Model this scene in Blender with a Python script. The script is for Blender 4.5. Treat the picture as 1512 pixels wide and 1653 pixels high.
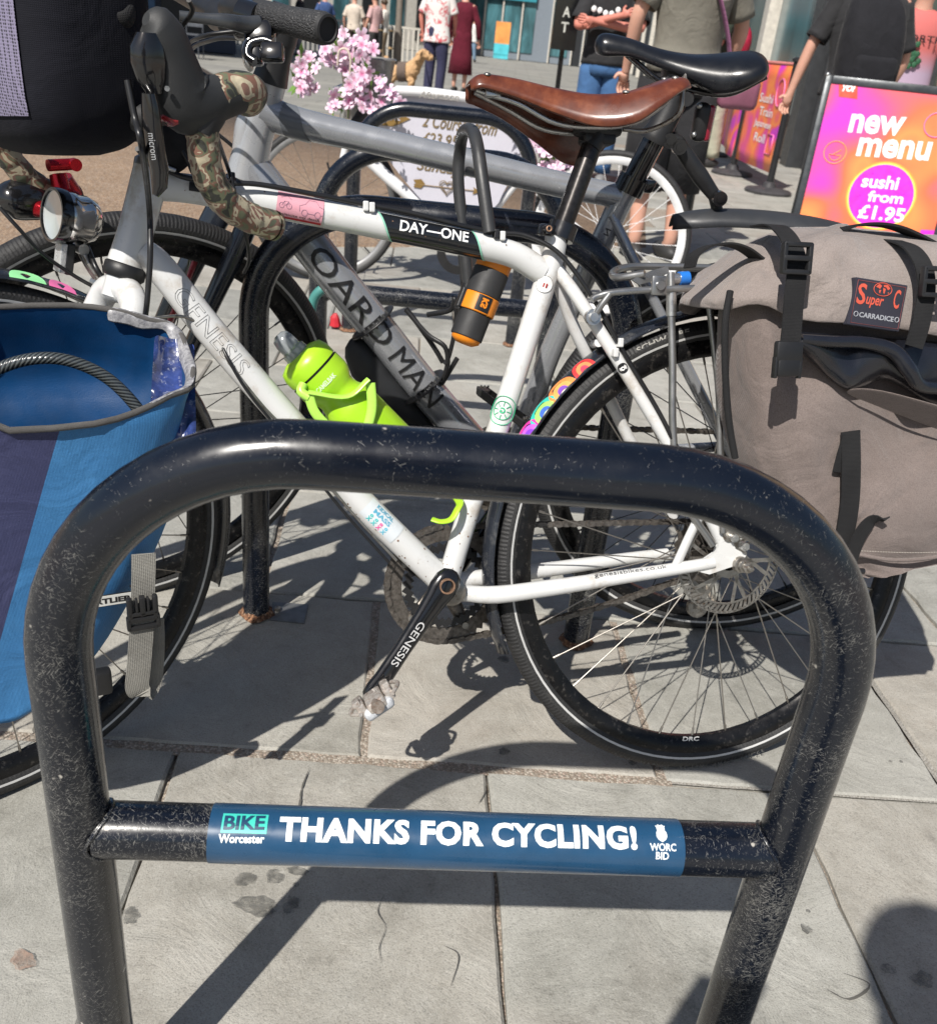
import bpy, bmesh, math, random
from math import sin, cos, pi, sqrt, atan2, radians
from mathutils import Vector as V, Matrix
random.seed(7)
for o in list(bpy.data.objects): bpy.data.objects.remove(o)
SC = bpy.context.scene
COL = SC.collection
# ------------------------------------------------------------------ camera
FPX, PITCH, ROLL, CH = 1507.0, .469, .106, .98
R0 = V((1, 0, 0)); U0 = V((0, sin(PITCH), cos(PITCH))); FW = V((0, cos(PITCH), -sin(PITCH)))
CR = cos(ROLL)*R0 + sin(ROLL)*U0; CU = -sin(ROLL)*R0 + cos(ROLL)*U0; EYE = V((0, 0, CH))
cam = bpy.data.cameras.new('camera'); co = bpy.data.objects.new('camera', cam); COL.objects.link(co)
co.matrix_world = Matrix(((CR.x, CU.x, -FW.x, 0), (CR.y, CU.y, -FW.y, 0), (CR.z, CU.z, -FW.z, CH), (0, 0, 0, 1)))
cam.sensor_fit = 'VERTICAL'; cam.sensor_height = 36; cam.lens = 36*FPX/1653
cam.clip_start = .02; cam.clip_end = 800
cam.dof.use_dof = True; cam.dof.focus_distance = 1.05; cam.dof.aperture_fstop = cam.lens/2.6
SC.camera = co
# ------------------------------------------------------------------ light
SUN_AZ, SUN_EL = 3.5925, .852      # azimuth from +Y clockwise
w = bpy.data.worlds.new('World'); SC.world = w; w.use_nodes = True
nt = w.node_tree; bg = nt.nodes['Background']
sky = nt.nodes.new('ShaderNodeTexSky'); sky.sky_type = 'NISHITA'; sky.sun_disc = False
sky.sun_elevation = SUN_EL; sky.sun_rotation = SUN_AZ; sky.dust_density = 1.5
nt.links.new(sky.outputs[0], bg.inputs[0]); bg.inputs[1].default_value = .068
sl = bpy.data.lights.new('sun', 'SUN'); sl.energy = 5.0; sl.angle = radians(.53); sl.color = (1, .955, .89)
so = bpy.data.objects.new('sun', sl); COL.objects.link(so)
SD = V((sin(SUN_AZ)*cos(SUN_EL), cos(SUN_AZ)*cos(SUN_EL), sin(SUN_EL)))
so.rotation_euler = SD.to_track_quat('Z', 'Y').to_euler(); so.location = SD*20
vs = SC.view_settings; vs.view_transform = 'Standard'; vs.look = 'None'; vs.gamma = 1; vs.exposure = 0.28
# ------------------------------------------------------------------ planes
def ray(px, py): return FW + CR*((px-756)/FPX) - CU*((py-826.5)/FPX)
def hit(px, py, O, n):
    d = ray(px, py); return EYE + d*((O-EYE).dot(n)/d.dot(n))
def G(px, py, z=0.0): return hit(px, py, V((0, 0, z)), V((0, 0, 1)))
def D(px, py, depth): return EYE + ray(px, py)*depth
class Pl:
    def __init__(s, x, y, w, l=0., z=0.):
        s.O = V((x, y, z)); s.f = V((-cos(w), -sin(w), 0)); nn = V((sin(w), -cos(w), 0)); Z = V((0, 0, 1))
        s.u = cos(l)*Z + sin(l)*nn; s.n = cos(l)*nn - sin(l)*Z
    def at(s, px, py, off=0.):
        return hit(px, py, s.O + s.n*off, s.n)
    def pt(s, a, b, c=0.): return s.O + s.f*a + s.u*b + s.n*c
    def loc(s, P): d = P-s.O; return d.dot(s.f), d.dot(s.u), d.dot(s.n)
# ------------------------------------------------------------------ materials
def lin(h):
    h = h.lstrip('#'); r = []
    for i in (0, 2, 4):
        c = int(h[i:i+2], 16)/255; r.append(c/12.92 if c <= .04045 else ((c+.055)/1.055)**2.4)
    return (*r, 1)
def C(c):
    if isinstance(c, str): return lin(c)
    return (*c, 1) if len(c) == 3 else c
MC = {}
class NT:
    def __init__(s, name):
        s.m = bpy.data.materials.new(name); s.m.use_nodes = True; s.t = s.m.node_tree
        s.b = s.t.nodes['Principled BSDF']; s.tc = s.t.nodes.new('ShaderNodeTexCoord')
    def n(s, t, **k):
        x = s.t.nodes.new('ShaderNode'+t)
        for a, b in k.items(): setattr(x, a, b)
        return x
    def l(s, a, b): s.t.links.new(a, b)
    def mapping(s, scale=(1, 1, 1), rot=(0, 0, 0), src='Object'):
        m = s.n('Mapping'); m.inputs['Scale'].default_value = scale; m.inputs['Rotation'].default_value = rot
        s.l(s.tc.outputs[src], m.inputs['Vector']); return m.outputs[0]
    def noise(s, sc, det=3, vec=None, rough=.5, dist=0):
        x = s.n('TexNoise'); x.inputs['Scale'].default_value = sc; x.inputs['Detail'].default_value = det
        x.inputs['Roughness'].default_value = rough; x.inputs['Distortion'].default_value = dist
        s.l(vec or s.tc.outputs['Object'], x.inputs['Vector']); return x.outputs['Fac']
    def ramp(s, fac, stops, interp='LINEAR'):
        r = s.n('ValToRGB'); r.color_ramp.interpolation = interp; e = r.color_ramp.elements
        while len(e) < len(stops): e.new(.5)
        for q, (p, c) in zip(e, stops):
            q.position = p; q.color = C(c) if not isinstance(c, (int, float)) else (c, c, c, 1)
        s.l(fac, r.inputs[0]); return r.outputs[0]
    def mix(s, fac, a, b, mode='MIX'):
        x = s.n('Mix', data_type='RGBA', blend_type=mode)
        for i, v in ((0, fac), (6, a), (7, b)):
            if hasattr(v, 'links') or isinstance(v, bpy.types.NodeSocket): s.l(v, x.inputs[i])
            else: x.inputs[i].default_value = C(v) if i else v
        return x.outputs[2]
    def math(s, op, a, b=0.):
        x = s.n('Math', operation=op)
        for i, v in ((0, a), (1, b)):
            if isinstance(v, bpy.types.NodeSocket): s.l(v, x.inputs[i])
            else: x.inputs[i].default_value = v
        return x.outputs[0]
    def bump(s, h, st=.3, dist=.002):
        x = s.n('Bump'); x.inputs['Strength'].default_value = st; x.inputs['Distance'].default_value = dist
        s.l(h, x.inputs['Height']); s.l(x.outputs[0], s.b.inputs['Normal'])
    def set(s, **k):
        for a, v in k.items():
            i = s.b.inputs[a.replace('_', ' ')]
            if isinstance(v, bpy.types.NodeSocket): s.l(v, i)
            else: i.default_value = C(v) if isinstance(v, str) or (isinstance(v, tuple) and len(v) == 3 and 'Color' in a) else v
        return s.m
def pm(name, c, rough=.5, metal=0., var=.18, vs=14, bump=0., bs=300, coat=0., alpha=0, dirt_glint=None, dirt_glint_amt=.3, spec=.5, **kw):
    """plain painted / cloth / plastic material with mottled colour, uneven gloss and optional grain"""
    if name in MC: return MC[name]
    t = NT(name); c = C(c)
    f = t.noise(vs, 5, rough=.6); lo = tuple(x*(1-var) for x in c[:3]); hi = tuple(min(1, x*(1+var)) for x in c[:3])
    k = t.ramp(f, [(.3, lo), (.7, hi)])
    if dirt_glint:
        d = t.ramp(t.noise(vs*2.3, 8, rough=.7), [(.62-dirt_glint_amt*.3, 0.), (.72, 1.)]); k = t.mix(d, k, dirt_glint)
    rr = t.ramp(t.noise(vs*3, 4), [(.3, max(.03, rough-.08)), (.7, min(1, rough+.1))])
    t.set(Base_Color=k, Roughness=rr, Metallic=metal, Coat_Weight=coat, Coat_Roughness=.08, Specular_IOR_Level=spec, **kw)
    if alpha: t.set(Alpha=t.ramp(t.noise(alpha, 6, rough=.75), [(.38, .15), (.62, .85)]))
    if bump: t.bump(t.noise(bs, 3), bump, .001)
    MC[name] = t.m; return t.m
def weave(name, c, c2, sc=900, rough=.85, bump=.5, sheen=.1, wr=0., wsc=16, speck=0.):
    if name in MC: return MC[name]
    t = NT(name)
    a = t.n('TexWave', wave_type='BANDS', bands_direction='X'); a.inputs['Scale'].default_value = sc/6.28; a.inputs['Distortion'].default_value = .5
    b = t.n('TexWave', wave_type='BANDS', bands_direction='Z'); b.inputs['Scale'].default_value = sc/6.28; b.inputs['Distortion'].default_value = .5
    t.l(t.tc.outputs['Object'], a.inputs['Vector']); t.l(t.tc.outputs['Object'], b.inputs['Vector'])
    h = t.math('MULTIPLY', a.outputs['Fac'], b.outputs['Fac'])
    h2 = t.math('ADD', h, t.math('MULTIPLY', t.noise(sc*.8, 2), .8))
    n = t.ramp(t.noise(9, 6, rough=.65), [(.3, c), (.72, c2)])
    k = t.mix(t.ramp(h2, [(.2, 0.), (1.2, .5)]), n, c2)
    if speck:
        k = t.mix(t.ramp(t.noise(sc*.45, 4, rough=.8), [(.35, speck), (.55, 0.)]), k, tuple(x*.45 for x in c)); k = t.mix(t.ramp(t.noise(sc*.5, 4, rough=.8), [(.55, 0.), (.72, speck)]), k, tuple(min(1, x*1.5) for x in c2))
    t.set(Base_Color=k, Roughness=rough, Sheen_Weight=sheen, Sheen_Roughness=.4, Specular_IOR_Level=.3)
    if wr:
        b0 = t.n('Bump'); b0.inputs['Strength'].default_value = wr; b0.inputs['Distance'].default_value = .012; t.l(t.noise(wsc, 5, dist=1.6, rough=.45), b0.inputs['Height'])
        b1 = t.n('Bump'); b1.inputs['Strength'].default_value = bump; b1.inputs['Distance'].default_value = .0006; t.l(h2, b1.inputs['Height']); t.l(b0.outputs[0], b1.inputs['Normal']); t.l(b1.outputs[0], t.b.inputs['Normal'])
    else: t.bump(h2, bump, .0006)
    MC[name] = t.m; return t.m
def scratched(name, base=(.0035, .0055, .011), amt=2.2):
    if name in MC: return MC[name]
    t = NT(name); tot = None
    zs = t.n('SeparateXYZ'); t.l(t.tc.outputs['Object'], zs.inputs[0]); zone = t.math('ADD', t.noise(5.5, 5, rough=.75), t.ramp(zs.outputs[2], [(.60, .13), (.70, .0)]))
    for i, (rot, sx, sy, th) in enumerate(((.35, 190, 1700, .70), (-.6, 150, 1500, .71), (1.25, 210, 1900, .70), (2.3, 160, 1600, .71), (1.65, 170, 2100, .69))):
        vr = t.mapping((1, 1, 1), (0, 0, rot), 'UV'); mp = t.n('Mapping'); mp.inputs['Scale'].default_value = (sx, sy, 1); t.l(vr, mp.inputs['Vector'])
        v = mp.outputs[0]; v2 = t.n('VectorMath', operation='ADD')
        t.l(v, v2.inputs[0]); nn = t.n('TexNoise'); nn.inputs['Scale'].default_value = 14; t.l(t.tc.outputs['UV'], nn.inputs['Vector'])
        sc = t.n('VectorMath', operation='SCALE'); t.l(nn.outputs['Color'], sc.inputs[0]); sc.inputs[3].default_value = .7+.2*i
        t.l(sc.outputs[0], v2.inputs[1])
        f = t.noise(1, 1.5, v2.outputs[0], .4)
        th2 = t.math('ADD', f, t.math('MULTIPLY', t.math('SUBTRACT', zone, .66), amt*.22))
        s = t.ramp(th2, [(th-.03, 0.), (th+.035, 1.)])
        tot = s if tot is None else t.math('MAXIMUM', tot, s)
    haze = t.ramp(t.noise(16, 8, rough=.75), [(.52, 0.), (.8, .10)])
    body = t.mix(haze, base, (.035, .038, .042))
    k = t.mix(t.math('MULTIPLY', tot, .7), body, (.24, .235, .215))
    chips = t.ramp(t.noise(60, 2), [(.74, 0.), (.77, 1.)])
    k = t.mix(chips, k, (.38, .36, .32))
    rr = t.mix(tot, t.ramp(t.noise(30, 6, rough=.7), [(.3, .12), (.7, .34)]), (.6, .6, .6))
    t.set(Base_Color=k, Roughness=rr, Specular_IOR_Level=.5, Coat_Weight=.35, Coat_Roughness=.15)
    t.bump(t.math('ADD', t.math('MULTIPLY', tot, -.6), t.noise(35, 2)), .25, .0012)
    MC[name] = t.m; return t.m
# ------------------------------------------------------------------ mesh builder
def cat(pts, k=6, closed=False):
    P = [V(p) for p in pts]; n = len(P); out = []
    for i in range(n if closed else n-1):
        a = P[(i-1) % n] if closed or i else P[0]*2-P[1]; b = P[i]; c = P[(i+1) % n]
        d = P[(i+2) % n] if closed or i+2 < n else P[-1]*2-P[-2]
        for j in range(k):
            t = j/k; out.append(.5*((2*b)+(c-a)*t+(2*a-5*b+4*c-d)*t*t+(3*b-a-3*c+d)*t**3))
    if not closed: out.append(P[-1])
    return out
def lerp(a, b, t): return a+(b-a)*t
class MB:
    def __init__(s): s.v = []; s.f = []; s.uv = []
    def add(s, vs, fs, uvs=None):
        o = len(s.v); s.v += [V(x) for x in vs]
        for i, f in enumerate(fs):
            s.f.append([q+o for q in f]); s.uv.append(uvs[i] if uvs else None)
        return s
    def tube(s, path, r, n=12, caps=True, closed=False, ell=None, up=None):
        """sweep; r number or list; ell = (a, b, up) flattens the section"""
        P = [V(p) for p in path]; m = len(P); rr = r if isinstance(r, (list, tuple)) else [r]*m
        if len(rr) != m:
            q = rr; rr = [q[min(int(i/(m-1)*(len(q)-1)), len(q)-2)]*(1-((i/(m-1)*(len(q)-1)) % 1 if i < m-1 else 1)) +
                          q[min(int(i/(m-1)*(len(q)-1)), len(q)-2)+1]*((i/(m-1)*(len(q)-1)) % 1 if i < m-1 else 1) for i in range(m)]
        T = []
        for i in range(m):
            a = P[(i-1) % m] if (i or closed) else P[0]; b = P[(i+1) % m] if (i < m-1 or closed) else P[-1]
            T.append((b-a).normalized())
        ref = V(up) if up is not None else (V((0, 0, 1)) if abs(T[0].z) < .9 else V((0, 1, 0)))
        N = (ref-T[0]*ref.dot(T[0])).normalized(); vs = []; L = 0; Ls = []
        for i in range(m):
            if i: L += (P[i]-P[i-1]).length
            Ls.append(L)
            if up is not None: N = (ref-T[i]*ref.dot(T[i])).normalized()
            else: N = (N-T[i]*N.dot(T[i])).normalized()
            B = T[i].cross(N)
            ea, eb = ell if ell else (1, 1)
            for j in range(n):
                a = 2*pi*j/n; vs.append(P[i]+(N*cos(a)*ea+B*sin(a)*eb)*rr[i])
        fs = []; uv = []; mm = m if closed else m-1
        r0 = max(rr)
        for i in range(mm):
            i2 = (i+1) % m; l0 = Ls[i]; l1 = Ls[i2] if i2 else L+(P[0]-P[-1]).length
            for j in range(n):
                j2 = (j+1) % n
                fs.append([i*n+j, i*n+j2, i2*n+j2, i2*n+j])
                a0 = 2*pi*r0*j/n; a1 = 2*pi*r0*(j+1)/n
                uv.append([(l0, a0), (l0, a1), (l1, a1), (l1, a0)])
        s.add(vs, fs, uv)
        if caps and not closed:
            s.add(vs[:n], [list(range(n))[::-1]]); s.add(vs[-n:], [list(range(n))])
        return s
    def loft(s, rings, caps=(True, True), closed=True):
        n = len(rings[0]); vs = [p for r in rings for p in r]; fs = []; uv = []
        for i in range(len(rings)-1):
            for j in range(n if closed else n-1):
                j2 = (j+1) % n; fs.append([i*n+j, i*n+j2, (i+1)*n+j2, (i+1)*n+j])
                uv.append([(j*.01, i*.01), (j*.01+.01, i*.01), (j*.01+.01, i*.01+.01), (j*.01, i*.01+.01)])
        s.add(vs, fs, uv)
        if caps[0]: s.add(rings[0], [list(range(n))[::-1]])
        if caps[1]: s.add(rings[-1], [list(range(n))])
        return s
    def lathe(s, O, ax, prof, n=32, a0=0, a1=2*pi, ref=None):
        """prof: list of (radius, height along axis)"""
        ax = V(ax).normalized(); r = ref if ref is not None else (V((0, 0, 1)) if abs(ax.z) < .9 else V((1, 0, 0)))
        X = (V(r)-ax*V(r).dot(ax)).normalized(); Y = ax.cross(X); full = abs(a1-a0-2*pi) < 1e-6; m = n if full else n+1
        vs = []; fs = []; uv = []
        for j in range(m):
            a = a0+(a1-a0)*j/n; d = X*cos(a)+Y*sin(a)
            for (q, h) in prof: vs.append(V(O)+d*q+ax*h)
        k = len(prof)
        for j in range(n):
            j2 = (j+1) % m
            for i in range(k-1):
                fs.append([j*k+i, j2*k+i, j2*k+i+1, j*k+i+1])
                R = max(p[0] for p in prof); u0 = a0*R+(a1-a0)*j/n*R; u1 = a0*R+(a1-a0)*(j+1)/n*R
                l0 = i*.004; l1 = l0+.004
                uv.append([(u0, l0), (u1, l0), (u1, l1), (u0, l1)])
        s.add(vs, fs, uv); return s
    def disc(s, O, ax, r, n=24): 
        ax = V(ax).normalized(); q = V((0, 0, 1)) if abs(ax.z) < .9 else V((1, 0, 0)); X = (q-ax*q.dot(ax)).normalized(); Y = ax.cross(X)
        return s.add([V(O)+(X*cos(2*pi*i/n)+Y*sin(2*pi*i/n))*r for i in range(n)], [list(range(n))])
    def cyl(s, a, b, r, n=16, r2=None):
        return s.tube([a, b], [r, r if r2 is None else r2], n)
    def box(s, c, ex, ey, ez, bev=0.):
        """centre and three half-extent vectors"""
        c, ex, ey, ez = V(c), V(ex), V(ey), V(ez)
        if bev <= 0:
            vs = [c+ex*i+ey*j+ez*k for i in (-1, 1) for j in (-1, 1) for k in (-1, 1)]
            return s.add(vs, [[0, 1, 3, 2], [4, 6, 7, 5], [0, 4, 5, 1], [2, 3, 7, 6], [0, 2, 6, 4], [1, 5, 7, 3]])
        a, b, d = ex.length, ey.length, ez.length; bev = min(bev, a*.98, b*.98, d*.98)
        bm = bmesh.new(); bmesh.ops.create_cube(bm, size=2)
        for v in bm.verts: v.co = V((v.co.x*a, v.co.y*b, v.co.z*d))
        bmesh.ops.bevel(bm, geom=bm.edges[:], offset=bev, segments=2, profile=.5, affect='EDGES')
        X, Y, Z = ex/a, ey/b, ez/d; bm.verts.index_update()
        vs = [c+X*v.co.x+Y*v.co.y+Z*v.co.z for v in bm.verts]; fs = [[v.index for v in f.verts] for f in bm.faces]; bm.free()
        return s.add(vs, fs)
    def prism(s, poly, n, t):
        """polygon (list of world points) extruded along n by t"""
        P = [V(p) for p in poly]; k = len(P); Q = [p+V(n)*t for p in P]
        s.add(P, [list(range(k))[::-1]]); s.add(Q, [list(range(k))])
        for i in range(k):
            j = (i+1) % k; s.add([P[i], P[j], Q[j], Q[i]], [[0, 1, 2, 3]])
        return s
    def ball(s, c, r, n=12, sc=(1, 1, 1), axes=None):
        X, Y, Z = axes or (V((1, 0, 0)), V((0, 1, 0)), V((0, 0, 1))); m = max(4, n//2); vs = []; fs = []
        for i in range(m+1):
            t = pi*i/m
            for j in range(n):
                p = 2*pi*j/n; vs.append(V(c)+X*(sin(t)*cos(p)*r*sc[0])+Y*(sin(t)*sin(p)*r*sc[1])+Z*(cos(t)*r*sc[2]))
        for i in range(m):
            for j in range(n): fs.append([i*n+j, (i+1)*n+j, (i+1)*n+(j+1) % n, i*n+(j+1) % n])
        return s.add(vs, fs)
WO = {}
def _link(o, parent):
    COL.objects.link(o)
    if parent is not None: o.parent = parent
def build(mb, name, mat, parent=None, smooth=True, label=None, weld=False, angle=None, solid=0., sub=0, kind=None, bevel=0.):
    org = WO[parent.name] if parent is not None else V((0, 0, 0))
    me = bpy.data.meshes.new(name)
    me.from_pydata([tuple(v-org) for v in mb.v], [], mb.f)
    if any(u for u in mb.uv):
        ul = me.uv_layers.new(name='UVMap'); i = 0
        for u, f in zip(mb.uv, mb.f):
            for k in range(len(f)):
                if u: ul.data[i].uv = u[k]
                i += 1
    bm = bmesh.new(); bm.from_mesh(me)
    if weld: bmesh.ops.remove_doubles(bm, verts=bm.verts, dist=weld if weld is not True else 1e-5)
    bmesh.ops.recalc_face_normals(bm, faces=bm.faces)
    bm.to_mesh(me); bm.free()
    if smooth: me.polygons.foreach_set('use_smooth', [True]*len(me.polygons))
    if angle is not None and smooth: me.set_sharp_from_angle(angle=radians(angle))
    for m in (mat if isinstance(mat, (list, tuple)) else [mat]): me.materials.append(m)
    o = bpy.data.objects.new(name, me); _link(o, parent); WO[o.name] = org
    if solid: d = o.modifiers.new('solid', 'SOLIDIFY'); d.thickness = solid; d.offset = 0
    if bevel: d = o.modifiers.new('bevel', 'BEVEL'); d.width = bevel; d.segments = 2; d.limit_method = 'ANGLE'
    if sub: d = o.modifiers.new('sub', 'SUBSURF'); d.levels = sub; d.render_levels = sub
    if label: o['label'] = label
    if kind: o['kind'] = kind
    return o
def tag(o, label, cat_, group=None):
    o['label'] = label; o['category'] = cat_
    if group: o['group'] = group
    return o
def thing(name, loc, label, cat_, group=None):
    o = bpy.data.objects.new(name, None); o.location = V(loc); o.empty_display_size = .05; COL.objects.link(o)
    WO[o.name] = V(loc); return tag(o, label, cat_, group)
_tc = {}
def textmesh(s, size=1., bold=0., shear=0., spacing=1., align='LEFT', lh=1.):
    key = (s, size, bold, shear, spacing, align, lh)
    if key in _tc: return _tc[key]
    cu = bpy.data.curves.new('tx', 'FONT'); cu.body = s; cu.size = size; cu.offset = bold*size; cu.shear = shear
    cu.space_character = spacing; cu.align_x = align; cu.resolution_u = 3; cu.space_line = lh; cu.fill_mode = 'FRONT'
    ob = bpy.data.objects.new('tx', cu); COL.objects.link(ob); dg = bpy.context.evaluated_depsgraph_get(); dg.update()
    me = ob.evaluated_get(dg).to_mesh(); vs = [V(v.co) for v in me.vertices]; fs = [list(p.vertices) for p in me.polygons]
    ob.evaluated_get(dg).to_mesh_clear(); bpy.data.objects.remove(ob); bpy.data.curves.remove(cu)
    _tc[key] = (vs, fs); return vs, fs
def text(mb, s, fn, w=None, h=None, bold=0., shear=0., spacing=1., lh=1., cuts=0, ref=None):
    """text scaled to width w (and/or cap height h), each vertex mapped by fn(x, y) with x,y from the lower-left corner"""
    vs, fs = textmesh(s, 1., bold, shear, spacing, 'LEFT', lh)
    x0 = min(v.x for v in vs); x1 = max(v.x for v in vs); y0 = min(v.y for v in vs); y1 = max(v.y for v in vs)
    sx = (w/(x1-x0)) if w else None; sy = (h/(y1-y0)) if h else None
    sx = sx or sy; sy = sy or sx
    P = [V(((v.x-x0)*sx, (v.y-y0)*sy, 0)) for v in vs]
    if cuts:
        bm = bmesh.new(); B = [bm.verts.new(p) for p in P]
        for f in fs:
            try: bm.faces.new([B[i] for i in f])
            except ValueError: pass
        H = (y1-y0)*sy
        for i in range(1, cuts):
            bmesh.ops.bisect_plane(bm, geom=bm.verts[:]+bm.edges[:]+bm.faces[:], plane_co=(0, H*i/cuts, 0), plane_no=(0, 1, 0))
        bm.verts.index_update(); P = [V(v.co) for v in bm.verts]; fs = [[v.index for v in f.verts] for f in bm.faces]; bm.free()
    mb.add([fn(p.x, p.y) for p in P], fs); return mb
def flatfn(O, X, Y, off=0.):
    X = V(X).normalized(); Y = V(Y); Y = (Y-X*Y.dot(X)).normalized(); n = X.cross(Y)
    return lambda x, y: V(O)+X*x+Y*y+n*off
def outline_text(mb, s, fn, w, h, r=.00022):
    vs, fs = textmesh(s, 1., 0., 0., 1.03); x0 = min(v.x for v in vs); x1 = max(v.x for v in vs); y0 = min(v.y for v in vs); y1 = max(v.y for v in vs); cnt = {}
    for f in fs:
        for a, b in zip(f, f[1:]+f[:1]): k = (min(a, b), max(a, b)); cnt[k] = cnt.get(k, 0)+1
    # merge coincident vertices so shared edges of the fill are recognised
    key = lambda v: (round(v.x, 5), round(v.y, 5)); ec = {}
    for f in fs:
        for a, b in zip(f, f[1:]+f[:1]): k = tuple(sorted((key(vs[a]), key(vs[b])))); ec[k] = ec.get(k, 0)+1
    for (a, b), c in ec.items():
        if c == 1:
            A2 = ((a[0]-x0)/(x1-x0)*w, (a[1]-y0)/(y1-y0)*h); B2 = ((b[0]-x0)/(x1-x0)*w, (b[1]-y0)/(y1-y0)*h); n_ = max(1, int(sqrt((A2[0]-B2[0])**2+(A2[1]-B2[1])**2)/.0015))
            P = [fn(lerp(A2[0], B2[0], i/n_), lerp(A2[1], B2[1], i/n_)) for i in range(n_+1)]
            if (P[-1]-P[0]).length > 1e-5: mb.tube(P, r, 4, caps=False)
    return mb
# shared materials
M_BLACKPAINT = scratched('scratched_black_paint')
M_WHITE = pm('white_frame_paint', (.60, .605, .60), .32, var=.04, vs=9, coat=.6, dirt_glint=(.40, .35, .29), dirt_glint_amt=.28)
M_GREYPAINT = pm('silver_grey_paint', (.33, .34, .36), .26, metal=.45, var=.05, coat=.6)
M_ALU = pm('brushed_aluminium', (.55, .55, .54), .3, metal=.9, var=.12, vs=40)
M_STEEL = pm('dull_steel', (.35, .33, .30), .38, metal=.9, var=.25, vs=60, dirt_glint=(.12, .07, .04), dirt_glint_amt=.3)
M_RUSTY = pm('rusty_chain_steel', (.15, .135, .12), .45, metal=.75, var=.5, vs=160, dirt_glint=(.09, .05, .03), dirt_glint_amt=.2)
M_BLKPL = pm('black_plastic', (.014, .014, .015), .42, var=.25, bump=.08, bs=500)
M_BLKGL = pm('gloss_black', (.008, .008, .009), .16, var=.2, coat=.6)
M_BLKMT = pm('matt_black', (.02, .02, .021), .6, var=.25, bump=.15, bs=700)
M_RUB = pm('black_rubber', (.018, .018, .019), .62, var=.3, vs=50, bump=.25, bs=900, dirt_glint=(.07, .065, .06), dirt_glint_amt=.2)
M_CABLE = pm('black_cable', (.012, .012, .013), .35, var=.2)
M_WEB = weave('black_webbing', (.007, .007, .008), (.022, .022, .023), 1300, .85, .9, 0.)
M_WTEXT = pm('white_print', (.8, .8, .79), .4, var=.03)
M_BTEXT = pm('black_print', (.012, .012, .013), .4, var=.1)
# ------------------------------------------------------------------ ground
def stone_mat(name, c1, c2, c3):
    t = NT(name); oi = t.n('ObjectInfo')
    off = t.n('VectorMath', operation='ADD'); t.l(t.tc.outputs['Object'], off.inputs[0])
    mv = t.n('CombineXYZ'); r10 = t.math('MULTIPLY', oi.outputs['Random'], 37.0)
    for i in range(3): t.l(r10, mv.inputs[i])
    t.l(mv.outputs[0], off.inputs[1]); v = off.outputs[0]
    big = t.noise(3.2, 6, v, .62, .6); med = t.noise(17, 8, v, .7); fine = t.noise(420, 3, v, .6)
    base = t.ramp(big, [(.3, c1), (.5, c2), (.72, c3)])
    tint = t.ramp(oi.outputs['Random'], [(0., (.80, .81, .82)), (.3, (1.03, 1.02, 1.0)), (.55, (.92, .92, .91)), (.8, (1.05, .98, .93)), (1., (.95, .95, .93))])
    k = t.mix(1., base, tint, 'MULTIPLY')
    k = t.mix(t.ramp(med, [(.35, 0.), (.75, .35)]), k, tuple(x*1.35 for x in c3))
    k = t.mix(t.ramp(med, [(.22, .55), (.40, 0.)]), k, tuple(x*.45 for x in c1))
    k = t.mix(t.ramp(fine, [(.32, .45), (.48, 0.)]), k, tuple(x*.5 for x in c1)); k = t.mix(t.ramp(t.noise(260, 4, v, .7), [(.54, 0.), (.70, .22)]), k, tuple(min(1, x*1.6) for x in c3))
    k = t.mix(t.ramp(t.noise(75, 6, v, .8), [(.27, .6), (.38, 0.)]), k, tuple(x*.4 for x in c1)); k = t.mix(t.ramp(t.noise(38, 9, v, .85), [(.58, 0.), (.74, .5)]), k, tuple(min(1, x*1.5) for x in c3))
    k = t.mix(t.ramp(t.noise(1.1, 4, v), [(.62, 0.), (.8, .35)]), k, (.30, .20, .14))
    # worn riven surface
    mu = t.n('TexNoise'); mu.inputs['Scale'].default_value = 7; mu.inputs['Detail'].default_value = 9; mu.inputs['Roughness'].default_value = .62
    mu.inputs['Distortion'].default_value = 1.1; t.l(v, mu.inputs['Vector'])
    h = t.math('ADD', t.math('MULTIPLY', mu.outputs['Fac'], 1.0), t.math('MULTIPLY', fine, .09))
    t.set(Base_Color=k, Roughness=.78, Specular_IOR_Level=.35); t.bump(h, .7, .012); return t.m
M_STONE = stone_mat('riven_flagstone', (.205, .202, .180), (.305, .30, .272), (.385, .38, .35))
def gravel_mat(name, cols, sc, bump=.6):
    t = NT(name); v = t.n('TexVoronoi'); v.inputs['Scale'].default_value = sc; t.l(t.tc.outputs['Object'], v.inputs['Vector'])
    k = t.ramp(v.outputs['Color'], [(i/len(cols), c) for i, c in enumerate(cols)], 'CONSTANT')
    e = t.ramp(v.outputs['Distance'], [(.25, 0.), (.75, .6)]); k = t.mix(e, k, tuple(x*.35 for x in cols[0]))
    k = t.mix(t.ramp(t.noise(4, 5), [(.35, .35), (.7, 0.)]), k, tuple(x*.5 for x in cols[0]))
    t.set(Base_Color=k, Roughness=.85); t.bump(t.math('SUBTRACT', 1., v.outputs['Distance']), bump, .003); return t.m
M_MORTAR = gravel_mat('gravelly_mortar', [(.36, .31, .25), (.5, .44, .37), (.28, .22, .17), (.44, .34, .28)], 260)
M_BROWN = gravel_mat('brown_resin_gravel', [(.30, .205, .135), (.40, .29, .20), (.24, .155, .10), (.34, .27, .21), (.20, .15, .12)], 95, .9)
def struct(mb, name, mat, **k):
    o = build(mb, name, mat, **k); o['kind'] = k.get('kind', 'structure'); return o
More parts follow.
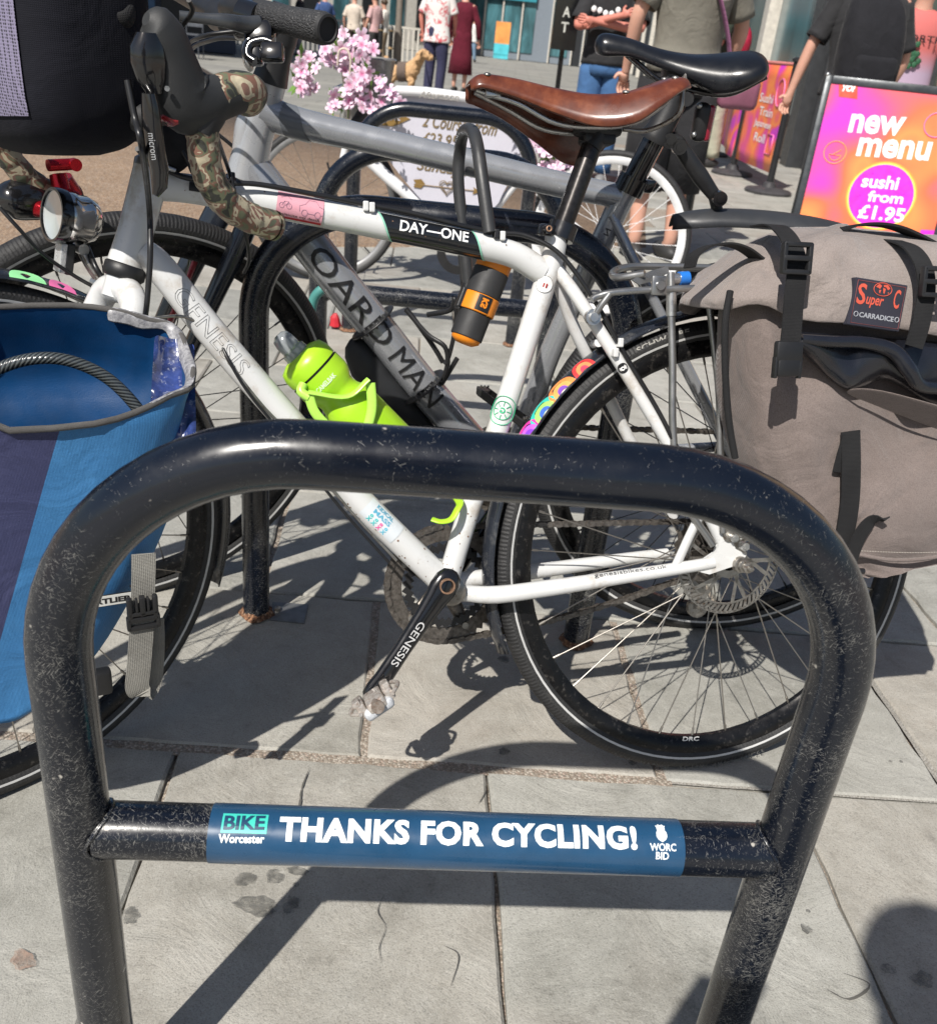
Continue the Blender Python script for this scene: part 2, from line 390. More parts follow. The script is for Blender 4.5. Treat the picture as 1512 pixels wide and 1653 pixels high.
def slabfar():
    t = NT('distant_paving'); b = t.n('TexBrick'); t.l(t.tc.outputs['Object'], b.inputs['Vector']); b.inputs['Scale'].default_value = 1
    b.inputs['Brick Width'].default_value = .9; b.inputs['Row Height'].default_value = .45; b.inputs['Mortar Size'].default_value = .012
    for i, c in enumerate(((.30, .29, .26), (.24, .235, .21), (.17, .16, .14))): b.inputs[i+1].default_value = (*c, 1)
    k = t.mix(t.ramp(t.noise(.6, 5), [(.35, .5), (.6, 0.)]), b.outputs[0], (.15, .15, .145))
    t.set(Base_Color=k, Roughness=.85); return t.m
struct(MB().add([(-300, -60, -.03), (300, -60, -.03), (300, 500, -.03), (-300, 500, -.03)], [[0, 1, 2, 3]]), 'ground', slabfar())
# bed under the slabs
struct(MB().add([(-9, -3, -.012), (9, -3, -.012), (9, 12.2, -.012), (-9, 12.2, -.012)], [[0, 1, 2, 3]]), 'mortar_bed', M_MORTAR)
BROWN = [(-9, .15), (-2.09, 3.93), (-1.06, 4.5), (.23, 5.2), (.85, 5.5), (1.2, 8.6), (-2.4, 11.0), (-6.9, 21.5), (-30, 60), (-40, 20)]
mb = MB(); mb.add([(x, y, .004) for x, y in BROWN] + [(x, y, -.04) for x, y in BROWN], [list(range(len(BROWN)))] + [[i, (i+1) % 10, (i+1) % 10+10, i+10] for i in range(10)])
struct(mb, 'gravel_path', M_BROWN)
def inside(x, y, P=BROWN):
    r = False; j = len(P)-1
    for i in range(len(P)):
        if (P[i][1] > y) != (P[j][1] > y) and x < (P[j][0]-P[i][0])*(y-P[i][1])/(P[j][1]-P[i][1])+P[i][0]: r = not r
        j = i
    return r
SLOPE, VS = .05, -.085
rows = [-2.2, -1.75, -1.3, -.85, -.4, .06, .56, 1.082, 1.525, 1.97, 2.42, 2.85, 3.3, 3.72, 4.03, 4.40, 4.85, 5.3, 5.75, 6.2, 6.65, 7.1, 7.55, 8.0, 8.45, 8.9, 9.35, 9.8, 10.4, 11., 11.6]
fixed = {6: [(-1.25, 0), (-.80, 0), (-.347, 0), (.114, 0), (.578, 0), (1.05, 0), (1.5, 0)],
         7: [(-1.1, 0), (-.60, 0), (-.118, 0), (.338, 0), (.795, 0), (1.25, 0)],
         8: [(-1.3, 0), (-.86, 0), (-.38, 0), (.08, 0), (.53, 0), (.985, 0), (1.45, 0)]}
pav = bpy.data.objects.new('pavement', None); COL.objects.link(pav); WO['pavement'] = V((0, 0, 0)); pav['kind'] = 'structure'
rs = random.Random(5); nslab = 0
def slab(xa, xb, y0, y1, gl, gr, gb, gt, n):
    # corners follow the slightly skewed joints; the outline is worn, the top edge bevelled
    def cy(x, y): return y + SLOPE*x
    def cx(x, y): return x + VS*(y-y0)
    c = [(xa+gl, y0+gb), (xb-gr, y0+gb), (xb-gr, y1-gt), (xa+gl, y1-gt)]
    pts = []
    for i in range(4):
        a, b = c[i], c[(i+1) % 4]
        for k in range(n):
            t = k/n; x = lerp(a[0], b[0], t); y = lerp(a[1], b[1], t)
            j = 0 if n == 1 else rs.uniform(-.0022, .0022)
            pts.append((cx(x, y)+(j if i % 2 else 0), cy(cx(x, y), y)+(0 if i % 2 else j)))
    mx = sum(p[0] for p in pts)/len(pts); my = sum(p[1] for p in pts)/len(pts)
    tx, ty, h = rs.uniform(-.0018, .0018), rs.uniform(-.0018, .0018), rs.uniform(-.0012, .0012)
    def z(x, y): return h+tx*(x-mx)/.25*.5+ty*(y-my)/.25*.5
    m = len(pts); r0 = [V((x, y, -.028)) for x, y in pts]; r1 = [V((x, y, -.004+z(x, y))) for x, y in pts]
    r2 = [V((mx+(x-mx)*.982, my+(y-my)*.982, z(x, y))) for x, y in pts]
    M = MB(); M.loft([r0, r1, r2], caps=(False, True))
    build(M, 'slab', M_STONE, pav, smooth=False)
for ri in range(len(rows)-1):
    y0, y1 = rows[ri], rows[ri+1]; half = 2.0 + max(0, y1)*.62
    if ri in fixed:
        xs = [f[0] for f in fixed[ri]]
        while xs[0] > -4: xs.insert(0, xs[0]-.462)
        while xs[-1] < 4: xs.append(xs[-1]+.462)
    else:
        xs = []; x = -half-rs.random()*.4
        while x < half+.5: xs.append(x); x += rs.choice([.45, .46, .62, .46, .90 if y0 > 3 else .5])
    for a, b in zip(xs[:-1], xs[1:]):
        cxm = (a+b)/2; cym = (y0+y1)/2+SLOPE*cxm
        if inside(cxm, cym) and inside(a, y0+SLOPE*a) and inside(b, y1+SLOPE*b) and inside(a, y1+SLOPE*a) and inside(b, y0+SLOPE*b): continue
        if inside(cxm, cym+.1) and cym > 5.6: continue
        near = y0 < 2; g = .003
        gt = gb = g
        if ri == 6 and cxm < .5: gt = .005
        if ri == 7: gb = .010 if cxm < .35 else .003
        gl = .006 if ri in (7, 8) else .002; gr = .006 if ri in (7, 8) else .003
        slab(a, b, y0, y1, gl, gr, gb, gt, 10 if near else 1); nslab += 1
M_MORT2 = gravel_mat('pale_mortar', [(.36, .34, .30), (.42, .40, .36), (.30, .28, .24)], 420, .4)
def strip(pts, w_, mat, z, nm):
    P = cat([V((x, y, z)) for x, y in pts], 6); vs = []
    for i, p in enumerate(P):
        t_ = (P[min(i+1, len(P)-1)]-P[max(i-1, 0)]).normalized(); s_ = V((-t_.y, t_.x, 0))*w_*(1+.25*sin(i*1.9)); vs += [p-s_, p+s_]
    m = MB().add(vs, [[2*i, 2*i+1, 2*i+3, 2*i+2] for i in range(len(P)-1)]); build(m, nm, mat, pav, smooth=False)
strip([(-1.2, 1.020), (-.489, 1.056), (-.114, 1.076), (.2, 1.092), (.352, 1.100)], .012, M_MORTAR, -.0022, 'mortar_joint')
strip([(-.158, 1.516), (-.136, 1.3), (-.114, 1.08)], .0085, M_MORTAR, -.0025, 'mortar_joint'); strip([(.300, 1.535), (.325, 1.3), (.341, 1.10)], .0085, M_MORTAR, -.0025, 'mortar_joint')
strip([(.352, 1.103), (.78, 1.123), (1.3, 1.15)], .0035, M_MORT2, -.003, 'mortar_joint'); strip([(.132, .56), (.117, 1.07)], .0030, M_MORT2, -.0035, 'mortar_joint'); strip([(.602, .6), (.580, 1.08)], .0045, M_MORT2, -.0028, 'mortar_joint'); strip([(.795, 1.13), (.762, 1.53)], .005, M_MORT2, -.0028, 'mortar_joint')
def blob(mb, px, py, r, asp=1., n=18, seed=0, z=.0042, rough=.25):
    q = random.Random(seed); c = G(px, py); ph = [q.uniform(-1, 1) for _ in range(4)]
    P = []
    for i in range(n):
        a = 2*pi*i/n; k = r*(1+rough*(ph[0]*sin(2*a)+ph[1]*cos(3*a)+ph[2]*sin(5*a)+ph[3]*sin(7*a+1))*.6)
        P.append((c.x+cos(a)*k*asp, c.y+sin(a)*k, z))
    mb.add(P, [list(range(n))])
M_STAIN = pm('dark_damp_stain', (.12, .117, .105), .6, var=.3, vs=80, alpha=95)
for i, (x, y, r, a) in enumerate([(395, 1421, .011, 1.2), (443, 1417, .011, 1.), (470, 1462, .013, .7), (478, 1430, .004, 1), (413, 1464, .015, 1.7),
     (813, 1215, .0085, 1.), (1020, 1232, .007, 1.), (813, 1066, .010, 1.), (1300, 1502, .007, 1), (1303, 1473, .003, 1), (1432, 1566, .007, 1.5), (1436, 1230, .003, 1), (1453, 1231, .003, 1), (480, 1408, .007, 2), (210, 1480, .012, .8), (1487, 1583, .011, 1.3)]):
    m = MB(); blob(m, x, y, r, a, seed=i, z=.0028); build(m, 'stain', M_STAIN, pav, smooth=False)
m = MB(); blob(m, 38, 1552, .012, 1.2, seed=43, z=.003, rough=.35); build(m, 'rust_stain', pm('rusty_stain', (.31, .21, .16), .8, var=.3, vs=90, alpha=80), pav, smooth=False)
M_CRACK = pm('dark_crack', (.10, .095, .085), .9)
def crack(pts, w, seed):
    q = random.Random(seed); P = [G(*p) for p in pts]; P = cat([p+V((q.uniform(-.002, .002), q.uniform(-.002, .002), 0)) for p in P], 5)
    vs = []; 
    for i, p in enumerate(P):
        t = (P[min(i+1, len(P)-1)]-P[max(i-1, 0)]).normalized(); s = V((-t.y, t.x, 0)); k = w*q.uniform(.4, 1.2)*(1-abs(i/(len(P)-1)*2-1)**3)
        vs += [(p.x-s.x*k, p.y-s.y*k, .0027), (p.x+s.x*k, p.y+s.y*k, .0027)]
    m = MB().add(vs, [[2*i, 2*i+1, 2*i+3, 2*i+2] for i in range(len(P)-1)]); build(m, 'crack', M_CRACK, pav, smooth=False)
crack([(502, 1240), (486, 1275), (484, 1300), (470, 1340)], .0016, 1); crack([(622, 1440), (612, 1470), (620, 1500), (611, 1530), (616, 1562)], .0006, 2)
crack([(787, 1260), (781, 1285), (770, 1300)], .0008, 3); crack([(1358, 1570), (1402, 1590), (1372, 1615), (1330, 1600)], .0016, 4); crack([(715, 1530), (740, 1545), (728, 1600)], .0007, 6)
# metal access plate beside the second rack's leg
pl = [G(x, y) for x, y in ((436, 1003), (491, 1008), (498, 978), (440, 974))]
m = MB().prism([V((p.x, p.y, -.004)) for p in pl], (0, 0, 1), .0075)
pt = build(m, 'access_plate', pm('worn_steel_plate', (.20, .205, .21), .4, metal=.6, vs=50), None, smooth=False)
tag(pt, 'small square steel plate set in the paving beside a black rack leg', 'metal plate')
m = MB(); c = G(448, 988); m.cyl(c, c+V((0, 0, .010)), .006, 12); build(m, 'bolt', M_STEEL, pt, smooth=False)
# ------------------------------------------------------------------ cycle racks
RT = .0234
def hoop_path(W, Zt, Rb, z0=-.02):
    P = [(0, z0), (0, .2), (0, .38), (0, Zt-Rb)]
    for i in range(1, 15): a = pi-pi/2*i/14; P.append((Rb+Rb*cos(a), Zt-Rb+Rb*sin(a)))
    P += [(W*.5, Zt)]
    for i in range(15): a = pi/2-pi/2*i/14; P.append((W-Rb+Rb*cos(a), Zt-Rb+Rb*sin(a)))
    P += [(W, .38), (W, .2), (W, z0)]; return P
M_RUST = gravel_mat('flaking_rust', [(.22, .10, .05), (.33, .17, .09), (.12, .06, .035), (.4, .27, .18)], 240)
def make_rack(x, y, yaw, label, W=.59, Zt=.724, Zc=.378, Rb=.178, rt=RT):
    t = thing('bike_rack', (x, y, 0), label, 'bike rack', 'bike racks along the pavement')
    D_ = V((cos(yaw), sin(yaw), 0)); O = V((x, y, 0)); P = [O+D_*a+V((0, 0, 1))*b for a, b in hoop_path(W, Zt, Rb)]
    m = MB(); m.tube(P, rt, 40); h = build(m, 'hoop', M_BLACKPAINT, t, weld=False)
    m = MB(); m.tube([O+D_*(rt*.6)+V((0, 0, Zc)), O+D_*(W-rt*.6)+V((0, 0, Zc))], rt*.985, 40); build(m, 'crossbar', M_BLACKPAINT, t)
    for s, a in ((0, 1), (W, -1)):     # weld bead where the crossbar meets the leg
        pts = []; 
        for k in range(28):
            th = 2*pi*k/28; yy = cos(th)*rt; zz = sin(th)*rt; r_ = sqrt(max(0, (rt+.001)**2-(yy*.97)**2))
            pts.append(O+D_*(s+a*(r_+.0012))+V((-D_.y, D_.x, 0))*yy+V((0, 0, Zc+zz)))
        m = MB(); m.tube(pts, [.0018+.0005*sin(k*2.3) for k in range(28)], 8, closed=True); build(m, 'weld', M_BLACKPAINT, t)
        q = random.Random(int(s*100+x*7)); m = MB()
        ring = [V((O+D_*s))+V((cos(b)*(rt+.004+q.uniform(0, .008)), sin(b)*(rt+.004+q.uniform(0, .008)), .0035)) for b in [2*pi*k/16 for k in range(16)]]
        ring2 = [V((O+D_*s))+V((cos(b)*(rt-.001), sin(b)*(rt-.001), .010+q.uniform(0, .008))) for b in [2*pi*k/16 for k in range(16)]]
        m.loft([ring, ring2], caps=(False, False)); build(m, 'rust_collar', M_RUST, t)
    return t, O, D_
RK = [(-.2859, .5473, .0963), (-.3671, 1.4276, .0372), (-.435, 2.33, .05), (-.50, 3.27, .05)]
r1, RO, RD = make_rack(*RK[0], 'nearest black tubular bike rack with the blue thanks for cycling sticker on its crossbar')
make_rack(*RK[1], 'black hoop rack between the white touring bike and the silver grey bike', Zt=.735)
make_rack(*RK[2], 'black hoop rack behind the silver grey bike, third from the front')
make_rack(*RK[3], 'farthest black hoop rack, in front of the oval menu plaque', Zt=.752)
# sticker round the crossbar
Zc = .378; A0 = RO+V((0, 0, Zc))
vdir = (EYE-(A0+RD*.3)); vdir = (vdir-RD*vdir.dot(RD)).normalized(); vup = RD.cross(vdir)*-1
if vup.z < 0: vup = -vup
def on_bar(px, py):        # distance along the bar and arc height for a pixel on the crossbar
    P = hit(px, py, A0+vdir*RT*.9, vdir); d = P-A0; s = d.dot(RD); h = d.dot(vup); h = max(-RT*.98, min(RT*.98, h)); return s, math.asin(h/RT)*RT
def barfn(s, h, r=RT+.0012): a = h/RT; return A0+RD*s+(vdir*cos(a)+vup*sin(a))*r
s0 = on_bar(336, 1345)[0]; s1 = on_bar(1104, 1370)[0]
def bar_patch(mb, s0, s1, h0, h1, r, ns=24, nh=16):
    vs = [barfn(lerp(s0, s1, i/ns), lerp(h0, h1, j/nh), r) for i in range(ns+1) for j in range(nh+1)]; k = nh+1
    mb.add(vs, [[i*k+j, (i+1)*k+j, (i+1)*k+j+1, i*k+j+1] for i in range(ns) for j in range(nh)])
m = MB(); bar_patch(m, s0, s1, -RT*1.5, RT*1.62, RT+.0004, 8, 30)
stk = build(m, 'sticker', pm('blue_vinyl', (.014, .062, .135), .3, var=.1, vs=30, coat=.5, bump=.05, bs=60), r1)
def bartext(s, p0, p1, hgt, mat, name='sticker_text', bold=.02, r=RT+.0011, font_sp=1., cuts=4):
    (a, ha) = on_bar(*p0); (b, hb) = on_bar(*p1); mm = MB()
    text(mm, s, lambda x, y: barfn(a+x, lerp(ha, hb, x/(b-a))+y, r), w=b-a, h=hgt, bold=bold, spacing=font_sp, cuts=cuts)
    build(mm, name, mat, stk, smooth=False)
M_STW = pm('sticker_white', (.82, .86, .86), .35, var=.03); M_TEAL = pm('sticker_teal', (.05, .52, .42), .35, var=.04); M_STD = pm('sticker_navy', (.012, .05, .11), .35)
bartext('THANKS FOR CYCLING!', (449, 1358), (1027, 1372), .0195, M_STW, bold=.045, font_sp=1.07)
(a, ha), (b, hb) = on_bar(357, 1344), on_bar(431, 1344); m = MB(); bar_patch(m, a, b, ha, ha+.0155, RT+.0008, 2, 8); build(m, 'sticker_box', M_TEAL, stk)
bartext('BIKE', (361, 1340), (427, 1340), .0112, M_STD, bold=.03, r=RT+.0014)
bartext('Worcester', (353, 1360), (427, 1361), .0066, M_STW, bold=.03)
bartext('WORC', (1047, 1373), (1089, 1374), .0058, M_STW, bold=.02); bartext('BID', (1057, 1386), (1078, 1387), .0058, M_STW, bold=.02)
(a, ha) = on_bar(1067, 1359)       # pear emblem
prof = [(-.0046, .001), (-.0032, -.0015), (0, -.0034), (.0032, -.0015), (.0046, .001), (.0044, .0042), (.0032, .0062), (.0036, .0082), (.0030, .0096), (.0044, .0106), (.0026, .0106), (.0018, .0122), (0, .0108), (-.0018, .0122), (-.0026, .0106), (-.0044, .0106), (-.0030, .0096), (-.0036, .0082), (-.0032, .0062), (-.0044, .0042)]
m = MB(); m.add([barfn(a+x, ha+.003+y, RT+.0013) for x, y in prof] + [barfn(a, ha+.007, RT+.0013)], [[i, (i+1) % 20, 20] for i in range(20)]); build(m, 'emblem', M_STW, stk, smooth=False)
# ------------------------------------------------------------------ wheels
def tyre_mat(name, c=(.022, .022, .023), tread=True):
    if name in MC: return MC[name]
    t = NT(name); a = t.n('TexWave', wave_type='BANDS', bands_direction='X', wave_profile='SIN'); a.inputs['Scale'].default_value = 52
    a.inputs['Distortion'].default_value = .8; t.l(t.tc.outputs['UV'], a.inputs['Vector'])
    k = t.ramp(t.noise(60, 6, rough=.7), [(.3, tuple(x*.6 for x in c)), (.6, c), (.8, (.06, .055, .05))])
    t.set(Base_Color=k, Roughness=.62); t.bump(t.math('ADD', t.math('MULTIPLY', a.outputs['Fac'], .8 if tread else .2), t.noise(500, 2)), .6, .0012)
    MC[name] = t.m; return t.m
M_TYRE = tyre_mat('tyre_rubber'); M_TYRES = tyre_mat('tyre_sidewall', (.028, .028, .028), False)
M_RIM = pm('black_rim', (.012, .012, .013), .3, metal=.5, var=.3, vs=40, dirt_glint=(.12, .11, .10), dirt_glint_amt=.2)
M_REFL = pm('reflective_strip', (.50, .50, .49), .5, var=.12, vs=40)
def spoke_mesh():
    m = MB(); m.tube([(0, 0, 0), (0, 0, 1)], 1, 6, caps=False); m.tube([(0, 0, .955), (0, 0, 1)], 1.9, 6)
    me = bpy.data.meshes.new('spoke'); me.from_pydata([tuple(v) for v in m.v], [], m.f); return me
SPM = spoke_mesh(); SPM.materials.append(M_STEEL); SPMB = SPM.copy(); SPMB.materials.clear(); SPMB.materials.append(M_BLKGL)
SPMW = SPM.copy(); SPMW.materials.clear(); SPMW.materials.append(pm('white_rim', (.7, .7, .7), .4))
def wheel(parent, P, R=.343, tw=.016, nsp=32, spm=None, rim=M_RIM, rotor=0, stripe=True, rimd=.026, srad=.0010, hub=M_BLKGL, cross=True, hubw=.036, seed=0, tread=M_TYRE):
    """P: Pl with origin at the contact point; +n is the side facing the camera"""
    c = P.O + P.u*R; ax = P.n; Ri = R-2*tw+.006
    m = MB(); m.lathe(c, ax, [(Ri, -.011), (Ri, .011), (Ri-.007, .0125), (Ri-rimd*.8, .009), (Ri-rimd, .004), (Ri-rimd, -.004), (Ri-rimd*.8, -.009), (Ri-.007, -.0125), (Ri, -.011)], 72, ref=P.f)
    wh = build(m, 'wheel', rim, parent, angle=35)
    prof = []; q = R-tw
    for i in range(-7, 8):
        a = i/7*2.35; prof.append((q+cos(a)*tw, sin(a)*tw*.98))
    m = MB(); m.lathe(c, ax, prof[3:12], 96, ref=P.f); build(m, 'tyre', tread, wh)
    for sl in (prof[:4], prof[11:]):
        m = MB(); m.lathe(c, ax, sl, 96, ref=P.f); build(m, 'sidewall', M_TYRES, wh)
    if stripe:
        for s in (1, -1):
            m = MB(); pr = []
            for i in range(4):
                a = 1.72+.20*i/3; pr.append((q+cos(a)*(tw+.0005), s*sin(a)*(tw*.98+.0005)))
            m.lathe(c, ax, pr, 96, ref=P.f); build(m, 'reflective_stripe', M_REFL, wh)
    m = MB(); m.lathe(c, ax, [(.006, -hubw-.012), (.012, -hubw-.01), (.012, -hubw), (.026, -hubw+.002), (.026, -hubw+.005), (.013, -hubw+.012), (.012, 0), (.013, hubw-.012), (.026, hubw-.005), (.026, hubw-.002), (.012, hubw), (.012, hubw+.01), (.006, hubw+.012)], 28)
    build(m, 'hub', hub, wh, angle=40)
    spm = spm or SPM; Rr = Ri-rimd+.002
    for i in range(nsp):
        side = 1 if i % 2 else -1; a = 2*pi*i/nsp+seed; tw_ = (1.15 if (i//2) % 2 else -1.15) if cross else 0
        A = c + (P.f*cos(a+tw_)+P.u*sin(a+tw_))*.024 + ax*side*(hubw-.004); B = c+(P.f*cos(a)+P.u*sin(a))*Rr
        d = B-A; o = bpy.data.objects.new('spoke', spm); COL.objects.link(o); o.parent = wh
        rot = d.to_track_quat('Z', 'Y').to_matrix().to_4x4(); org = WO[wh.name]
        o.matrix_local = Matrix.Translation(A-org) @ rot @ Matrix.Diagonal((srad, srad, d.length, 1))
    m = MB(); a = 3.9; d = (P.f*cos(a)+P.u*sin(a)); m.cyl(c+d*Rr, c+d*(Rr-.035), .003, 8); build(m, 'valve', M_BLKPL, wh)
    if rotor:
        rr = rotor; oc = c+ax*(hubw+.006); m = MB(); n = 60
        for k in range(n):       # slotted braking ring made of segments
            a0 = 2*pi*k/n; a1 = 2*pi*(k+.58)/n; sk = .10
            rin = rr-.0145
            def p(r, a, z): return oc+(P.f*cos(a)+P.u*sin(a))*r+ax*z
            for z in (.0009, -.0009):
                m.add([p(rin, a0, z), p(rin, a1, z), p(rr-.001, a1+sk, z), p(rr-.001, a0+sk, z)], [[0, 1, 2, 3]])
            m.add([p(rin, a0, .0009), p(rr-.001, a0+sk, .0009), p(rr-.001, a0+sk, -.0009), p(rin, a0, -.0009)], [[0, 1, 2, 3]])
        for r_a, r_b in ((rr-.0165, rr-.0135), (rr-.003, rr)):
            m.lathe(oc, ax, [(r_a, -.0009), (r_a, .0009), (r_b, .0009), (r_b, -.0009), (r_a, -.0009)], 72)
        for k in range(6):
            a = 2*pi*k/6; m.add([p(.026, a-.22, .001), p(.026, a+.05, .001), p(rr-.016, a+.42, .001), p(rr-.016, a+.33, .001)], [[0, 1, 2, 3]])
            m.add([p(.026, a+.0, .001), p(.026, a+.22, .001), p(rr-.016, a+.10, .001), p(rr-.016, a+.0, .001)], [[0, 1, 2, 3]])
        m.lathe(oc, ax, [(.017, -.001), (.017, .0015), (.028, .0015), (.028, -.001), (.017, -.001)], 30)
        build(m, 'brake_disc', M_STEEL, wh, smooth=False)
    return wh, c
def arcfn(P, c, r, a0, off, sgn=-1):
    """text along a circle: x runs along the arc clockwise (seen by the camera)"""
    def fn(x, y):
        a = a0+sgn*x/r; return c+(P.f*cos(a)+P.u*sin(a))*(r+y)+P.n*off
    return fn
# ------------------------------------------------------------------ white touring bicycle
B = Pl(.400, 1.145, .285, -.285)
FWH = Pl(-.571, .963, .86, -.12)
gen = thing('touring_bicycle', (-.10, 1.10, 0), 'white drop bar touring bicycle with brown leather saddle, leaning just behind the nearest rack', 'bicycle', 'parked bicycles')
rw, rc = wheel(gen, B, rotor=.082, nsp=32, seed=.05)
fw_, fc = wheel(gen, FWH, rotor=.08, nsp=32, seed=.2)
# tyre lettering
m = MB(); a1 = B.loc(B.at(1022, 570)); a2 = B.loc(B.at(1100, 549))
aa = atan2(a1[1]-.343, a1[0]); text(m, 'SCHWALBE', arcfn(B, rc, .3285, aa, .0148, 1), w=.082, h=.0078, bold=.02); build(m, 'tyre_lettering', pm('grey_print', (.38, .37, .34), .6, var=.2), rw, smooth=False)
m = MB(); a1 = B.loc(B.at(1225, 1200)); aa = atan2(a1[1]-.343, a1[0]); text(m, '32-622  TYRE 28x1.25   700x32C  E-25', arcfn(B, rc, .3345, aa, .0128, 1), w=.26, h=.0068, bold=.0); build(m, 'tyre_lettering', pm('dark_moulding', (.10, .098, .092), .6), rw, smooth=False)
m = MB(); a1 = B.loc(B.at(1096, 1187)); aa = atan2(a1[1]-.343, a1[0]); text(m, 'DRC', lambda x, y: arcfn(B, rc, .296, aa, .0116)(x, -y), w=.028, h=.007, bold=.02); build(m, 'rim_decal', M_WTEXT, rw, smooth=False)
def bt(path, r, off=0., n=20, k=5, name='tube', mat=M_WHITE, ell=None, closed=False, smoothpath=True, lab=None, P=B, up=None):
    pts = [P.at(p[0], p[1], p[2] if len(p) > 2 else off) for p in path]
    if smoothpath and len(pts) > 2: pts = cat(pts, k, closed)
    mm = MB(); mm.tube(pts, r, n, ell=ell, closed=closed, up=up); return build(mm, name, mat, gen, label=lab)
BB = (719, 943)
# main tubes
TT = [(247, 300), (300, 304), (390, 319), (480, 337), (600, 361), (700, 381), (770, 396), (830, 412), (876, 440)]
DT = [(228, 408), (262, 436), (345, 540), (475, 690), (580, 808), BB]
ST = [(899, 372), (892, 415), (876, 467), (804, 690), (763, 805), (BB[0]+4, BB[1]-8)]
top_tube = bt(TT, .0172, name='top_tube', ell=(1.0, .9)); down_tube = bt(DT, .0188, name='down_tube')
seat_tube = bt(ST, .0152, name='seat_tube')
HT = [(203, 432), (219, 375), (246, 272)]; ht = bt(HT, [.0225, .0205, .0212], name='head_tube', n=28)
# seat cluster, bottom bracket
m = MB(); c = B.at(*BB); m.cyl(c-B.n*.034, c+B.n*.034, .0205, 32); build(m, 'bottom_bracket', M_WHITE, gen, angle=50)
m = MB(); m.lathe(c+B.n*.034, B.n, [(.0195, 0), (.0195, .006), (.0150, .008), (.0, .008)], 32); build(m, 'bearing_cup', M_STEEL, gen, angle=40)
# stays
DROP_N = .066
bt([(900, 436, .004), (935, 485, .020), (995, 578, .036), (1078, 715, .052), (1130, 806, .060), (1163, 872, DROP_N-.004)], .0088, name='seat_stay')
bt([(899, 450, -.006), (921, 516, -.024), (942, 563, -.032), (985, 648, -.046), (1020, 718, -.055), (1086, 835, -.066)], .0086, name='seat_stay')
bt([(BB[0]+24, BB[1]+14, .020), (800, 960, .034), (880, 950, .046), (1000, 932, .058), (1110, 915, DROP_N), (1150, 908, DROP_N)], [.0115, .0125, .0118, .0098, .0088, .0085], name='chain_stay', n=18)
bt([(BB[0]+10, BB[1]-5, -.022), (800, 930, -.032), (880, 920, -.045), (1000, 903, -.058), (1076, 893, -.066)], [.0115, .0125, .0112, .0092, .008], name='chain_stay', n=18)
bt([(1150, 797, .058), (1120, 850, .061), (1090, 914, DROP_N-.002)], .0085, name='stay_brace', ell=(1, .7))
m = MB(); m.tube([B.at(958, 556, -.032), B.at(966, 553, .028)], .006, 10); build(m, 'stay_bridge', M_WHITE, gen)
# dropout plate
pl = [(1128, 905), (1150, 890), (1160, 868), (1176, 868), (1182, 884), (1200, 893), (1192, 906), (1178, 912), (1140, 925), (1125, 921)]
m = MB(); m.prism([B.at(x, y, DROP_N-.004) for x, y in pl], B.n, .008); build(m, 'dropout', M_WHITE, gen, smooth=False, bevel=.001)
ax0 = B.at(1146, 893, DROP_N); axd = B.n
axc = B.loc(rc); A_ = rc + B.n*(DROP_N+.004)
m = MB(); m.lathe(A_, axd, [(.0, .034), (.003, .034), (.0045, .031), (.0045, .026), (.0075, .025), (.0075, .021), (.006, .020), (.006, .017), (.0092, .016), (.0092, .012), (.007, .011), (.007, .009), (.0115, .008), (.0115, 0), (.012, -.002)], 20)
build(m, 'wheel_nut', M_STEEL, gen, angle=30)
m = MB(); m.cyl(rc-B.n*.07, rc+B.n*.07, .005, 12); build(m, 'axle', M_STEEL, gen)
# brake caliper
m = MB(); cc = B.at(1165, 858, .050); m.box(cc, B.f*.022, B.u*.014, B.n*.014, .005); m.cyl(cc+B.n*.01, cc+B.n*.022, .011, 16); m.box(cc+B.u*.012-B.f*.02, B.f*.008, B.u*.006, B.n*.01, .002)
build(m, 'brake_caliper', M_STEEL, gen, angle=40)
for p in ((1179, 866), (1196, 880)):
    m = MB(); c = B.at(*p, .068); m.cyl(c, c+B.n*.012, .006, 12); m.cyl(c+B.n*.012, c+B.n*.016, .0038, 6); build(m, 'caliper_bolt', M_ALU, gen, angle=40)
# cassette and derailleur on the far side
for i, r in enumerate((.028, .032, .037, .042, .048, .054)):
    m = MB(); n = int(r*380); cz = rc-B.n*(.046-.0042*i); P_ = []
    for k in range(n*2): a = pi*k/n; q = r+(.0025 if k % 2 else -.0022); P_.append(cz+(B.f*cos(a)+B.u*sin(a))*q)
    m.prism(P_, B.n, .0018); build(m, 'sprocket', M_RUSTY, gen, smooth=False)
# cranks, chainring, chain
cc = B.at(*BB, .052); tipp = B.at(603, 1112, .060)
cdir = (tipp-cc); L = cdir.length; cd = cdir.normalized(); side = B.n.cross(cd).normalized(); rings = []
for t, wdt, th in ((-.13, .004, .004), (-.10, .014, .008), (-.04, .019, .0095), (.05, .0195, .0095), (.14, .0165, .0085), (.3, .014, .008), (.6, .012, .0075), (.88, .0125, .007), (.97, .0145, .007), (1.05, .0135, .007), (1.10, .006, .004)):
    o = cc+cd*(L*t)+B.n*(.008*t); rings.append([o+side*(cos(a)*wdt)*abs(cos(a))**-.25*(1 if abs(cos(a)) > .01 else 0)+B.n*(sin(a)*th) for a in [2*pi*k/20+.02 for k in range(20)]])
m = MB(); m.loft(rings); crank = build(m, 'crank_arm', M_BLKGL, gen)
m = MB(); m.lathe(cc+B.n*.009, B.n, [(.0105, -.004), (.0105, .0035), (.0085, .0035), (.0085, -.002), (0, -.002)], 24); build(m, 'crank_bolt', pm('rusty_bolt', (.33, .2, .13), .5, metal=.6, var=.3, vs=200), crank, angle=30)
m = MB(); tx = -cd; o = cc+cd*(L*.74)+B.n*.0165; ty = B.n.cross(tx)
if ty.z < 0: pass
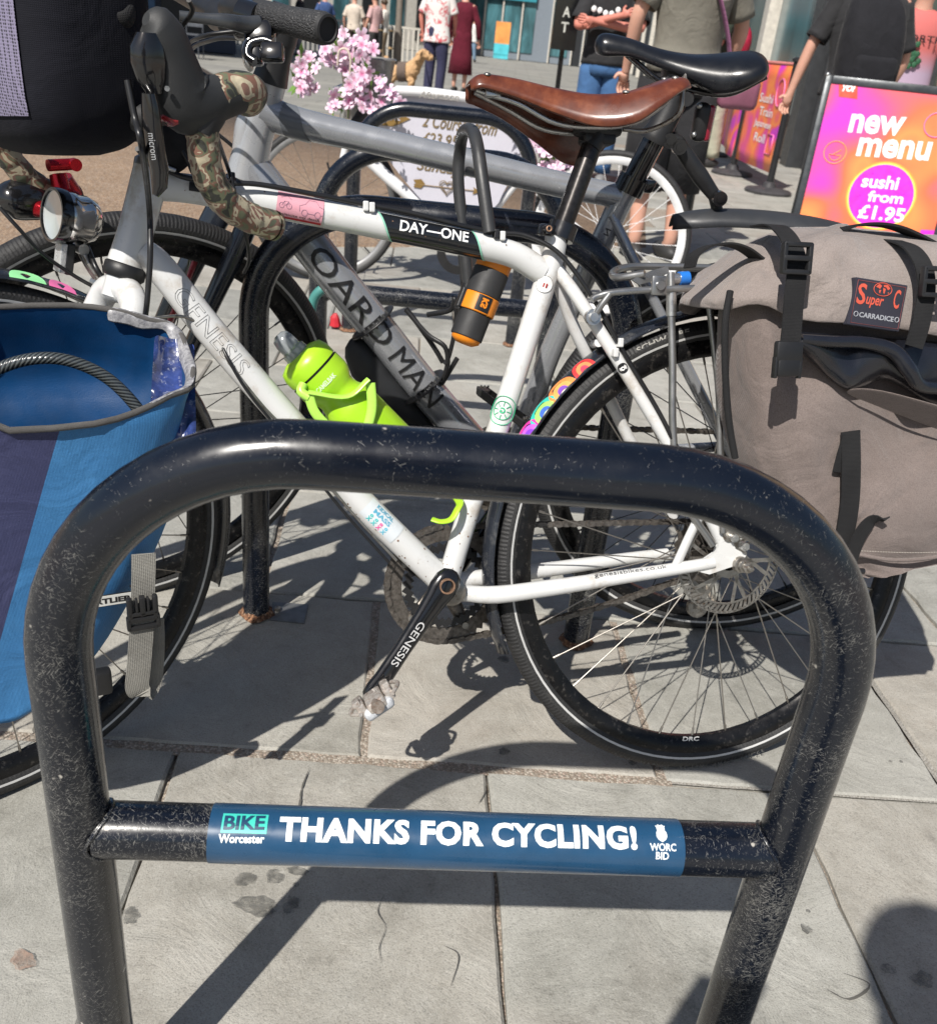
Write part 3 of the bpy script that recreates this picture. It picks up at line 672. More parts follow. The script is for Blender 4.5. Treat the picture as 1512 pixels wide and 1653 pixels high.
tx = cd; o = cc+cd*(L*.34)+B.n*.0150; ty = B.n.cross(tx)
text(m, 'GENESIS', lambda x, y: o+tx*x+ty*(y-.006), w=.068, h=.0105, bold=.004); build(m, 'crank_lettering', pm('silver_print', (.5, .5, .5), .4), crank, smooth=False)
# pedal: small clipless block with cages
pc = B.at(604, 1127, .085); pz = B.n
m = MB(); m.cyl(tipp+B.n*.004, pc+B.n*.030, .006, 14); m.cyl(pc+B.n*.020, pc+B.n*.032, .0085, 16); ped = build(m, 'pedal', pm('dirty_pedal_metal', (.36, .31, .27), .42, metal=.6, var=.3, vs=90, dirt_glint=(.2, .11, .07), dirt_glint_amt=.5), gen, angle=40)
e1 = (-B.f*.85+B.u*.53).normalized(); e2 = B.n.cross(e1)
m = MB(); m.box(pc+B.n*.006, e1*.013, e2*.008, B.n*.020, .004); m.box(pc+e1*.020, e1*.006, e2*.010, B.n*.016, .003); m.box(pc-e1*.020, e1*.006, e2*.010, B.n*.016, .003)
m.tube(cat([pc+e1*.024+B.n*.02, pc+e1*.036, pc+e1*.024-B.n*.02], 5), .003, 8); m.tube(cat([pc-e1*.024+B.n*.02, pc-e1*.036, pc-e1*.024-B.n*.02], 5), .003, 8)
for s in (1, -1): m.box(pc+e1*.022*s+e2*.012+B.n*.010, e1*.005, e2*.004, B.n*.006, .001)
build(m, 'pedal_cage', pm('bright_pedal_metal', (.55, .51, .47), .4, metal=.55, var=.3, vs=90, dirt_glint=(.25, .13, .08), dirt_glint_amt=.4), ped, angle=40)
m = MB(); m.box(B.at(612, 1143, .100), e1*.021, e1.cross(B.n).normalized()*.008, B.n*.009, .006); build(m, 'pedal_plate', pm('scuffed_pale_plastic', (.45, .47, .50), .5, var=.2, vs=200, bump=.3, bs=200), ped, angle=50)
# far crank and pedal
cr = 'chainring'; ro = B.at(*BB, -.045); RR = .086; nt_ = 46
m = MB(); outer = []; 
for k in range(nt_*2): a = pi*k/nt_; q = RR+(.0032 if k % 2 else -.003); outer.append((B.f*cos(a)+B.u*sin(a), q))
inn = RR-.021
for z, fl in ((0, 0), (.003, 1)):
    N_ = nt_*2; vs = [ro+d*q+B.n*z for d, q in outer]+[ro+d*inn+B.n*z for d, q in outer]
    m.add(vs, [[i, (i+1) % N_, (i+1) % N_+N_, i+N_] for i in range(N_)])
N_ = nt_*2
m.add([ro+d*q for d, q in outer]+[ro+d*q+B.n*.003 for d, q in outer], [[i, (i+1) % N_, (i+1) % N_+N_, i+N_] for i in range(N_)])
cr = build(m, 'chainring', M_RUSTY, gen, smooth=False)
m = MB(); P2 = []
for k in range(34*2): a = pi*k/34; P2.append(ro+B.n*.006+(B.f*cos(a)+B.u*sin(a))*(.062+(.0032 if k % 2 else -.003)))
I2 = [ro+B.n*.006+(p-ro-B.n*.006)*.82 for p in P2]; nn2 = len(P2); m.add(P2+I2, [[i, (i+1) % nn2, (i+1) % nn2+nn2, i+nn2] for i in range(nn2)]); build(m, 'inner_ring', M_BLKPL, cr, smooth=False, solid=.003)
for k in range(5):
    a = 2*pi*k/5+.5; d = B.f*cos(a)+B.u*sin(a); mm = MB(); mm.tube([ro-B.n*.004, ro-B.n*.002+d*.055, ro+d*(inn+.006)], [.014, .009, .007], 10, ell=(1, .4), up=B.n.cross(d)); build(mm, 'spider_arm', M_RUSTY, cr)
    mm = MB(); mm.cyl(ro+d*(inn+.004)-B.n*.004, ro+d*(inn+.004)+B.n*.006, .005, 12); build(mm, 'chainring_bolt', M_STEEL, cr, angle=40)
fd = -cd; fo = B.at(*BB, -.062); m = MB(); m.tube([fo-fd*.01, fo+fd*L], [.015, .011], 14, ell=(1, .55), up=B.n.cross(fd)); build(m, 'crank_arm', M_BLKGL, gen)
fp = fo+fd*L-B.n*.05; m = MB(); m.box(fp, B.f*.035, B.n*.03, B.u*.008, .003); build(m, 'pedal', M_BLKPL, gen, angle=40)
# chain: link by link round chainring and rear sprocket
def chain_path(c1, r1, c2, r2, droop=0.):
    P_ = []; d = c2-c1; L_ = d.length; x = d/L_; y = B.n.cross(x); 
    if y.dot(B.u) < 0: y = -y
    def arc(c, r, a0, a1, n): return [c+(x*cos(lerp(a0, a1, i/n))+y*sin(lerp(a0, a1, i/n)))*r for i in range(n+1)]
    P_ += arc(c1, r1, pi/2, 3*pi/2, 26)
    a = c1-y*r1; b = c2-y*r2
    P_ += [lerp(a, b, i/10)-B.u*droop*sin(pi*i/10) for i in range(1, 10)]
    P_ += arc(c2, r2, -pi/2, pi/2, 14)
    a = c2+y*r2; b = c1+y*r1; P_ += [lerp(a, b, i/10) for i in range(1, 10)]
    return P_
def resample(P_, step, closed=True):
    Q = P_+[P_[0]] if closed else P_; out = []; acc = 0; nxt = 0
    for a, b in zip(Q[:-1], Q[1:]):
        l = (b-a).length
        while nxt <= acc+l: out.append(a+(b-a)*((nxt-acc)/l if l else 0)); nxt += step
        acc += l
    return out
def make_chain(parent, path, nrm, mat, w=.0045):
    pts = resample(path, .0127*.5*2, False); M_ = MB()
    for i in range(len(pts)-1):
        a, b = pts[i], pts[i+1]; mid = (a+b)/2; x = (b-a).normalized(); y = nrm.cross(x).normalized(); off = w if i % 2 else w*.6
        for s in (1, -1):
            n = 10; rg = []
            for k in range(n):
                t = 2*pi*k/n; ex = cos(t)*.0085; ey = sin(t)*(.0052-.0016*(1-abs(cos(t)))); rg.append(mid+x*ex+y*ey+nrm*(off*s))
            M_.prism(rg, nrm*s, .001)
        M_.cyl(a-nrm*w*1.1, a+nrm*w*1.1, .0028, 6)
    return build(M_, 'chain', mat, parent, smooth=False)
c2 = rc-B.n*.040; cpath = chain_path(ro+B.n*.0015, RR, c2, .040, .012)
make_chain(gen, cpath, B.n, M_RUSTY)
# rear derailleur
m = MB(); a = rc-B.n*.05-B.u*.075-B.f*.005; m.box(a, B.f*.012, B.u*.03, B.n*.004, .003); m.lathe(a-B.u*.025, B.n, [(.003, -.004), (.017, -.004), (.017, .004), (.003, .004)], 14); m.lathe(a+B.u*.03, B.n, [(.003, -.004), (.015, -.004), (.015, .004), (.003, .004)], 14)
build(m, 'derailleur', M_STEEL, gen, angle=40)
# mudguards
def mudguard(P, c, R, a0, a1, w, mat, n=40, name='mudguard'):
    m = MB(); rings = []
    for i in range(n+1):
        a = lerp(a0, a1, i/n); d = P.f*cos(a)+P.u*sin(a); rings.append([c+d*(R-.010*((k-4)/4)**2)+P.n*w*((k-4)/4) for k in range(9)])
    m.loft(rings, caps=(False, False), closed=False); return build(m, name, mat, gen, solid=.002)
M_GUARD = pm('black_mudguard', (.016, .019, .026), .22, var=.3, coat=.5, dirt_glint=(.10, .10, .10), dirt_glint_amt=.3)
rg = mudguard(B, rc, .360, radians(-22), radians(160), .021, M_GUARD)
fgd = mudguard(FWH, fc, .358, radians(55), radians(205), .021, M_GUARD)
# half-round stickers along the rear guard
def gpt(P, c, R, a, s): d = P.f*cos(a)+P.u*sin(a); return c+d*(R-.010*s*s+.0016)+P.n*.021*s
for (p, q, cols) in (((928, 597), (946, 575), ('#e23a3c', '#f08a58', '#e8445c')), ((893, 640), (917, 612), ('#f08a4a', '#e8a05a', '#7a4ab0')), ((862, 678), (888, 644), ('#35b6a8', '#9ad06a', '#3c62b8')), ((836, 713), (860, 682), ('#e23a9c', '#b05ad0', '#7a3ac0'))):
    a0 = atan2(B.loc(B.at(*p, .02))[1]-.343, B.loc(B.at(*p, .02))[0]); a1 = atan2(B.loc(B.at(*q, .02))[1]-.343, B.loc(B.at(*q, .02))[0])
    for ri, (col, k) in enumerate(zip(cols, (1., .68, .36))):
        m = MB(); N_ = 14; am = (a0+a1)/2; ha = abs(a1-a0)*.75*k; base = [gpt(B, rc, .360, am+ha*cos(pi*i/N_), .97-.92*k*sin(pi*i/N_)) + (B.f*cos(am)+B.u*sin(am))*(.0004*ri) for i in range(N_+1)]
        m.add(base+[gpt(B, rc, .360, am, .9)+(B.f*cos(am)+B.u*sin(am))*(.0004*ri)], [[i, i+1, N_+1] for i in range(N_)])
        build(m, 'half_moon_sticker', pm('sticker'+col, lin(col)[:3], .35, var=.12, vs=60), rg if True else gen, smooth=False)
for (p, q, col) in (((5, 424), (67, 446), '#9fe8a0'), ((70, 440), (116, 458), '#f078b0')):
    pass
# saddle
def saddle(parent, O, f, u, s, L, W, mat, rows_, flap, name='saddle', thick=.0045):
    """rows_: (t along from nose, half width, top height, flap depth)"""
    rings = []
    for t, hw, z, fd in rows_:
        ring = []; o = O-f*(t*L)
        N_ = 18
        for k in range(N_+1):
            q = k/N_*2-1; a = abs(q); sg = 1 if q > 0 else -1
            if a < .62: x = hw*(a/.62)*.93; y = z-.10*hw*(a/.62)**2.2
            else: b = (a-.62)/.38; fk = .64 if sg > 0 else 1.05; x = hw*(.93+.10*sin(b*pi*.5)+.02*b)+fd*.22*b; y = z-.10*hw-fd*fk*b**1.15
            ring.append(o+s*(x*sg)+u*y)
        rings.append(ring)
    rings2 = []
    for j in range(19): pass
    R = [cat([rings[i][j] for i in range(len(rings))], 4) for j in range(19)]; R = [[R[j][i] for j in range(19)] for i in range(len(R[0]))]
    m = MB(); m.loft(R, caps=(False, False), closed=False); return build(m, name, mat, parent, solid=thick)
def leather():
    t = NT('tan_leather'); k = t.ramp(t.noise(24, 7, rough=.65), [(.3, (.06, .013, .007)), (.52, (.12, .030, .013)), (.75, (.24, .075, .032))])
    t.set(Base_Color=k, Roughness=t.ramp(t.noise(50, 4), [(.3, .24), (.7, .40)]), Coat_Weight=.35, Coat_Roughness=.2); t.bump(t.noise(900, 3), .12, .0006); return t.m
M_LEATHER = leather()
sO = B.pt(.400, .980); sE = B.pt(.117, .995); sf = (sO-sE).normalized(); su = (B.u-sf*B.u.dot(sf)).normalized(); ss = B.n
SL = (B.at(757, 130)-B.at(1083, 152)).length*.965
sad = saddle(gen, B.at(757, 130), sf, su, ss, SL, .08, M_LEATHER, [(0, .010, -.006, .012), (.015, .016, .000, .020), (.06, .0185, .004, .026), (.2, .021, .000, .036), (.38, .029, -.010, .050), (.55, .044, -.018, .062), (.70, .064, -.017, .060), (.82, .074, -.009, .042), (.92, .076, .000, .028), (.98, .071, .002, .020), (1.0, .062, -.001, .015)], .05)
S0 = B.at(757, 130)
def sp(t, x, z): return S0-sf*(t*SL)+ss*x+su*z
for t, x, z in ((.07, .016, .004), (.70, .055, -.020), (.93, .066, -.004), (.94, .03, .003), (.94, -.03, .003), (.93, -.066, -.004)):
    m = MB(); c = sp(t, x, z); m.lathe(c-su*.001+ss*.002, (su+ss*.35).normalized(), [(.0045, 0), (.0045, .0014), (.003, .0026), (0, .003)], 14); build(m, 'rivet', M_STEEL, sad)
for s in (1, -1):
    m = MB(); m.tube(cat([sp(.03, .006*s, -.012), sp(.09, .010*s, -.018), sp(.22, .020*s, -.030), sp(.40, .022*s, -.052), sp(.62, .022*s, -.056), sp(.80, .026*s, -.050), sp(.92, .040*s, -.030), sp(.97, .050*s, -.012)], 5), .0036, 10); build(m, 'saddle_rail', M_ALU, sad)
m = MB(); m.tube(cat([sp(.975, .070, -.006), sp(1.0, .035, -.008), sp(1.005, 0, -.010), sp(1.0, -.035, -.008), sp(.975, -.070, -.006)], 5), .0045, 10, ell=(1.6, .5)); build(m, 'cantle_plate', M_STEEL, sad)
m = MB(); m.tube(cat([sp(.985, .060, -.014), sp(.97, .055, -.045), sp(.86, .03, -.060), sp(.74, .024, -.058)], 5), .0032, 10); build(m, 'saddle_rail', M_STEEL, sad)
m = MB(); m.box(sp(.10, .012, -.016), sf*.010, su*.006, ss*.006, .002); m.cyl(sp(.03, .004, -.012), sp(.12, .004, -.014), .004, 10); build(m, 'tension_bolt', M_ALU, sad, angle=40)
# seat post, head and clamp
m = MB(); a = B.at(897, 395); b = B.at(960, 222); m.tube([a-(b-a)*.1, b], .0136, 28)
def satin():
    t = NT('satin_black_anodised'); t.set(Base_Color=t.ramp(t.noise(200, 3), [(.3, (.03, .028, .027)), (.7, (.055, .05, .048))]), Roughness=.26, Metallic=.75); return t.m
M_SATIN = satin()
build(m, 'seat_post', M_SATIN, gen)
m = MB(); c = B.at(964, 207); m.box(c, B.f*.030, B.n*.017, B.u*.011, .006); m.box(c-B.u*.013, B.f*.022, B.n*.015, B.u*.008, .004); m.cyl(c-B.u*.02+B.f*.02, c+B.u*.01+B.f*.02, .004, 10); m.cyl(B.at(950, 238), b+(b-a).normalized()*.004, .0165, 24); build(m, 'seat_post_head', M_BLKPL, gen, angle=40)
m = MB(); a = B.at(906, 374); d = (b-B.at(897, 395)).normalized(); m.tube([a-d*.010, a+d*.010], .0195, 24); e = (B.f*.9+B.n*.4).normalized()
m.box(a+e*.026, e*.012, d*.008, d.cross(e).normalized()*.007, .003); m.cyl(a+e*.030+B.n*.004, a+e*.030+B.n*.016, .006, 14); build(m, 'seat_clamp', M_BLKGL, gen, angle=40)
m = MB(); c = a+e*.030+B.n*.0165; m.lathe(c, B.n, [(.0042, -.004), (.0042, .001), (.0024, .001), (.0024, -.003)], 12); build(m, 'clamp_bolt', pm('rusty_bolt', (.33, .2, .13), .5), gen)
# head set, spacers, stem
hd = (B.at(*HT[2])-B.at(*HT[0])).normalized(); h0 = B.at(*HT[0]); h1 = B.at(*HT[2])
m = MB(); m.tube([h0-hd*.014, h0-hd*.010, h0+hd*.002, h0+hd*.004], [.021, .0245, .0245, .022], 28); build(m, 'headset', M_BLKPL, gen)
m = MB(); m.tube([h1-hd*.002, h1+hd*.006, h1+hd*.010], [.0215, .022, .018], 28); build(m, 'headset_cap', pm('grey_ring', (.35, .35, .35), .3, metal=.6), gen)
m = MB(); m.tube([h1+hd*.008, h1+hd*.055], .0185, 24); build(m, 'spacer', M_BLKPL, gen)
# steering direction
SH = FWH.f.copy(); SL_ = FWH.n.copy()      # heading of the turned bars, towards camera side
stem0 = h1+hd*.045; barc = stem0+SH*.095+hd*.012
m = MB(); m.tube([stem0-hd*.022, stem0+hd*.024], .0205, 22); m.tube([stem0, barc], [.016, .0165], 18); m.tube([barc-SL_*.022, barc+SL_*.022], .0205, 22); build(m, 'stem', M_BLKPL, gen, angle=50)
# fork
cr_ = h0-hd*.020; ha = FWH.n
m = MB(); m.tube([h0-hd*.012, cr_-hd*.018], .019, 24)
for s in (1, -1):
    m.tube(cat([cr_-hd*.006, cr_-hd*.012+ha*.030*s, cr_-hd*.05+ha*.048*s, lerp(cr_, fc, .5)+ha*.055*s-SH*.02, fc+ha*.052*s+hd*.02, fc+ha*.052*s], 7), [.017, .0165, .016, .0135, .010, .009], 18)
build(m, 'fork', M_WHITE, gen)
# ------------------------------------------------------------------ cockpit, decals and fittings of the white bicycle
def tubemap(pts, r, P_eye=EYE, face=None):
    """(s, h) -> point on a tube: s metres along, h arc metres above the line facing the camera"""
    Q = pts; acc = [0]
    for a, b in zip(Q[:-1], Q[1:]): acc.append(acc[-1]+(b-a).length)
    def fn(s, h, dr=.0012):
        s = max(0, min(acc[-1], s)); i = 0
        while i < len(Q)-2 and acc[i+1] < s: i += 1
        t = (s-acc[i])/(acc[i+1]-acc[i]); c = Q[i].lerp(Q[i+1], t); T = (Q[i+1]-Q[i]).normalized()
        v = (face if face is not None else P_eye-c); v = (v-T*v.dot(T)).normalized(); u = T.cross(v)
        if u.z < 0: u = -u
        a = h/r; return c+(v*cos(a)+u*sin(a))*(r+dr)
    def find(px, py):
        best = (9e9, 0, 0)
        for k in range(241):
            s = acc[-1]*k/240; P = fn(s, 0, 0); d = P-EYE; z = d.dot(FW); x = 756+FPX*d.dot(CR)/z; y = 826.5-FPX*d.dot(CU)/z
            e = (x-px)**2+(y-py)**2
            if e < best[0]: best = (e, s, z)
        # signed height in metres from the facing line
        P = fn(best[1], 0, 0); d = P-EYE; z = d.dot(FW); x = 756+FPX*d.dot(CR)/z; y = 826.5-FPX*d.dot(CU)/z
        hh = math.copysign(sqrt(best[0])/FPX*z, y-py); return best[1], math.asin(max(-.95, min(.95, hh/r)))*r
    return fn, find
def patch(fn, s0, s1, h0, h1, dr, skew=0., ns=10, nh=12):
    m = MB(); k = nh+1
    vs = [fn(lerp(s0, s1, i/ns)+skew*(j/nh-.5), lerp(h0, h1, j/nh), dr) for i in range(ns+1) for j in range(nh+1)]
    return m.add(vs, [[i*k+j, (i+1)*k+j, (i+1)*k+j+1, i*k+j+1] for i in range(ns) for j in range(nh)])
def tpath(L_, P=B, off=0.): return cat([P.at(x, y, off) for x, y in L_], 5)
tt = tpath(TT); tfn, tfd = tubemap(tt, .0168); dtp = tpath(DT); dfn, dfd = tubemap(dtp, .0188); stp = tpath(ST); sfn, sfd = tubemap(stp, .0152)
a = tfd(624, 366)[0]; b = tfd(771, 396)[0]
build(patch(tfn, a-.002, b+.002, -.0168*1.9, .0168*1.9, .0004, -.034), 'black_band', pm('gloss_band', (.01, .011, .013), .2, coat=.5), top_tube)
for s_, sk in ((a, 1), (b, -1)): build(patch(tfn, s_-.0026, s_, -.03, .03, .0007, -.034, ns=1) if sk == 1 else patch(tfn, s_, s_+.0026, -.03, .03, .0007, -.034, ns=1), 'green_edge', pm('mint_edge', (.25, .55, .42), .4), top_tube)
a, ha = tfd(645, 372); b, hb = tfd(754, 392); m = MB()
text(m, 'DAY\u2014ONE', lambda x, y: tfn(a+x, y+ha+.0+(hb-ha)*x/(b-a), .0010), w=b-a, h=.0135, bold=.02, cuts=3); build(m, 'top_tube_lettering', M_WTEXT, top_tube, smooth=False)
a, _ = tfd(447, 330); b, _ = tfd(522, 345); pk = build(patch(tfn, a, b, -.016, .021, .0005), 'pink_sticker', pm('pink_sticker', (.62, .30, .36), .4, var=.05), top_tube)
build(patch(tfn, a+.001, b-.001, -.0155, -.0125, .0009), 'red_stripe', pm('red_stripe', (.45, .02, .03), .4), pk)
m = MB(); text(m, 'Politicise my death', lambda x, y: tfn(a+.003+x, y-.0115, .0010), w=b-a-.006, h=.0042, bold=.012, cuts=2); build(m, 'sticker_print', M_BTEXT, pk, smooth=False)
m = MB()    # line drawing: a bicycle and a car
def ringline(mb, fn, s, h, r, w=.00018, n=14, dr=.001):
    P_ = [fn(s+cos(2*pi*i/n)*r, h+sin(2*pi*i/n)*r, dr) for i in range(n)]; mb.tube(P_, w, 4, closed=True)
def linep(mb, fn, pts, w=.00018, dr=.001): mb.tube([fn(x, y, dr) for x, y in pts], w, 4)
for s_ in (.006, .015): ringline(m, tfn, a+s_, .001, .003)
linep(m, tfn, [(a+.006, .001), (a+.009, .006), (a+.014, .006), (a+.015, .001)]); linep(m, tfn, [(a+.009, .006), (a+.0105, .001), (a+.014, .006)])
linep(m, tfn, [(a+.004, .010), (a+.012, .013), (a+.017, .009)])
for s_ in (.034, .050): ringline(m, tfn, a+s_, -.003, .0035)
linep(m, tfn, [(a+.028, -.002), (a+.027, .004), (a+.034, .007), (a+.038, .013), (a+.047, .013), (a+.051, .007), (a+.057, .005), (a+.057, -.002), (a+.054, -.003)]); linep(m, tfn, [(a+.038, -.003), (a+.046, -.003)])
build(m, 'sticker_drawing', pm('ink', (.12, .10, .18), .5), pk)
a, _ = tfd(306, 300); b, _ = tfd(332, 303); build(patch(tfn, a, b, -.002, .012, .0006), 'tape_square', M_BTEXT, top_tube)
# outlined down tube lettering
a, ha = dfd(284, 470); b, hb = dfd(406, 592)
m = MB(); outline_text(m, 'GENESIS', lambda x, y: dfn(a+x, y-.0105, .0003), b-a, .021); build(m, 'down_tube_lettering', pm('outline_grey', (.10, .10, .10), .5), down_tube)
a, _ = dfd(592, 815); b, _ = dfd(634, 875); ks = build(patch(dfn, a, b, -.012, .019, .0005), 'white_sticker', pm('clear_sticker', (.60, .64, .67), .25, var=.05), down_tube)
for tx_, h_, c_ in (('KIDICAL', .010, (.10, .35, .5)), ('MASS', .002, (.10, .35, .5))):
    m = MB(); text(m, tx_, lambda x, y: dfn(a+.012+x, h_+y, .0010), w=.030, h=.006, bold=.03, cuts=2); build(m, 'sticker_print', pm('sticker_blue', c_, .4), ks, smooth=False)
for k, c_ in enumerate(((.05, .45, .45), (.06, .5, .5), (.75, .08, .3), (.1, .45, .6))):
    m = MB(); text(m, '\u25cf' if False else 'o', lambda x, y: dfn(a+.012+k*.009+x, -.004+y, .0010), w=.005, h=.0038, bold=.05); text(m, 'X', lambda x, y: dfn(a+.011+k*.009+x, -.0105+y, .0010), w=.007, h=.006, bold=.03); build(m, 'sticker_figure', pm('figure%d' % k, c_, .4), ks, smooth=False)
# paint chips round the bottom bracket
q = random.Random(9); M_CHIP = pm('rusty_chip', (.16, .085, .05), .7, var=.4, vs=200); LD = dfd(BB[0]-2, BB[1]-6)[0]
def disc_on(fn, s, h, r, dr, n=24): return MB().add([fn(s+cos(2*pi*i/n)*r, h+sin(2*pi*i/n)*r, dr) for i in range(n)]+[fn(s, h, dr)], [[i, (i+1) % n, n] for i in range(n)])
for i in range(26): build(disc_on(dfn, LD-q.expovariate(14), q.uniform(-.02, .02), q.uniform(.0005, .0019), .0004, 6), 'paint_chip', M_CHIP, down_tube, smooth=False)
for i in range(14): build(disc_on(sfn, sfd(720, 930)[0]-q.expovariate(18), q.uniform(-.015, .015), q.uniform(.0005, .0015), .0004, 6), 'paint_chip', M_CHIP, seat_tube, smooth=False)
for i in range(16): build(disc_on(tfn, q.uniform(.03, .6), q.uniform(-.006, .014), q.uniform(.0004, .0011), .0004, 6), 'paint_chip', M_CHIP, top_tube, smooth=False)
# round badges
def disc_on(fn, s, h, r, dr, n=24): return MB().add([fn(s+cos(2*pi*i/n)*r, h+sin(2*pi*i/n)*r, dr) for i in range(n)]+[fn(s, h, dr)], [[i, (i+1) % n, n] for i in range(n)])
s_, h_ = sfd(876, 458); bd = build(disc_on(sfn, s_, 0, .0115, .0006), 'round_badge', M_BTEXT, seat_tube, smooth=False)
build(disc_on(sfn, s_, 0, .0108, .0009), 'badge_face', pm('badge_white', (.7, .7, .68), .4), bd, smooth=False)
M_RED = pm('signal_red', (.5, .02, .02), .35)
for dx in (-.0015, .0015): 
    for dy, ww in ((-.0042, .003), (-.0005, .003)): build(patch(sfn, s_+.003*dx/.0015*.0+.0005-.002, s_+.004, dy-.0008+.001, dy+.001+.0012, .0012, ns=2, nh=2), 'badge_mark', M_RED, bd)
s_, h_ = sfd(804, 660); M_GRN = pm('green_print', (.02, .42, .20), .4); m = MB()
for r_ in (.0195, .0125): ringline(m, sfn, s_, .002, r_, .0006, 28)
for k in range(8): aa = pi*k/4; linep(m, sfn, [(s_+cos(aa)*.006, .002+sin(aa)*.006), (s_+cos(aa)*.0125, .002+sin(aa)*.0125)], .0006)
text(m, 'G', lambda x, y: sfn(s_+.004-y, -.002+x, .0012), h=.008, bold=.03); build(m, 'green_badge', M_GRN, seat_tube)
sst = cat([B.at(995, 578, .036), B.at(1078, 715, .052)], 3); ssf, ssd = tubemap(sst, .0088); q_, _ = ssd(1003, 596); m = disc_on(ssf, q_, 0, .0072, .0006); build(m, 'dot_badge', M_BTEXT, gen, smooth=False)
m = MB(); text(m, 'c', lambda x, y: ssf(q_+.003-y, -.003+x, .001), h=.0055, bold=.04); build(m, 'badge_letter', M_WTEXT, gen, smooth=False)
csp = cat([B.at(950, 936, .0525), B.at(1100, 917, .064)], 3); csf, _ = tubemap(csp, .0100)
m = MB(); text(m, 'genesisbikes.co.uk', lambda x, y: csf(.006+x, y+.0005, .0008), w=.105, h=.0075, bold=.0, cuts=2); build(m, 'stay_lettering', pm('grey_ink', (.05, .05, .05), .5), gen, smooth=False)
# drop bars
HND = pm('camo', (0, 0, 0)) if False else None
def camo():
    t = NT('camouflage_tape'); v = t.n('TexNoise'); v.inputs['Scale'].default_value = 36; v.inputs['Detail'].default_value = 2; v.inputs['Distortion'].default_value = 1.4
    t.l(t.tc.outputs['Object'], v.inputs['Vector'])
    k = t.ramp(v.outputs['Fac'], [(0, (.03, .032, .026)), (.39, (.12, .13, .075)), (.46, (.19, .095, .065)), (.515, (.42, .37, .26)), (.60, (.19, .10, .075)), (.65, (.10, .11, .07))], 'CONSTANT')
    k = t.mix(t.ramp(t.noise(90, 7, rough=.8), [(.45, 0.), (.75, .5)]), k, (.10, .09, .075)); t.set(Base_Color=k, Roughness=.5); t.bump(t.noise(300, 3), .2, .001); return t.m
M_CAMO = camo()
PD = Pl(0, 0, .86, 0); PD.O = barc+SL_*.205; PFD = Pl(0, 0, .86, 0); PFD.O = barc-SL_*.205
def taped(name, pts, r=.0158, turns=.022):
    P_ = resample(cat(pts, 8), .003, False); rr = []
    for i in range(len(P_)): f = (i*.003/turns) % 1; rr.append(r*(.95+.085*f))
    m = MB(); m.tube(P_, rr, 20); return build(m, name, M_CAMO, gen)
near = [(407, 156), (385, 142), (360, 140)]
m = MB(); m.tube(cat([barc, barc+SL_*.09, PD.at(416, 162)+SH*.02-SL_*.04, PD.at(407, 158)], 6), .0125, 16); build(m, 'handlebar', M_BLKMT, gen)
taped('bar_tape', [PD.at(418, 160)-SL_*.02, PD.at(400, 148), PD.at(370, 147), PD.at(345, 158)], .0185)
taped('bar_tape', [PD.at(326, 185), PD.at(327, 215), PD.at(330, 250), PD.at(340, 290), PD.at(366, 328), PD.at(400, 350), PD.at(440, 364)], .0160)
m = MB(); c = PD.at(441, 364); d = (c-PD.at(400, 350)).normalized(); m.lathe(c, d, [(.0165, 0), (.016, .004), (.010, .007), (0, .007)], 20); build(m, 'bar_plug', M_CAMO, gen)
m = MB(); m.tube(cat([barc, barc-SL_*.1, PFD.at(-60, 170), PFD.at(-20, 205)], 6), .0125, 14); build(m, 'handlebar', M_BLKMT, gen)
taped('bar_tape', [PFD.at(-15, 208), PFD.at(0, 232), PFD.at(18, 258), PFD.at(45, 288), PFD.at(75, 308), PFD.at(108, 318), PFD.at(128, 318)], .0160)
# hood: rubber body with rising horn
def loft_path(cs, secs, n=18, P=None):
    """cs: centres; secs: list of (a, b) half sizes; section spanned by side s and normal"""
    m = MB(); rings = []
    for i, (c, (a, b)) in enumerate(zip(cs, secs)):
        T = (cs[min(i+1, len(cs)-1)]-cs[max(0, i-1)]).normalized(); s = P.n; u = T.cross(s).normalized()
        rings.append([c+u*cos(2*pi*k/n)*a+s*sin(2*pi*k/n)*b for k in range(n)])
    m.loft(rings); return m
pts = [(385, 152), (352, 158), (322, 168), (298, 158), (286, 125), (276, 90), (262, 60), (248, 38), (236, 30)]
sec = [(.018, .018), (.0215, .0185), (.0290, .020), (.0330, .0205), (.0265, .0195), (.0225, .0185), (.0225, .0175), (.0185, .0155), (.006, .006)]
cs = cat([PD.at(*p) for p in pts], 3); ss_ = [(lerp(sec[i//3][0], sec[min(i//3+1, 8)][0], (i % 3)/3), lerp(sec[i//3][1], sec[min(i//3+1, 8)][1], (i % 3)/3)) for i in range(len(cs))]
build(loft_path(cs, ss_, 20, PD), 'brake_hood', pm('grey_black_rubber', (.022, .023, .024), .6, var=.2, bump=.2, bs=900), gen)
m = loft_path([PD.at(*p) for p in ((335, 178), (326, 196), (320, 215))], [(.020, .018), (.019, .018), (.0165, .0165)], 16, PD); build(m, 'brake_hood', M_BLKMT, gen)
pts = [(238, 52), (240, 75), (242, 100), (246, 128), (251, 150)]; m = loft_path([PD.at(*p, .004) for p in pts], [(.010, .010), (.0175, .013), (.0185, .0135), (.015, .012), (.008, .008)], 16, PD); build(m, 'shifter_cap', M_BLKGL, gen)
pts = [(240, 150), (243, 175), (246, 205), (251, 240), (258, 275), (258, 300), (251, 316)]
m = loft_path([PD.at(*p, .012) for p in pts], [(.006, .008), (.0075, .011), (.0085, .011), (.0085, .0105), (.0085, .0095), (.0075, .008), (.003, .004)], 14, PD); lev = build(m, 'brake_lever', M_BLKGL, gen)
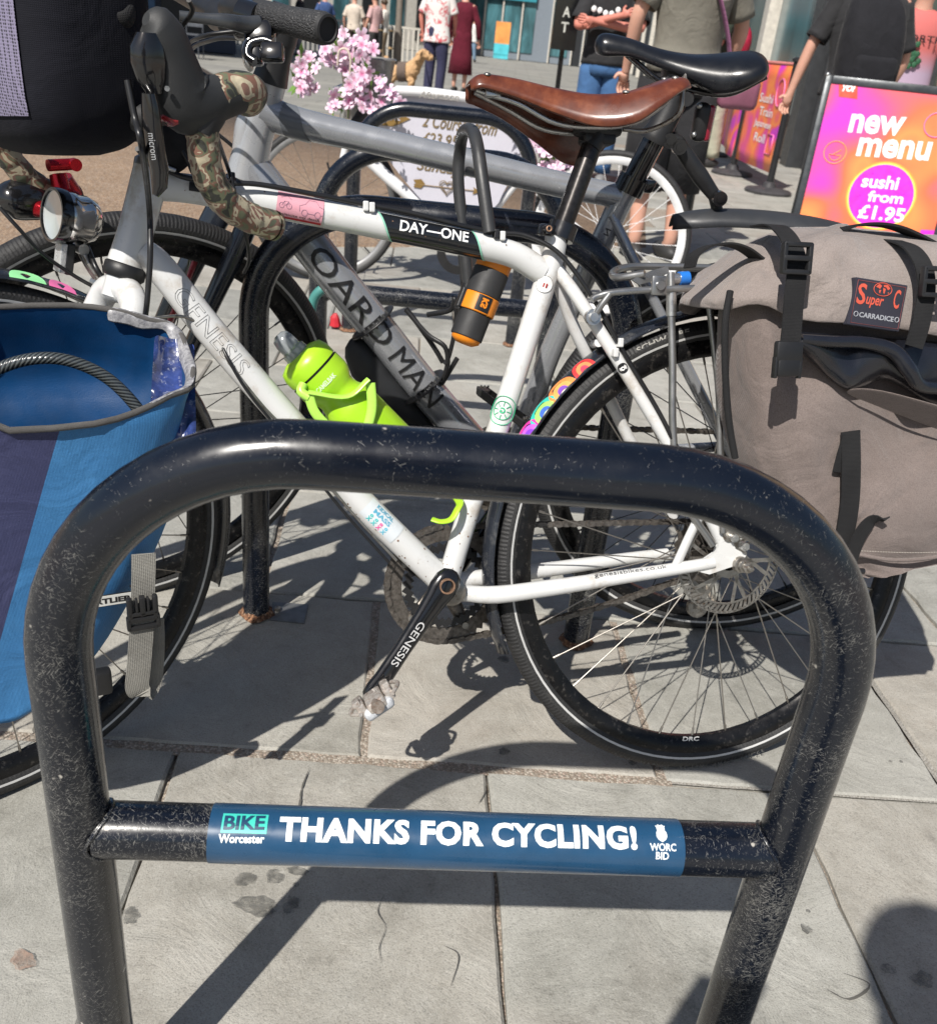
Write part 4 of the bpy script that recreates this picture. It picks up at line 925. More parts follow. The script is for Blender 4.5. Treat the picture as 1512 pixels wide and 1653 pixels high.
m = MB(); text(m, 'microSHIFT'[0:5]+'m', lambda x, y: PD.at(242, 215, .0235)+(PD.at(248, 258, .0235)-PD.at(242, 215, .0235))*(x/.034)+PD.f*(-y+.002), w=.034, h=.0065, bold=.0); build(m, 'lever_lettering', M_WTEXT, lev, smooth=False)
m = MB(); m.cyl(PD.at(270, 143, .017), PD.at(270, 143, .0195), .0025, 10); build(m, 'hood_pin', M_ALU, gen)
m = loft_path([PD.at(*p, 0) for p in ((300, 190), (272, 192), (258, 186))], [(.006, .014), (.007, .013), (.003, .006)], 12, PD); build(m, 'red_trim', pm('dark_red_gloss', (.25, .01, .015), .25, coat=.5), gen)
# head of the stem wrapped in black cloth
m = MB(); m.tube(cat([B.at(288, 195), B.at(281, 225), B.at(272, 250), B.at(262, 268)], 5), [.028, .029, .025, .017], 18); build(m, 'cloth_cover', pm('black_cloth', (.010, .010, .012), .9, var=.4, vs=30, bump=.5, bs=120), gen)
m = MB(); m.tube([B.at(250, 262, .02), B.at(284, 276, .02)], .0028, 8); build(m, 'headset_ring', M_ALU, gen)
# far bar end: red lamp clamp and a black pod light
c0 = PFD.at(98, 305, .02); M_REDAN = pm('red_anodised', (.42, .012, .022), .22, metal=.75, var=.2, vs=60)
m = MB(); m.tube([PFD.at(90, 295), PFD.at(108, 322)], .0235, 20); m.tube([PFD.at(94, 282, .018), PFD.at(103, 318, .028)], .011, 12)
m.cyl(PFD.at(78, 267, .026), PFD.at(118, 265, .026), .0075, 14); m.cyl(PFD.at(110, 312, .02), PFD.at(124, 318, .02), .007, 14); m.cyl(PFD.at(55, 335, .01), PFD.at(77, 340, .03), .011, 16)
cl = build(m, 'lamp_clamp', M_REDAN, gen, angle=50)
m = MB(); c = PFD.at(119, 265, .028); m.cyl(c, c+PFD.n*.008, .008, 16); m.cyl(PFD.at(113, 313, .03), PFD.at(113, 313, .038), .0065, 14); build(m, 'clamp_knob', M_REDAN, cl, angle=50)
m = MB(); cs = cat([PFD.at(*p) for p in ((-2, 332), (12, 326), (38, 322), (68, 325), (84, 326))], 3); m = loft_path(cs, [(.006, .008), (.012, .015), (.018, .02), (.022, .023), (.0245, .024), (.026, .024), (.0265, .024), (.026, .023), (.025, .022), (.023, .02), (.021, .018), (.018, .015), (.014, .012)], 18, PFD); build(m, 'pod_lamp', M_BLKGL, gen)
# cables
def cable(pts, r, mat=M_CABLE, name='cable'):
    m = MB(); m.tube(cat(pts, 8), r, 8); return build(m, name, mat, gen)
cable([PD.at(206, 130, -.01), PD.at(218, 190, .0), PD.at(230, 240, .01), B.at(241, 330, .075), B.at(243, 400, .072), B.at(240, 460, .07), B.at(233, 520, .055), FWH.at(215, 600, .06)], .0033)
cable([PD.at(222, 240, 0.), PD.at(238, 258, -.01), PD.at(250, 266, -.03)], .0026)
cable([B.at(264, 272, .01), B.at(300, 287, .024), B.at(360, 295, .026), B.at(420, 298, .022), B.at(520, 316, .014), B.at(590, 330, .010), B.at(660, 343, .010), B.at(740, 363, .010), B.at(800, 375, .010), B.at(850, 381, .014), B.at(905, 412, .026), B.at(960, 487, .036), B.at(1010, 575, .046), B.at(1060, 660, .055), B.at(1088, 714, .064), B.at(1130, 800, .07)], .0032)
cable([PD.at(345, 190, -.02), PD.at(352, 225, -.02), B.at(366, 265, .03), B.at(374, 290, .028), B.at(384, 330, .022), B.at(398, 385, .012), B.at(402, 420, -.02), B.at(394, 440, -.05)], .0024)
cable([B.at(292, 240, .02), B.at(304, 262, .02), B.at(312, 280, .02), B.at(330, 300, .01), B.at(420, 340, -.02), B.at(447, 366, -.02)], .0024)
cable([B.at(300, 200, .03), B.at(320, 245, .03), B.at(345, 280, .03), B.at(372, 292, .03)], .0022)
cable([B.at(235, 515, .05), B.at(300, 512, .02), B.at(350, 545, .01), B.at(372, 588, .02), B.at(420, 650, .022), B.at(470, 705, .022), B.at(560, 818, .024), B.at(640, 905, .026)], .0019, M_STEEL)
cable([B.at(300, 500, .0), B.at(345, 530, .0), B.at(366, 575, .022), B.at(400, 632, .025), B.at(455, 700, .025), B.at(548, 818, .025), B.at(628, 908, .027)], .0021)
cable([FWH.at(0, 335, .02), FWH.at(30, 368, .03), FWH.at(70, 410, .03), FWH.at(120, 445, .03), FWH.at(165, 470, .03)], .0024)
for p, q in (((440, 305), (458, 318)),): pass
for px_, py_ in ((590, 336), (600, 338), (800, 381), (810, 384), (375, 290), (1083, 714), (1000, 556), (992, 572)):
    m = MB(); c = B.at(px_, py_-3, .012 if px_ < 900 else .045); m.box(c, B.f*.0035, B.u*.006, B.n*.006, .0015); build(m, 'cable_guide', M_WHITE if px_ not in (800, 375, 1083) else M_BLKPL, gen, smooth=False)
# dynamo lamp on the fork crown
Lc = FWH.at(100, 350, .02); Lb = FWH.at(140, 360, .02); 
lv = (EYE-Lc).normalized(); la = (SH*.78+V((0, 0, 1))*.02-SL_*.05).normalized(); LA = FWH.at(118, 352, .02)
CH = pm('chrome_lamp', (.62, .60, .58), .12, metal=1., var=.06); M_GLASS = pm('lamp_glass', (.55, .58, .58), .06, metal=.35, var=.1, coat=1.)
la = ((D(86, 348, .955)-D(149, 358, .985))).normalized()
m = MB(); m.lathe(LA, la, [(0, -.034), (.014, -.032), (.024, -.025), (.028, -.014), (.0285, .0), (.0300, .002), (.0300, .012)], 36); lamp = build(m, 'headlamp', CH, gen, angle=50)
m = MB(); m.lathe(LA, la, [(.0300, .0115), (.0315, .012), (.0325, .020), (.0315, .026), (.0285, .026), (.0275, .022)], 36); build(m, 'lamp_bezel', M_BLKGL, lamp, angle=50)
m = MB(); m.lathe(LA, la, [(.0285, .0235), (.018, .0215), (0, .0205)], 32); build(m, 'lamp_lens', M_GLASS, lamp, angle=40)
m = MB(); m.lathe(LA, la, [(.0275, .022), (.012, .012), (0, .010)], 24); build(m, 'lamp_reflector', CH, lamp)
lu = (V((0, 0, 1))-la*la.z).normalized(); ls = la.cross(lu)
m = MB(); m.box(LA-lu*.048+la*.010, la*.004, ls*.010, lu*.018, .002); build(m, 'lamp_reflex', pm('prism_reflector', (.6, .6, .6), .25, metal=.5, bump=.9, bs=500), lamp, smooth=False)
m = MB(); m.box(LA-lu*.048+la*.002, la*.005, ls*.011, lu*.019, .002); build(m, 'lamp_reflex_back', M_BLKPL, lamp, smooth=False)
A1 = LA-lu*.034-la*.012; A2 = FWH.at(166, 462, .035); 
for s in (-1, 1):
    m = MB(); m.tube(cat([A1+ls*.006*s, lerp(A1, A2, .5)+ls*.005*s+SH*.002, A2+ls*.006*s], 4), .0035, 8); build(m, 'lamp_bracket', M_STEEL, gen)
m = MB(); m.cyl(A1-ls*.012, A1+ls*.012, .007, 14); build(m, 'bracket_bolt', M_ALU, gen, angle=40)
m = MB(); m.cyl(A2-ls*.012, A2+ls*.016, .010, 18); m.cyl(A2+ls*.012, A2+ls*.020, .006, 6); build(m, 'bracket_bolt', M_ALU, gen, angle=40)
m = MB(); m.tube(cat([A1-SH*.01, lerp(A1, A2, .4)-ls*.018, lerp(A1, A2, .8)-ls*.014, A2-lu*.015-ls*.01], 5), .0035, 8); build(m, 'lamp_wire', M_CABLE, gen)
# front guard stickers
for (x0, y0), (x1, y1), cc_ in (((6, 424), (67, 443), (.30, .75, .35)), ((72, 441), (117, 459), (.80, .18, .42))):
    P0 = FWH.at(x0, y0, 0); P1 = FWH.at(x1, y1, 0); a0 = atan2((P0-fc).dot(FWH.u), (P0-fc).dot(FWH.f)); a1 = atan2((P1-fc).dot(FWH.u), (P1-fc).dot(FWH.f)); N_ = 12; am = (a0+a1)/2; ha_ = abs(a1-a0)/2
    base = [gpt(FWH, fc, .3585, am+ha_*cos(pi*i/N_), .95-.8*sin(pi*i/N_)) for i in range(N_+1)]; m = MB().add(base+[gpt(FWH, fc, .3585, am, .93)], [[i, i+1, N_+1] for i in range(N_)]); build(m, 'half_moon_sticker', pm('sticker%d' % x0, cc_, .35), fgd, smooth=False)
# rear carrier
M_CAR = pm('silver_carrier_rod', (.36, .36, .355), .32, metal=.85, var=.15)
def rod(pts, r=.005, mat=M_CAR, name='carrier_rod', k=6): 
    m = MB(); m.tube(cat([B.at(*p) for p in pts], k), r, 12); return build(m, name, mat, gen)
rod([(1170, 433, -.05), (1100, 431, -.05), (1030, 430, -.05), (1000, 434, -.035), (988, 442, -.01), (998, 448, .02), (1040, 442, .045)], .0052)
rod([(1300, 464, .06), (1200, 464, .06), (1100, 466, .06), (1000, 471, .055), (965, 478, .05), (955, 484, .05)], .0048)
rod([(1300, 440, -.06), (1180, 436, -.055), (1100, 432, -.055)], .005)
rod([(984, 474, .055), (972, 490, .052), (962, 505, .048), (957, 513, .045)], .0045)
m = MB(); c = B.at(956, 512, .045); m.cyl(c-B.n*.004, c+B.n*.004, .0105, 18); m.cyl(c+B.n*.004, c+B.n*.0075, .006, 12); build(m, 'carrier_bolt', M_ALU, gen, angle=40)
m = MB(); c = B.at(1063, 461, .064); m.box(c, B.f*.011, B.u*.013, B.n*.003, .003); m.cyl(c, c+B.n*.007, .006, 14); build(m, 'carrier_clamp', M_CAR, gen, angle=40)
m = MB(); m.prism([B.at(x, y, .04) for x, y in ((1018, 452), (1052, 436), (1076, 430), (1078, 440), (1058, 452), (1030, 460))], B.n, .003); build(m, 'carrier_clamp', M_CAR, gen, smooth=False)
m = MB(); c = B.at(1095, 450, .03); m.cyl(c, B.at(1110, 449, .03), .0095, 14); build(m, 'blue_cap', pm('blue_plastic', (.02, .16, .55), .35), gen, angle=40)
m = MB(); m.cyl(B.at(1078, 452, .03), B.at(1096, 450, .03), .008, 12); build(m, 'carrier_nut', M_ALU, gen, angle=40)
rod([(1082, 440, .05), (1083, 505, .055), (1085, 590, .058), (1086, 700, .062), (1100, 800, .066), (1150, 880, .072)], .0052, k=4)
rod([(1142, 470, .065), (1152, 560, .068), (1160, 640, .070), (1162, 740, .072), (1166, 860, .075)], .0048, k=4)
m = MB(); m.cyl(B.at(1083, 468, .055), B.at(1083, 510, .055), .0068, 14); build(m, 'carrier_sleeve', M_ALU, gen)
# bottle cage holder bits
m = MB(); m.tube(cat([B.at(697, 838, .03), B.at(712, 842, .035), B.at(728, 838, .034), B.at(738, 822, .03), B.at(742, 812, .02), B.at(735, 800, .0)], 5), .0042, 8, ell=(.5, 1.4)); build(m, 'bottle_cage', pm('lime_plastic', (.36, .62, .03), .38), gen)
# lime bottle in a lime cage
ba = B.at(462, 548, .0); bb_ = B.at(660, 745, .0); bax = (bb_-ba).normalized()
bt_ = thing('water_bottle', ba, 'lime green squeeze bottle with clear cap in the lime cage of the white bike', 'bottle')
def lime():
    t = NT('lime_translucent'); k = t.ramp(t.noise(14, 5), [(.3, (.30, .56, .015)), (.7, (.42, .70, .03))]); t.set(Base_Color=k, Roughness=.34, Subsurface_Weight=.15, Subsurface_Radius=(.02, .02, .005)); t.bump(t.noise(60, 3), .15, .002); return t.m
M_LIME = lime(); bs = B.at(462, 548); 
b0 = B.at(458, 585); b0 = B.at(480, 572)
m = MB(); m.lathe(b0, bax, [(.0, 0), (.022, .001), (.033, .006), (.0365, .016), (.0365, .028)], 36); build(m, 'bottle_cap', M_LIME, bt_, angle=50)
m = MB(); m.lathe(b0, bax, [(.0350, .028), (.0350, .031)], 36); build(m, 'cap_seam', M_BTEXT, bt_)
m = MB(); m.lathe(b0, bax, [(.0370, .031), (.0372, .048), (.0355, .056), (.0295, .065), (.0285, .071), (.030, .078), (.0355, .088), (.0368, .10), (.0368, .205), (.034, .215), (0, .216)], 36); bod = build(m, 'bottle_body', M_LIME, bt_, angle=60)
m = MB(); m.lathe(b0, -bax, [(.017, -.002), (.0165, .008), (.0135, .010), (.0135, .022), (.0115, .030), (.006, .034), (0, .034)], 24); build(m, 'bottle_nozzle', pm('clear_grey_plastic', (.42, .45, .47), .12, var=.1, Transmission_Weight=.55), bt_, angle=40)
bfn, bfd = tubemap([b0, b0+bax*.2], .0368); m = MB(); text(m, 'CAMELBAK', lambda x, y: bfn(.049+y*.0, 0, .0)+(bfn(.049, .01, 0)-bfn(.049, .01, 0))+(bfn(.050-y, -.016+x, .0006)-bfn(.049, 0, 0)), w=.032, h=.0065, bold=.03); build(m, 'bottle_lettering', pm('pale_green_print', (.6, .75, .5), .4), bt_, smooth=False)
M_LIMEP = pm('lime_cage_plastic', (.40, .72, .10), .3, var=.05)
cg = []
for q0, q1, q2 in (((498, 633), (560, 640), (595, 612)), ((598, 618), (600, 660), (590, 700)), ((498, 636), (508, 665), (530, 690))):
    m = MB(); Q = [B.at(*q, .040) for q in (q0, q1, q2)]; m.tube(cat(Q, 6), .0065, 10, ell=(.35, 1.)); build(m, 'cage_arm', M_LIMEP, gen)
m = MB(); m.tube(cat([B.at(490, 620, .03), B.at(486, 632, .034), B.at(500, 642, .038)], 5), .006, 10); build(m, 'cage_arm', M_LIMEP, gen)
# mini pump / multi tool: orange and black cylinder under the top tube
ta = B.at(800, 420, -.03); tb = B.at(752, 545, -.03); td = (tb-ta).normalized()
tl = thing('tool_canister', ta, 'orange and black cylindrical tool canister hanging below the top tube of the white bike', 'tool canister')
M_ORG = pm('orange_plastic', (.72, .22, .01), .35, var=.06); LT = (tb-ta).length
def seg(a, b, r, mat, name, **k):
    m = MB(); m.lathe(ta, td, [(r*.96, a*LT), (r, a*LT+.001), (r, b*LT-.001), (r*.96, b*LT)], 30); return build(m, name, mat, tl, angle=40)
seg(-.02, .14, .024, M_ORG, 'orange_collar'); seg(.14, .46, .0245, M_BLKMT, 'black_barrel'); seg(.46, .68, .0255, M_ORG, 'orange_collar'); seg(.68, 1.0, .0225, M_BLKMT, 'black_barrel')
m = MB(); m.lathe(ta, td, [(.0205, LT*.985), (.020, LT+.004), (.012, LT+.009), (0, LT+.009)], 26); build(m, 'end_cap', M_ORG, tl)
kfn, kfd = tubemap([ta, tb], .0255); build(patch(kfn, LT*.47, LT*.66, -.016, .004, .0006), 'dark_label', M_BTEXT, tl)
m = MB(); text(m, 'KS', lambda x, y: kfn(LT*.50+x, -.011+y, .0012), w=.013, h=.009, bold=.05, cuts=2); build(m, 'label_lettering', M_ORG, tl, smooth=False)
m = MB(); m.box(lerp(ta, tb, .48)+B.f*.026, B.f*.006, td*.014, B.n*.008, .002); build(m, 'canister_bracket', M_BLKPL, tl, smooth=False)
# D-lock standing across the frames
dk = thing('d_lock', B.at(770, 430), 'black D-lock shackle looped over the frames of the white and silver bikes', 'lock')
m = MB(); m.tube(cat([B.at(790, 376, .012), B.at(778, 290, .0), B.at(770, 235, -.02), B.at(762, 212, -.06), B.at(748, 214, -.12), B.at(742, 245, -.16), B.at(740, 300, -.17), B.at(752, 420, -.17), B.at(757, 470, -.17)], 8), .0088, 16); build(m, 'shackle', pm('rubber_coated_shackle', (.03, .031, .033), .45, var=.15, bump=.1, bs=500), dk)
m = MB(); m.cyl(B.at(745, 500, -.17), B.at(757, 460, -.17), .011, 16); build(m, 'lock_end', M_BLKPL, dk)
# ------------------------------------------------------------------ silver grey bicycle behind
Q = Pl(.455, 1.545, .07, .03); QF = Pl(-.593, 1.460, .64, .14)
bo = thing('hybrid_bicycle', (-.05, 1.52, 0), 'silver grey flat bar bicycle with black saddle behind the white touring bike', 'bicycle', 'parked bicycles')
M_TYREB = tyre_mat('wide_tyre_rubber', (.016, .016, .017)); 
w2, qc = wheel(bo, Q, R=.358, tw=.019, nsp=28, spm=SPMB, seed=.1, tread=M_TYREB)
w3, qfc = wheel(bo, QF, R=.358, tw=.019, nsp=28, spm=SPMB, rotor=.08, seed=.3, tread=M_TYREB, rimd=.03)
def qt(path, r, off=0., n=20, k=5, name='tube', mat=M_GREYPAINT, ell=None, P=Q, par=bo, up=None):
    pts = [P.at(p[0], p[1], p[2] if len(p) > 2 else off) for p in path]
    if len(pts) > 2: pts = cat(pts, k)
    mm = MB(); mm.tube(pts, r, n, ell=ell, up=up); return build(mm, name, mat, par)
M_SILV = pm('pale_silver_paint', (.40, .41, .43), .28, metal=.35, var=.04, coat=.7)
qt([(437, 128), (424, 175), (410, 230), (397, 285)], [.0235, .024, .026, .030], name='head_tube', n=28, mat=M_SILV)
q_tt = qt([(425, 178), (470, 196), (600, 226), (750, 261), (900, 297), (1005, 318)], [.026, .0225, .0195, .0195, .019, .018], name='top_tube', n=24)
q_dt = qt([(400, 262), (428, 300), (505, 400), (560, 470), (617, 540), (680, 620), (745, 695), (812, 770)], [.028, .030, .0295, .0292, .029], name='down_tube', n=28)
qt([(1020, 296), (1004, 320), (971, 390), (896, 550), (862, 640), (815, 770)], [.0185, .0185, .0185, .0185, .019], name='seat_tube', n=22)
qt([(415, 165), (404, 205), (400, 262)], [.018, .022, .024], name='head_gusset', mat=M_SILV)
# graphic darker band on the top tube
qtp = [Q.at(*p) for p in ((425, 178), (470, 196), (600, 226), (750, 261), (900, 297), (1005, 318))]; qtf, qtd = tubemap(cat(qtp, 5), .0222)
qdp = [Q.at(*p) for p in ((400, 262), (428, 300), (505, 400), (560, 470), (617, 540), (680, 620), (745, 695), (812, 770))]; qdf, qdd = tubemap(cat(qdp, 5), .0296)
for (p, q, sk) in (((452, 190), (490, 200), .03),):
    a, _ = qtd(*p); b, _ = qtd(*q); build(patch(qtf, a, b, -.035, .03, .0012, -.03), 'grey_band', pm('mid_grey_band', (.12, .13, .145), .35, coat=.4), q_tt)
m = MB(); a, _ = qdd(510, 402); b, _ = qdd(628, 552); c_, _ = qdd(640, 568); d_, _ = qdd(702, 652)
text(m, 'OARD', lambda x, y: qdf(a+x, y-.017, .0016), w=b-a, h=.034, bold=.004, cuts=5)
text(m, 'MAN', lambda x, y: qdf(c_+x, y-.017, .0016), w=d_-c_, h=.034, bold=-.0, cuts=5); build(m, 'down_tube_lettering', M_BTEXT, q_dt, smooth=False)
m = MB(); qsp = [Q.at(1004, 320), Q.at(971, 390), Q.at(896, 550)]; qsf, qsd = tubemap(cat(qsp, 4), .0186); a, _ = qsd(968, 375); text(m, 'Z', lambda x, y: qsf(a-y, -.006+x, .0008), h=.010, bold=.01); build(m, 'seat_tube_lettering', M_BTEXT, bo, smooth=False)
# battery pack and straps under the down tube
M_BAT = pm('matt_black_pack', (.014, .015, .017), .55, var=.2, bump=.1, bs=800)
pk = [(556, 506), (600, 520), (650, 585), (705, 655), (735, 700), (724, 705), (700, 690), (640, 640), (580, 580), (560, 545)]
o0 = Q.at(640, 610); ax_ = (Q.at(720, 690)-Q.at(575, 520)).normalized(); dn = ax_.cross(Q.n).normalized(); 
if dn.z > 0: dn = -dn
rg_ = []
for t, a, dd in ((-.078, .003, .000), (-.074, .012, .002), (-.064, .018, .006), (-.04, .0235, .011), (-.0, .0225, .012), (.04, .019, .010), (.08, .015, .007), (.11, .011, .004), (.135, .006, .0)):
    c = o0+ax_*t*1.25+dn*(.016+dd); rg_.append([c+dn*cos(2*pi*k/20)*a*1.25+Q.n*sin(2*pi*k/20)*min(.021, a) for k in range(20)])
m = MB(); m.loft(rg_); bat = build(m, 'battery_pack', M_BAT, bo)
for p in ((617, 517), (700, 620)):
    a, _ = qdd(*p); 
    m = MB(); P_ = []
    for i in range(26):
        th = 2*pi*i/26; v = qdf(a, th*.0296, .0055 if cos(th) > -.3 else .007); P_.append(v+(0 if True else 0)*V((0, 0, 0)))
    m.tube(P_, .008, 8, closed=True, ell=(.3, 1.), up=None); st_ = build(m, 'rubber_strap', M_BLKPL, bo)
    for h_ in (-.016, -.008, 0., .008, .016, .024):
        m = MB(); q0 = qdf(a-.006, h_, .0085); q1 = qdf(a+.006, h_, .0085); m.tube([q0, q1], .0018, 6, ell=(1., 1.)); build(m, 'strap_slot', pm('strap_bar_grey', (.07, .07, .07), .4), st_)  # bars coloured a little paler than the black strap
m = MB(); m.box(Q.at(655, 655, -.0), ax_*.006, dn*.024, Q.n*.004, .003); build(m, 'strap_tail', M_BLKPL, bo, angle=40)
# bottle cage of the silver bike
for pts in ([(655, 500, .0), (690, 540, .012), (718, 560, .022), (722, 590, .02), (712, 620, .01), (738, 578, .012)], [(690, 508, -.02), (727, 500, .01), (733, 480, .02), (736, 520, .02), (726, 570, .02), (718, 588, .02)], [(655, 498, 0), (672, 520, .0), (700, 560, .0), (715, 585, 0)]):
    qt([(x, y, z) for x, y, z in pts], .0042, 0, 8, name='bottle_cage', mat=M_BLKPL, ell=(1, .7))
# stem and bars
hS = QF.f.copy(); hL = QF.n.copy(); hh = (Q.at(437, 128)-Q.at(397, 285)).normalized(); k0 = Q.at(437, 128)
m = MB(); m.tube([k0-hh*.004, k0+hh*.010, k0+hh*.030], [.0255, .0235, .021], 24); m.tube([k0+hh*.03, k0+hh*.085], .0215, 24); build(m, 'spacer', M_BLKPL, bo, angle=40)
bc2 = k0+hh*.075+hS*.085
m = MB(); m.tube([k0+hh*.05, k0+hh*.098], .0225, 20); m.tube([k0+hh*.070, bc2], [.019, .018], 18); m.tube([bc2-hL*.024, bc2+hL*.024], .022, 20); build(m, 'stem', M_BLKPL, bo, angle=40)
ge = D(527, 47, 1.10); g0 = D(415, 22, 1.17); gd = (ge-g0).normalized(); gl = (ge-g0).length
m = MB(); m.tube(cat([bc2-hL*.30, bc2, g0-gd*.06, g0], 8), .0125, 14); build(m, 'handlebar', M_BLKPL, bo)
def griprub():
    t = NT('ribbed_grip'); v = t.n('TexVoronoi', feature='DISTANCE_TO_EDGE'); v.inputs['Scale'].default_value = 1; t.l(t.mapping((150, 280, 1), (0, 0, .3), 'UV'), v.inputs['Vector'])
    t.set(Base_Color=(.03, .03, .031), Roughness=.62); t.bump(t.ramp(v.outputs['Distance'], [(0, 0.), (.25, 1.)]), .6, .0015); return t.m
m = MB(); m.tube([g0, g0+gd*.004, lerp(g0, ge, .5), ge-gd*.006, ge], [.0155, .0172, .0165, .0185, .017], 28); grip = build(m, 'grip', griprub(), bo, angle=50)
m = MB(); m.lathe(ge, gd, [(.0175, -.002), (.0165, .003), (.0135, .0035), (.0125, -.001), (0, -.002)], 26); build(m, 'grip_end', M_BLKMT, grip, angle=40)
# brake clamp and lever of the silver bike
LP = lambda x, y, d=1.14: D(x, y, d)
m = MB(); m.tube([LP(392, 22, 1.17), LP(420, 30, 1.16)], .0175, 18); m.box(LP(402, 45, 1.15), CR*.020, CU*.012, FW*.012, .006); m.tube(cat([LP(440, 70), LP(425, 66), LP(405, 72), LP(400, 90), LP(412, 100)], 5), .007, 10); m.box(LP(420, 58, 1.15), CR*.018, CU*.015, FW*.014, .006); m.box(LP(412, 82, 1.15), CR*.010, CU*.016, FW*.012, .005)
build(m, 'brake_mount', M_BLKGL, bo, angle=40)
m = MB(); m.tube(cat([LP(420, 38), LP(395, 40, 1.13), LP(365, 34, 1.11), LP(330, 30, 1.10), LP(290, 26, 1.09)], 5), [.009, .010, .008, .006, .006], 12, ell=(1, .6)); build(m, 'brake_lever', pm('satin_grey_lever', (.12, .125, .13), .3, metal=.7), bo)
m = MB(); m.tube(cat([LP(405, 112, 1.15), LP(398, 100, 1.14), LP(396, 75, 1.14), LP(404, 62, 1.14)], 6), .004, 8); build(m, 'shifter_clip', M_ALU, bo)
m = MB(); m.box(LP(440, 85, 1.14), CR*.014, CU*.011, FW*.008, .004); build(m, 'shifter_pod', M_BLKGL, bo, angle=30)
for pts in ([(385, 50, 1.14), (330, 58, 1.15), (300, 75, 1.2), (285, 110, 1.25), (290, 200, 1.3), (330, 300, 1.35)], [(395, 62, 1.16), (345, 64, 1.2), (305, 90, 1.3), (318, 180, 1.35), (380, 240, 1.4)], [(305, 0, 1.0), (310, 20, 1.02), (290, 50, 1.05), (280, 90, 1.1)]):
    m = MB(); m.tube(cat([D(*p) for p in pts], 8), .0028, 8); build(m, 'cable', M_CABLE, bo)
# fork with red inner face
fcn = Q.at(392, 305)
for s in (1, -1):
    m = MB(); m.tube(cat([fcn, fcn-hh*.03+QF.n*.045*s, lerp(fcn, qfc, .45)+QF.n*.058*s, qfc+QF.n*.056*s], 7), [.022, .021, .017, .011], 16, ell=(1.25, .8)); fk = build(m, 'fork_leg', pm('fork_black', (.012, .015, .022), .25, coat=.5), bo)
m = MB(); a = lerp(fcn, qfc, .18); m.tube(cat([a-QF.n*.048, lerp(fcn, qfc, .5)-QF.n*.040, lerp(fcn, qfc, .85)-QF.n*.044], 5), .010, 10, ell=(1.3, .5)); build(m, 'red_fork_panel', pm('deep_red_gloss', (.28, .008, .02), .3, coat=.4), bo)
# stays, crank
for s in (1, -1):
    m = MB(); m.tube(cat([Q.at(985, 345)+Q.n*.01*s, Q.at(1060, 500)+Q.n*.045*s, qc+Q.n*.064*s], 5), .0085, 12); build(m, 'seat_stay', M_GREYPAINT, bo)
    m = MB(); m.tube(cat([Q.at(818, 772)+Q.n*.02*s, qc+Q.f*.2+Q.n*.055*s-Q.u*.03, qc+Q.n*.064*s], 5), .0095, 12); build(m, 'chain_stay', M_GREYPAINT, bo)
bbq = Q.at(818, 775); m = MB(); m.cyl(bbq-Q.n*.04, bbq+Q.n*.04, .024, 24); build(m, 'bottom_bracket', M_GREYPAINT, bo, angle=40)
pq = Q.at(838, 640, .13); m = MB(); m.tube([bbq+Q.n*.06, Q.at(800, 672, .07)], [.014, .011], 12, ell=(1, .6)); build(m, 'crank_arm', M_BLKPL, bo)
def platform_pedal(c, e1, e2, e3, par):
    m = MB(); 
    for s in (1, -1): m.box(c+e1*.042*s, e1*.005, e2*.046, e3*.007, .002); m.box(c+e2*.046*s, e1*.044, e2*.005, e3*.007, .002)
    m.box(c, e1*.012, e2*.046, e3*.008, .003)
    p = build(m, 'pedal', M_BLKPL, par, smooth=False)
    for i in (-1, 0, 1):
        for s in (1, -1):
            m = MB(); q = c+e1*.041*s+e2*.034*i; m.cyl(q, q+e3*.011, .0018, 6); build(m, 'pedal_pin', M_STEEL, p)
platform_pedal(Q.at(815, 658, .11), (Q.f*.8+Q.u*.45-Q.n*.2).normalized(), (Q.n*.8+Q.f*.2+Q.u*.3).normalized(), V((0, 0, 1)), bo)
cpq = chain_path(bbq-Q.n*.045, .083, qc-Q.n*.045, .035, .01); make_chain(bo, cpq, Q.n, M_RUSTY)
m = MB(); m.lathe(bbq-Q.n*.047, Q.n, [(.03, 0), (.082, 0), (.082, .003), (.03, .003), (.03, 0)], 44); build(m, 'chainring', M_RUSTY, bo, smooth=False)
# seat post, collar, saddle
sa = Q.at(1018, 298); sb = Q.at(1102, 135); sdv = (sb-sa).normalized()
m = MB(); m.tube([sa-sdv*.012, sa+sdv*.012], .0235, 22); m.box(sa+Q.f*-.026+sdv*.0, Q.f*.009, sdv*.010, Q.n*.008, .003); build(m, 'seat_clamp', M_BLKGL, bo, angle=40)
m = MB(); m.tube([sa, lerp(sa, sb, .52)], .0170, 24); build(m, 'seat_post', M_BLKGL, bo)
m = MB(); m.tube([lerp(sa, sb, .44), lerp(sa, sb, .50), lerp(sa, sb, .56), lerp(sa, sb, 1.0)], [.023, .0235, .020, .0185], 24); build(m, 'clamp_collar', M_BLKPL, bo, angle=40)
m = MB(); m.box(Q.at(1103, 118), Q.f*.030, Q.u*.013, Q.n*.018, .005); m.cyl(Q.at(1083, 128, -.02), Q.at(1083, 128, .026), .008, 12); m.cyl(Q.at(1108, 160, .01), Q.at(1108, 160, .028), .010, 14); build(m, 'saddle_clamp', M_BLKPL, bo, angle=40)
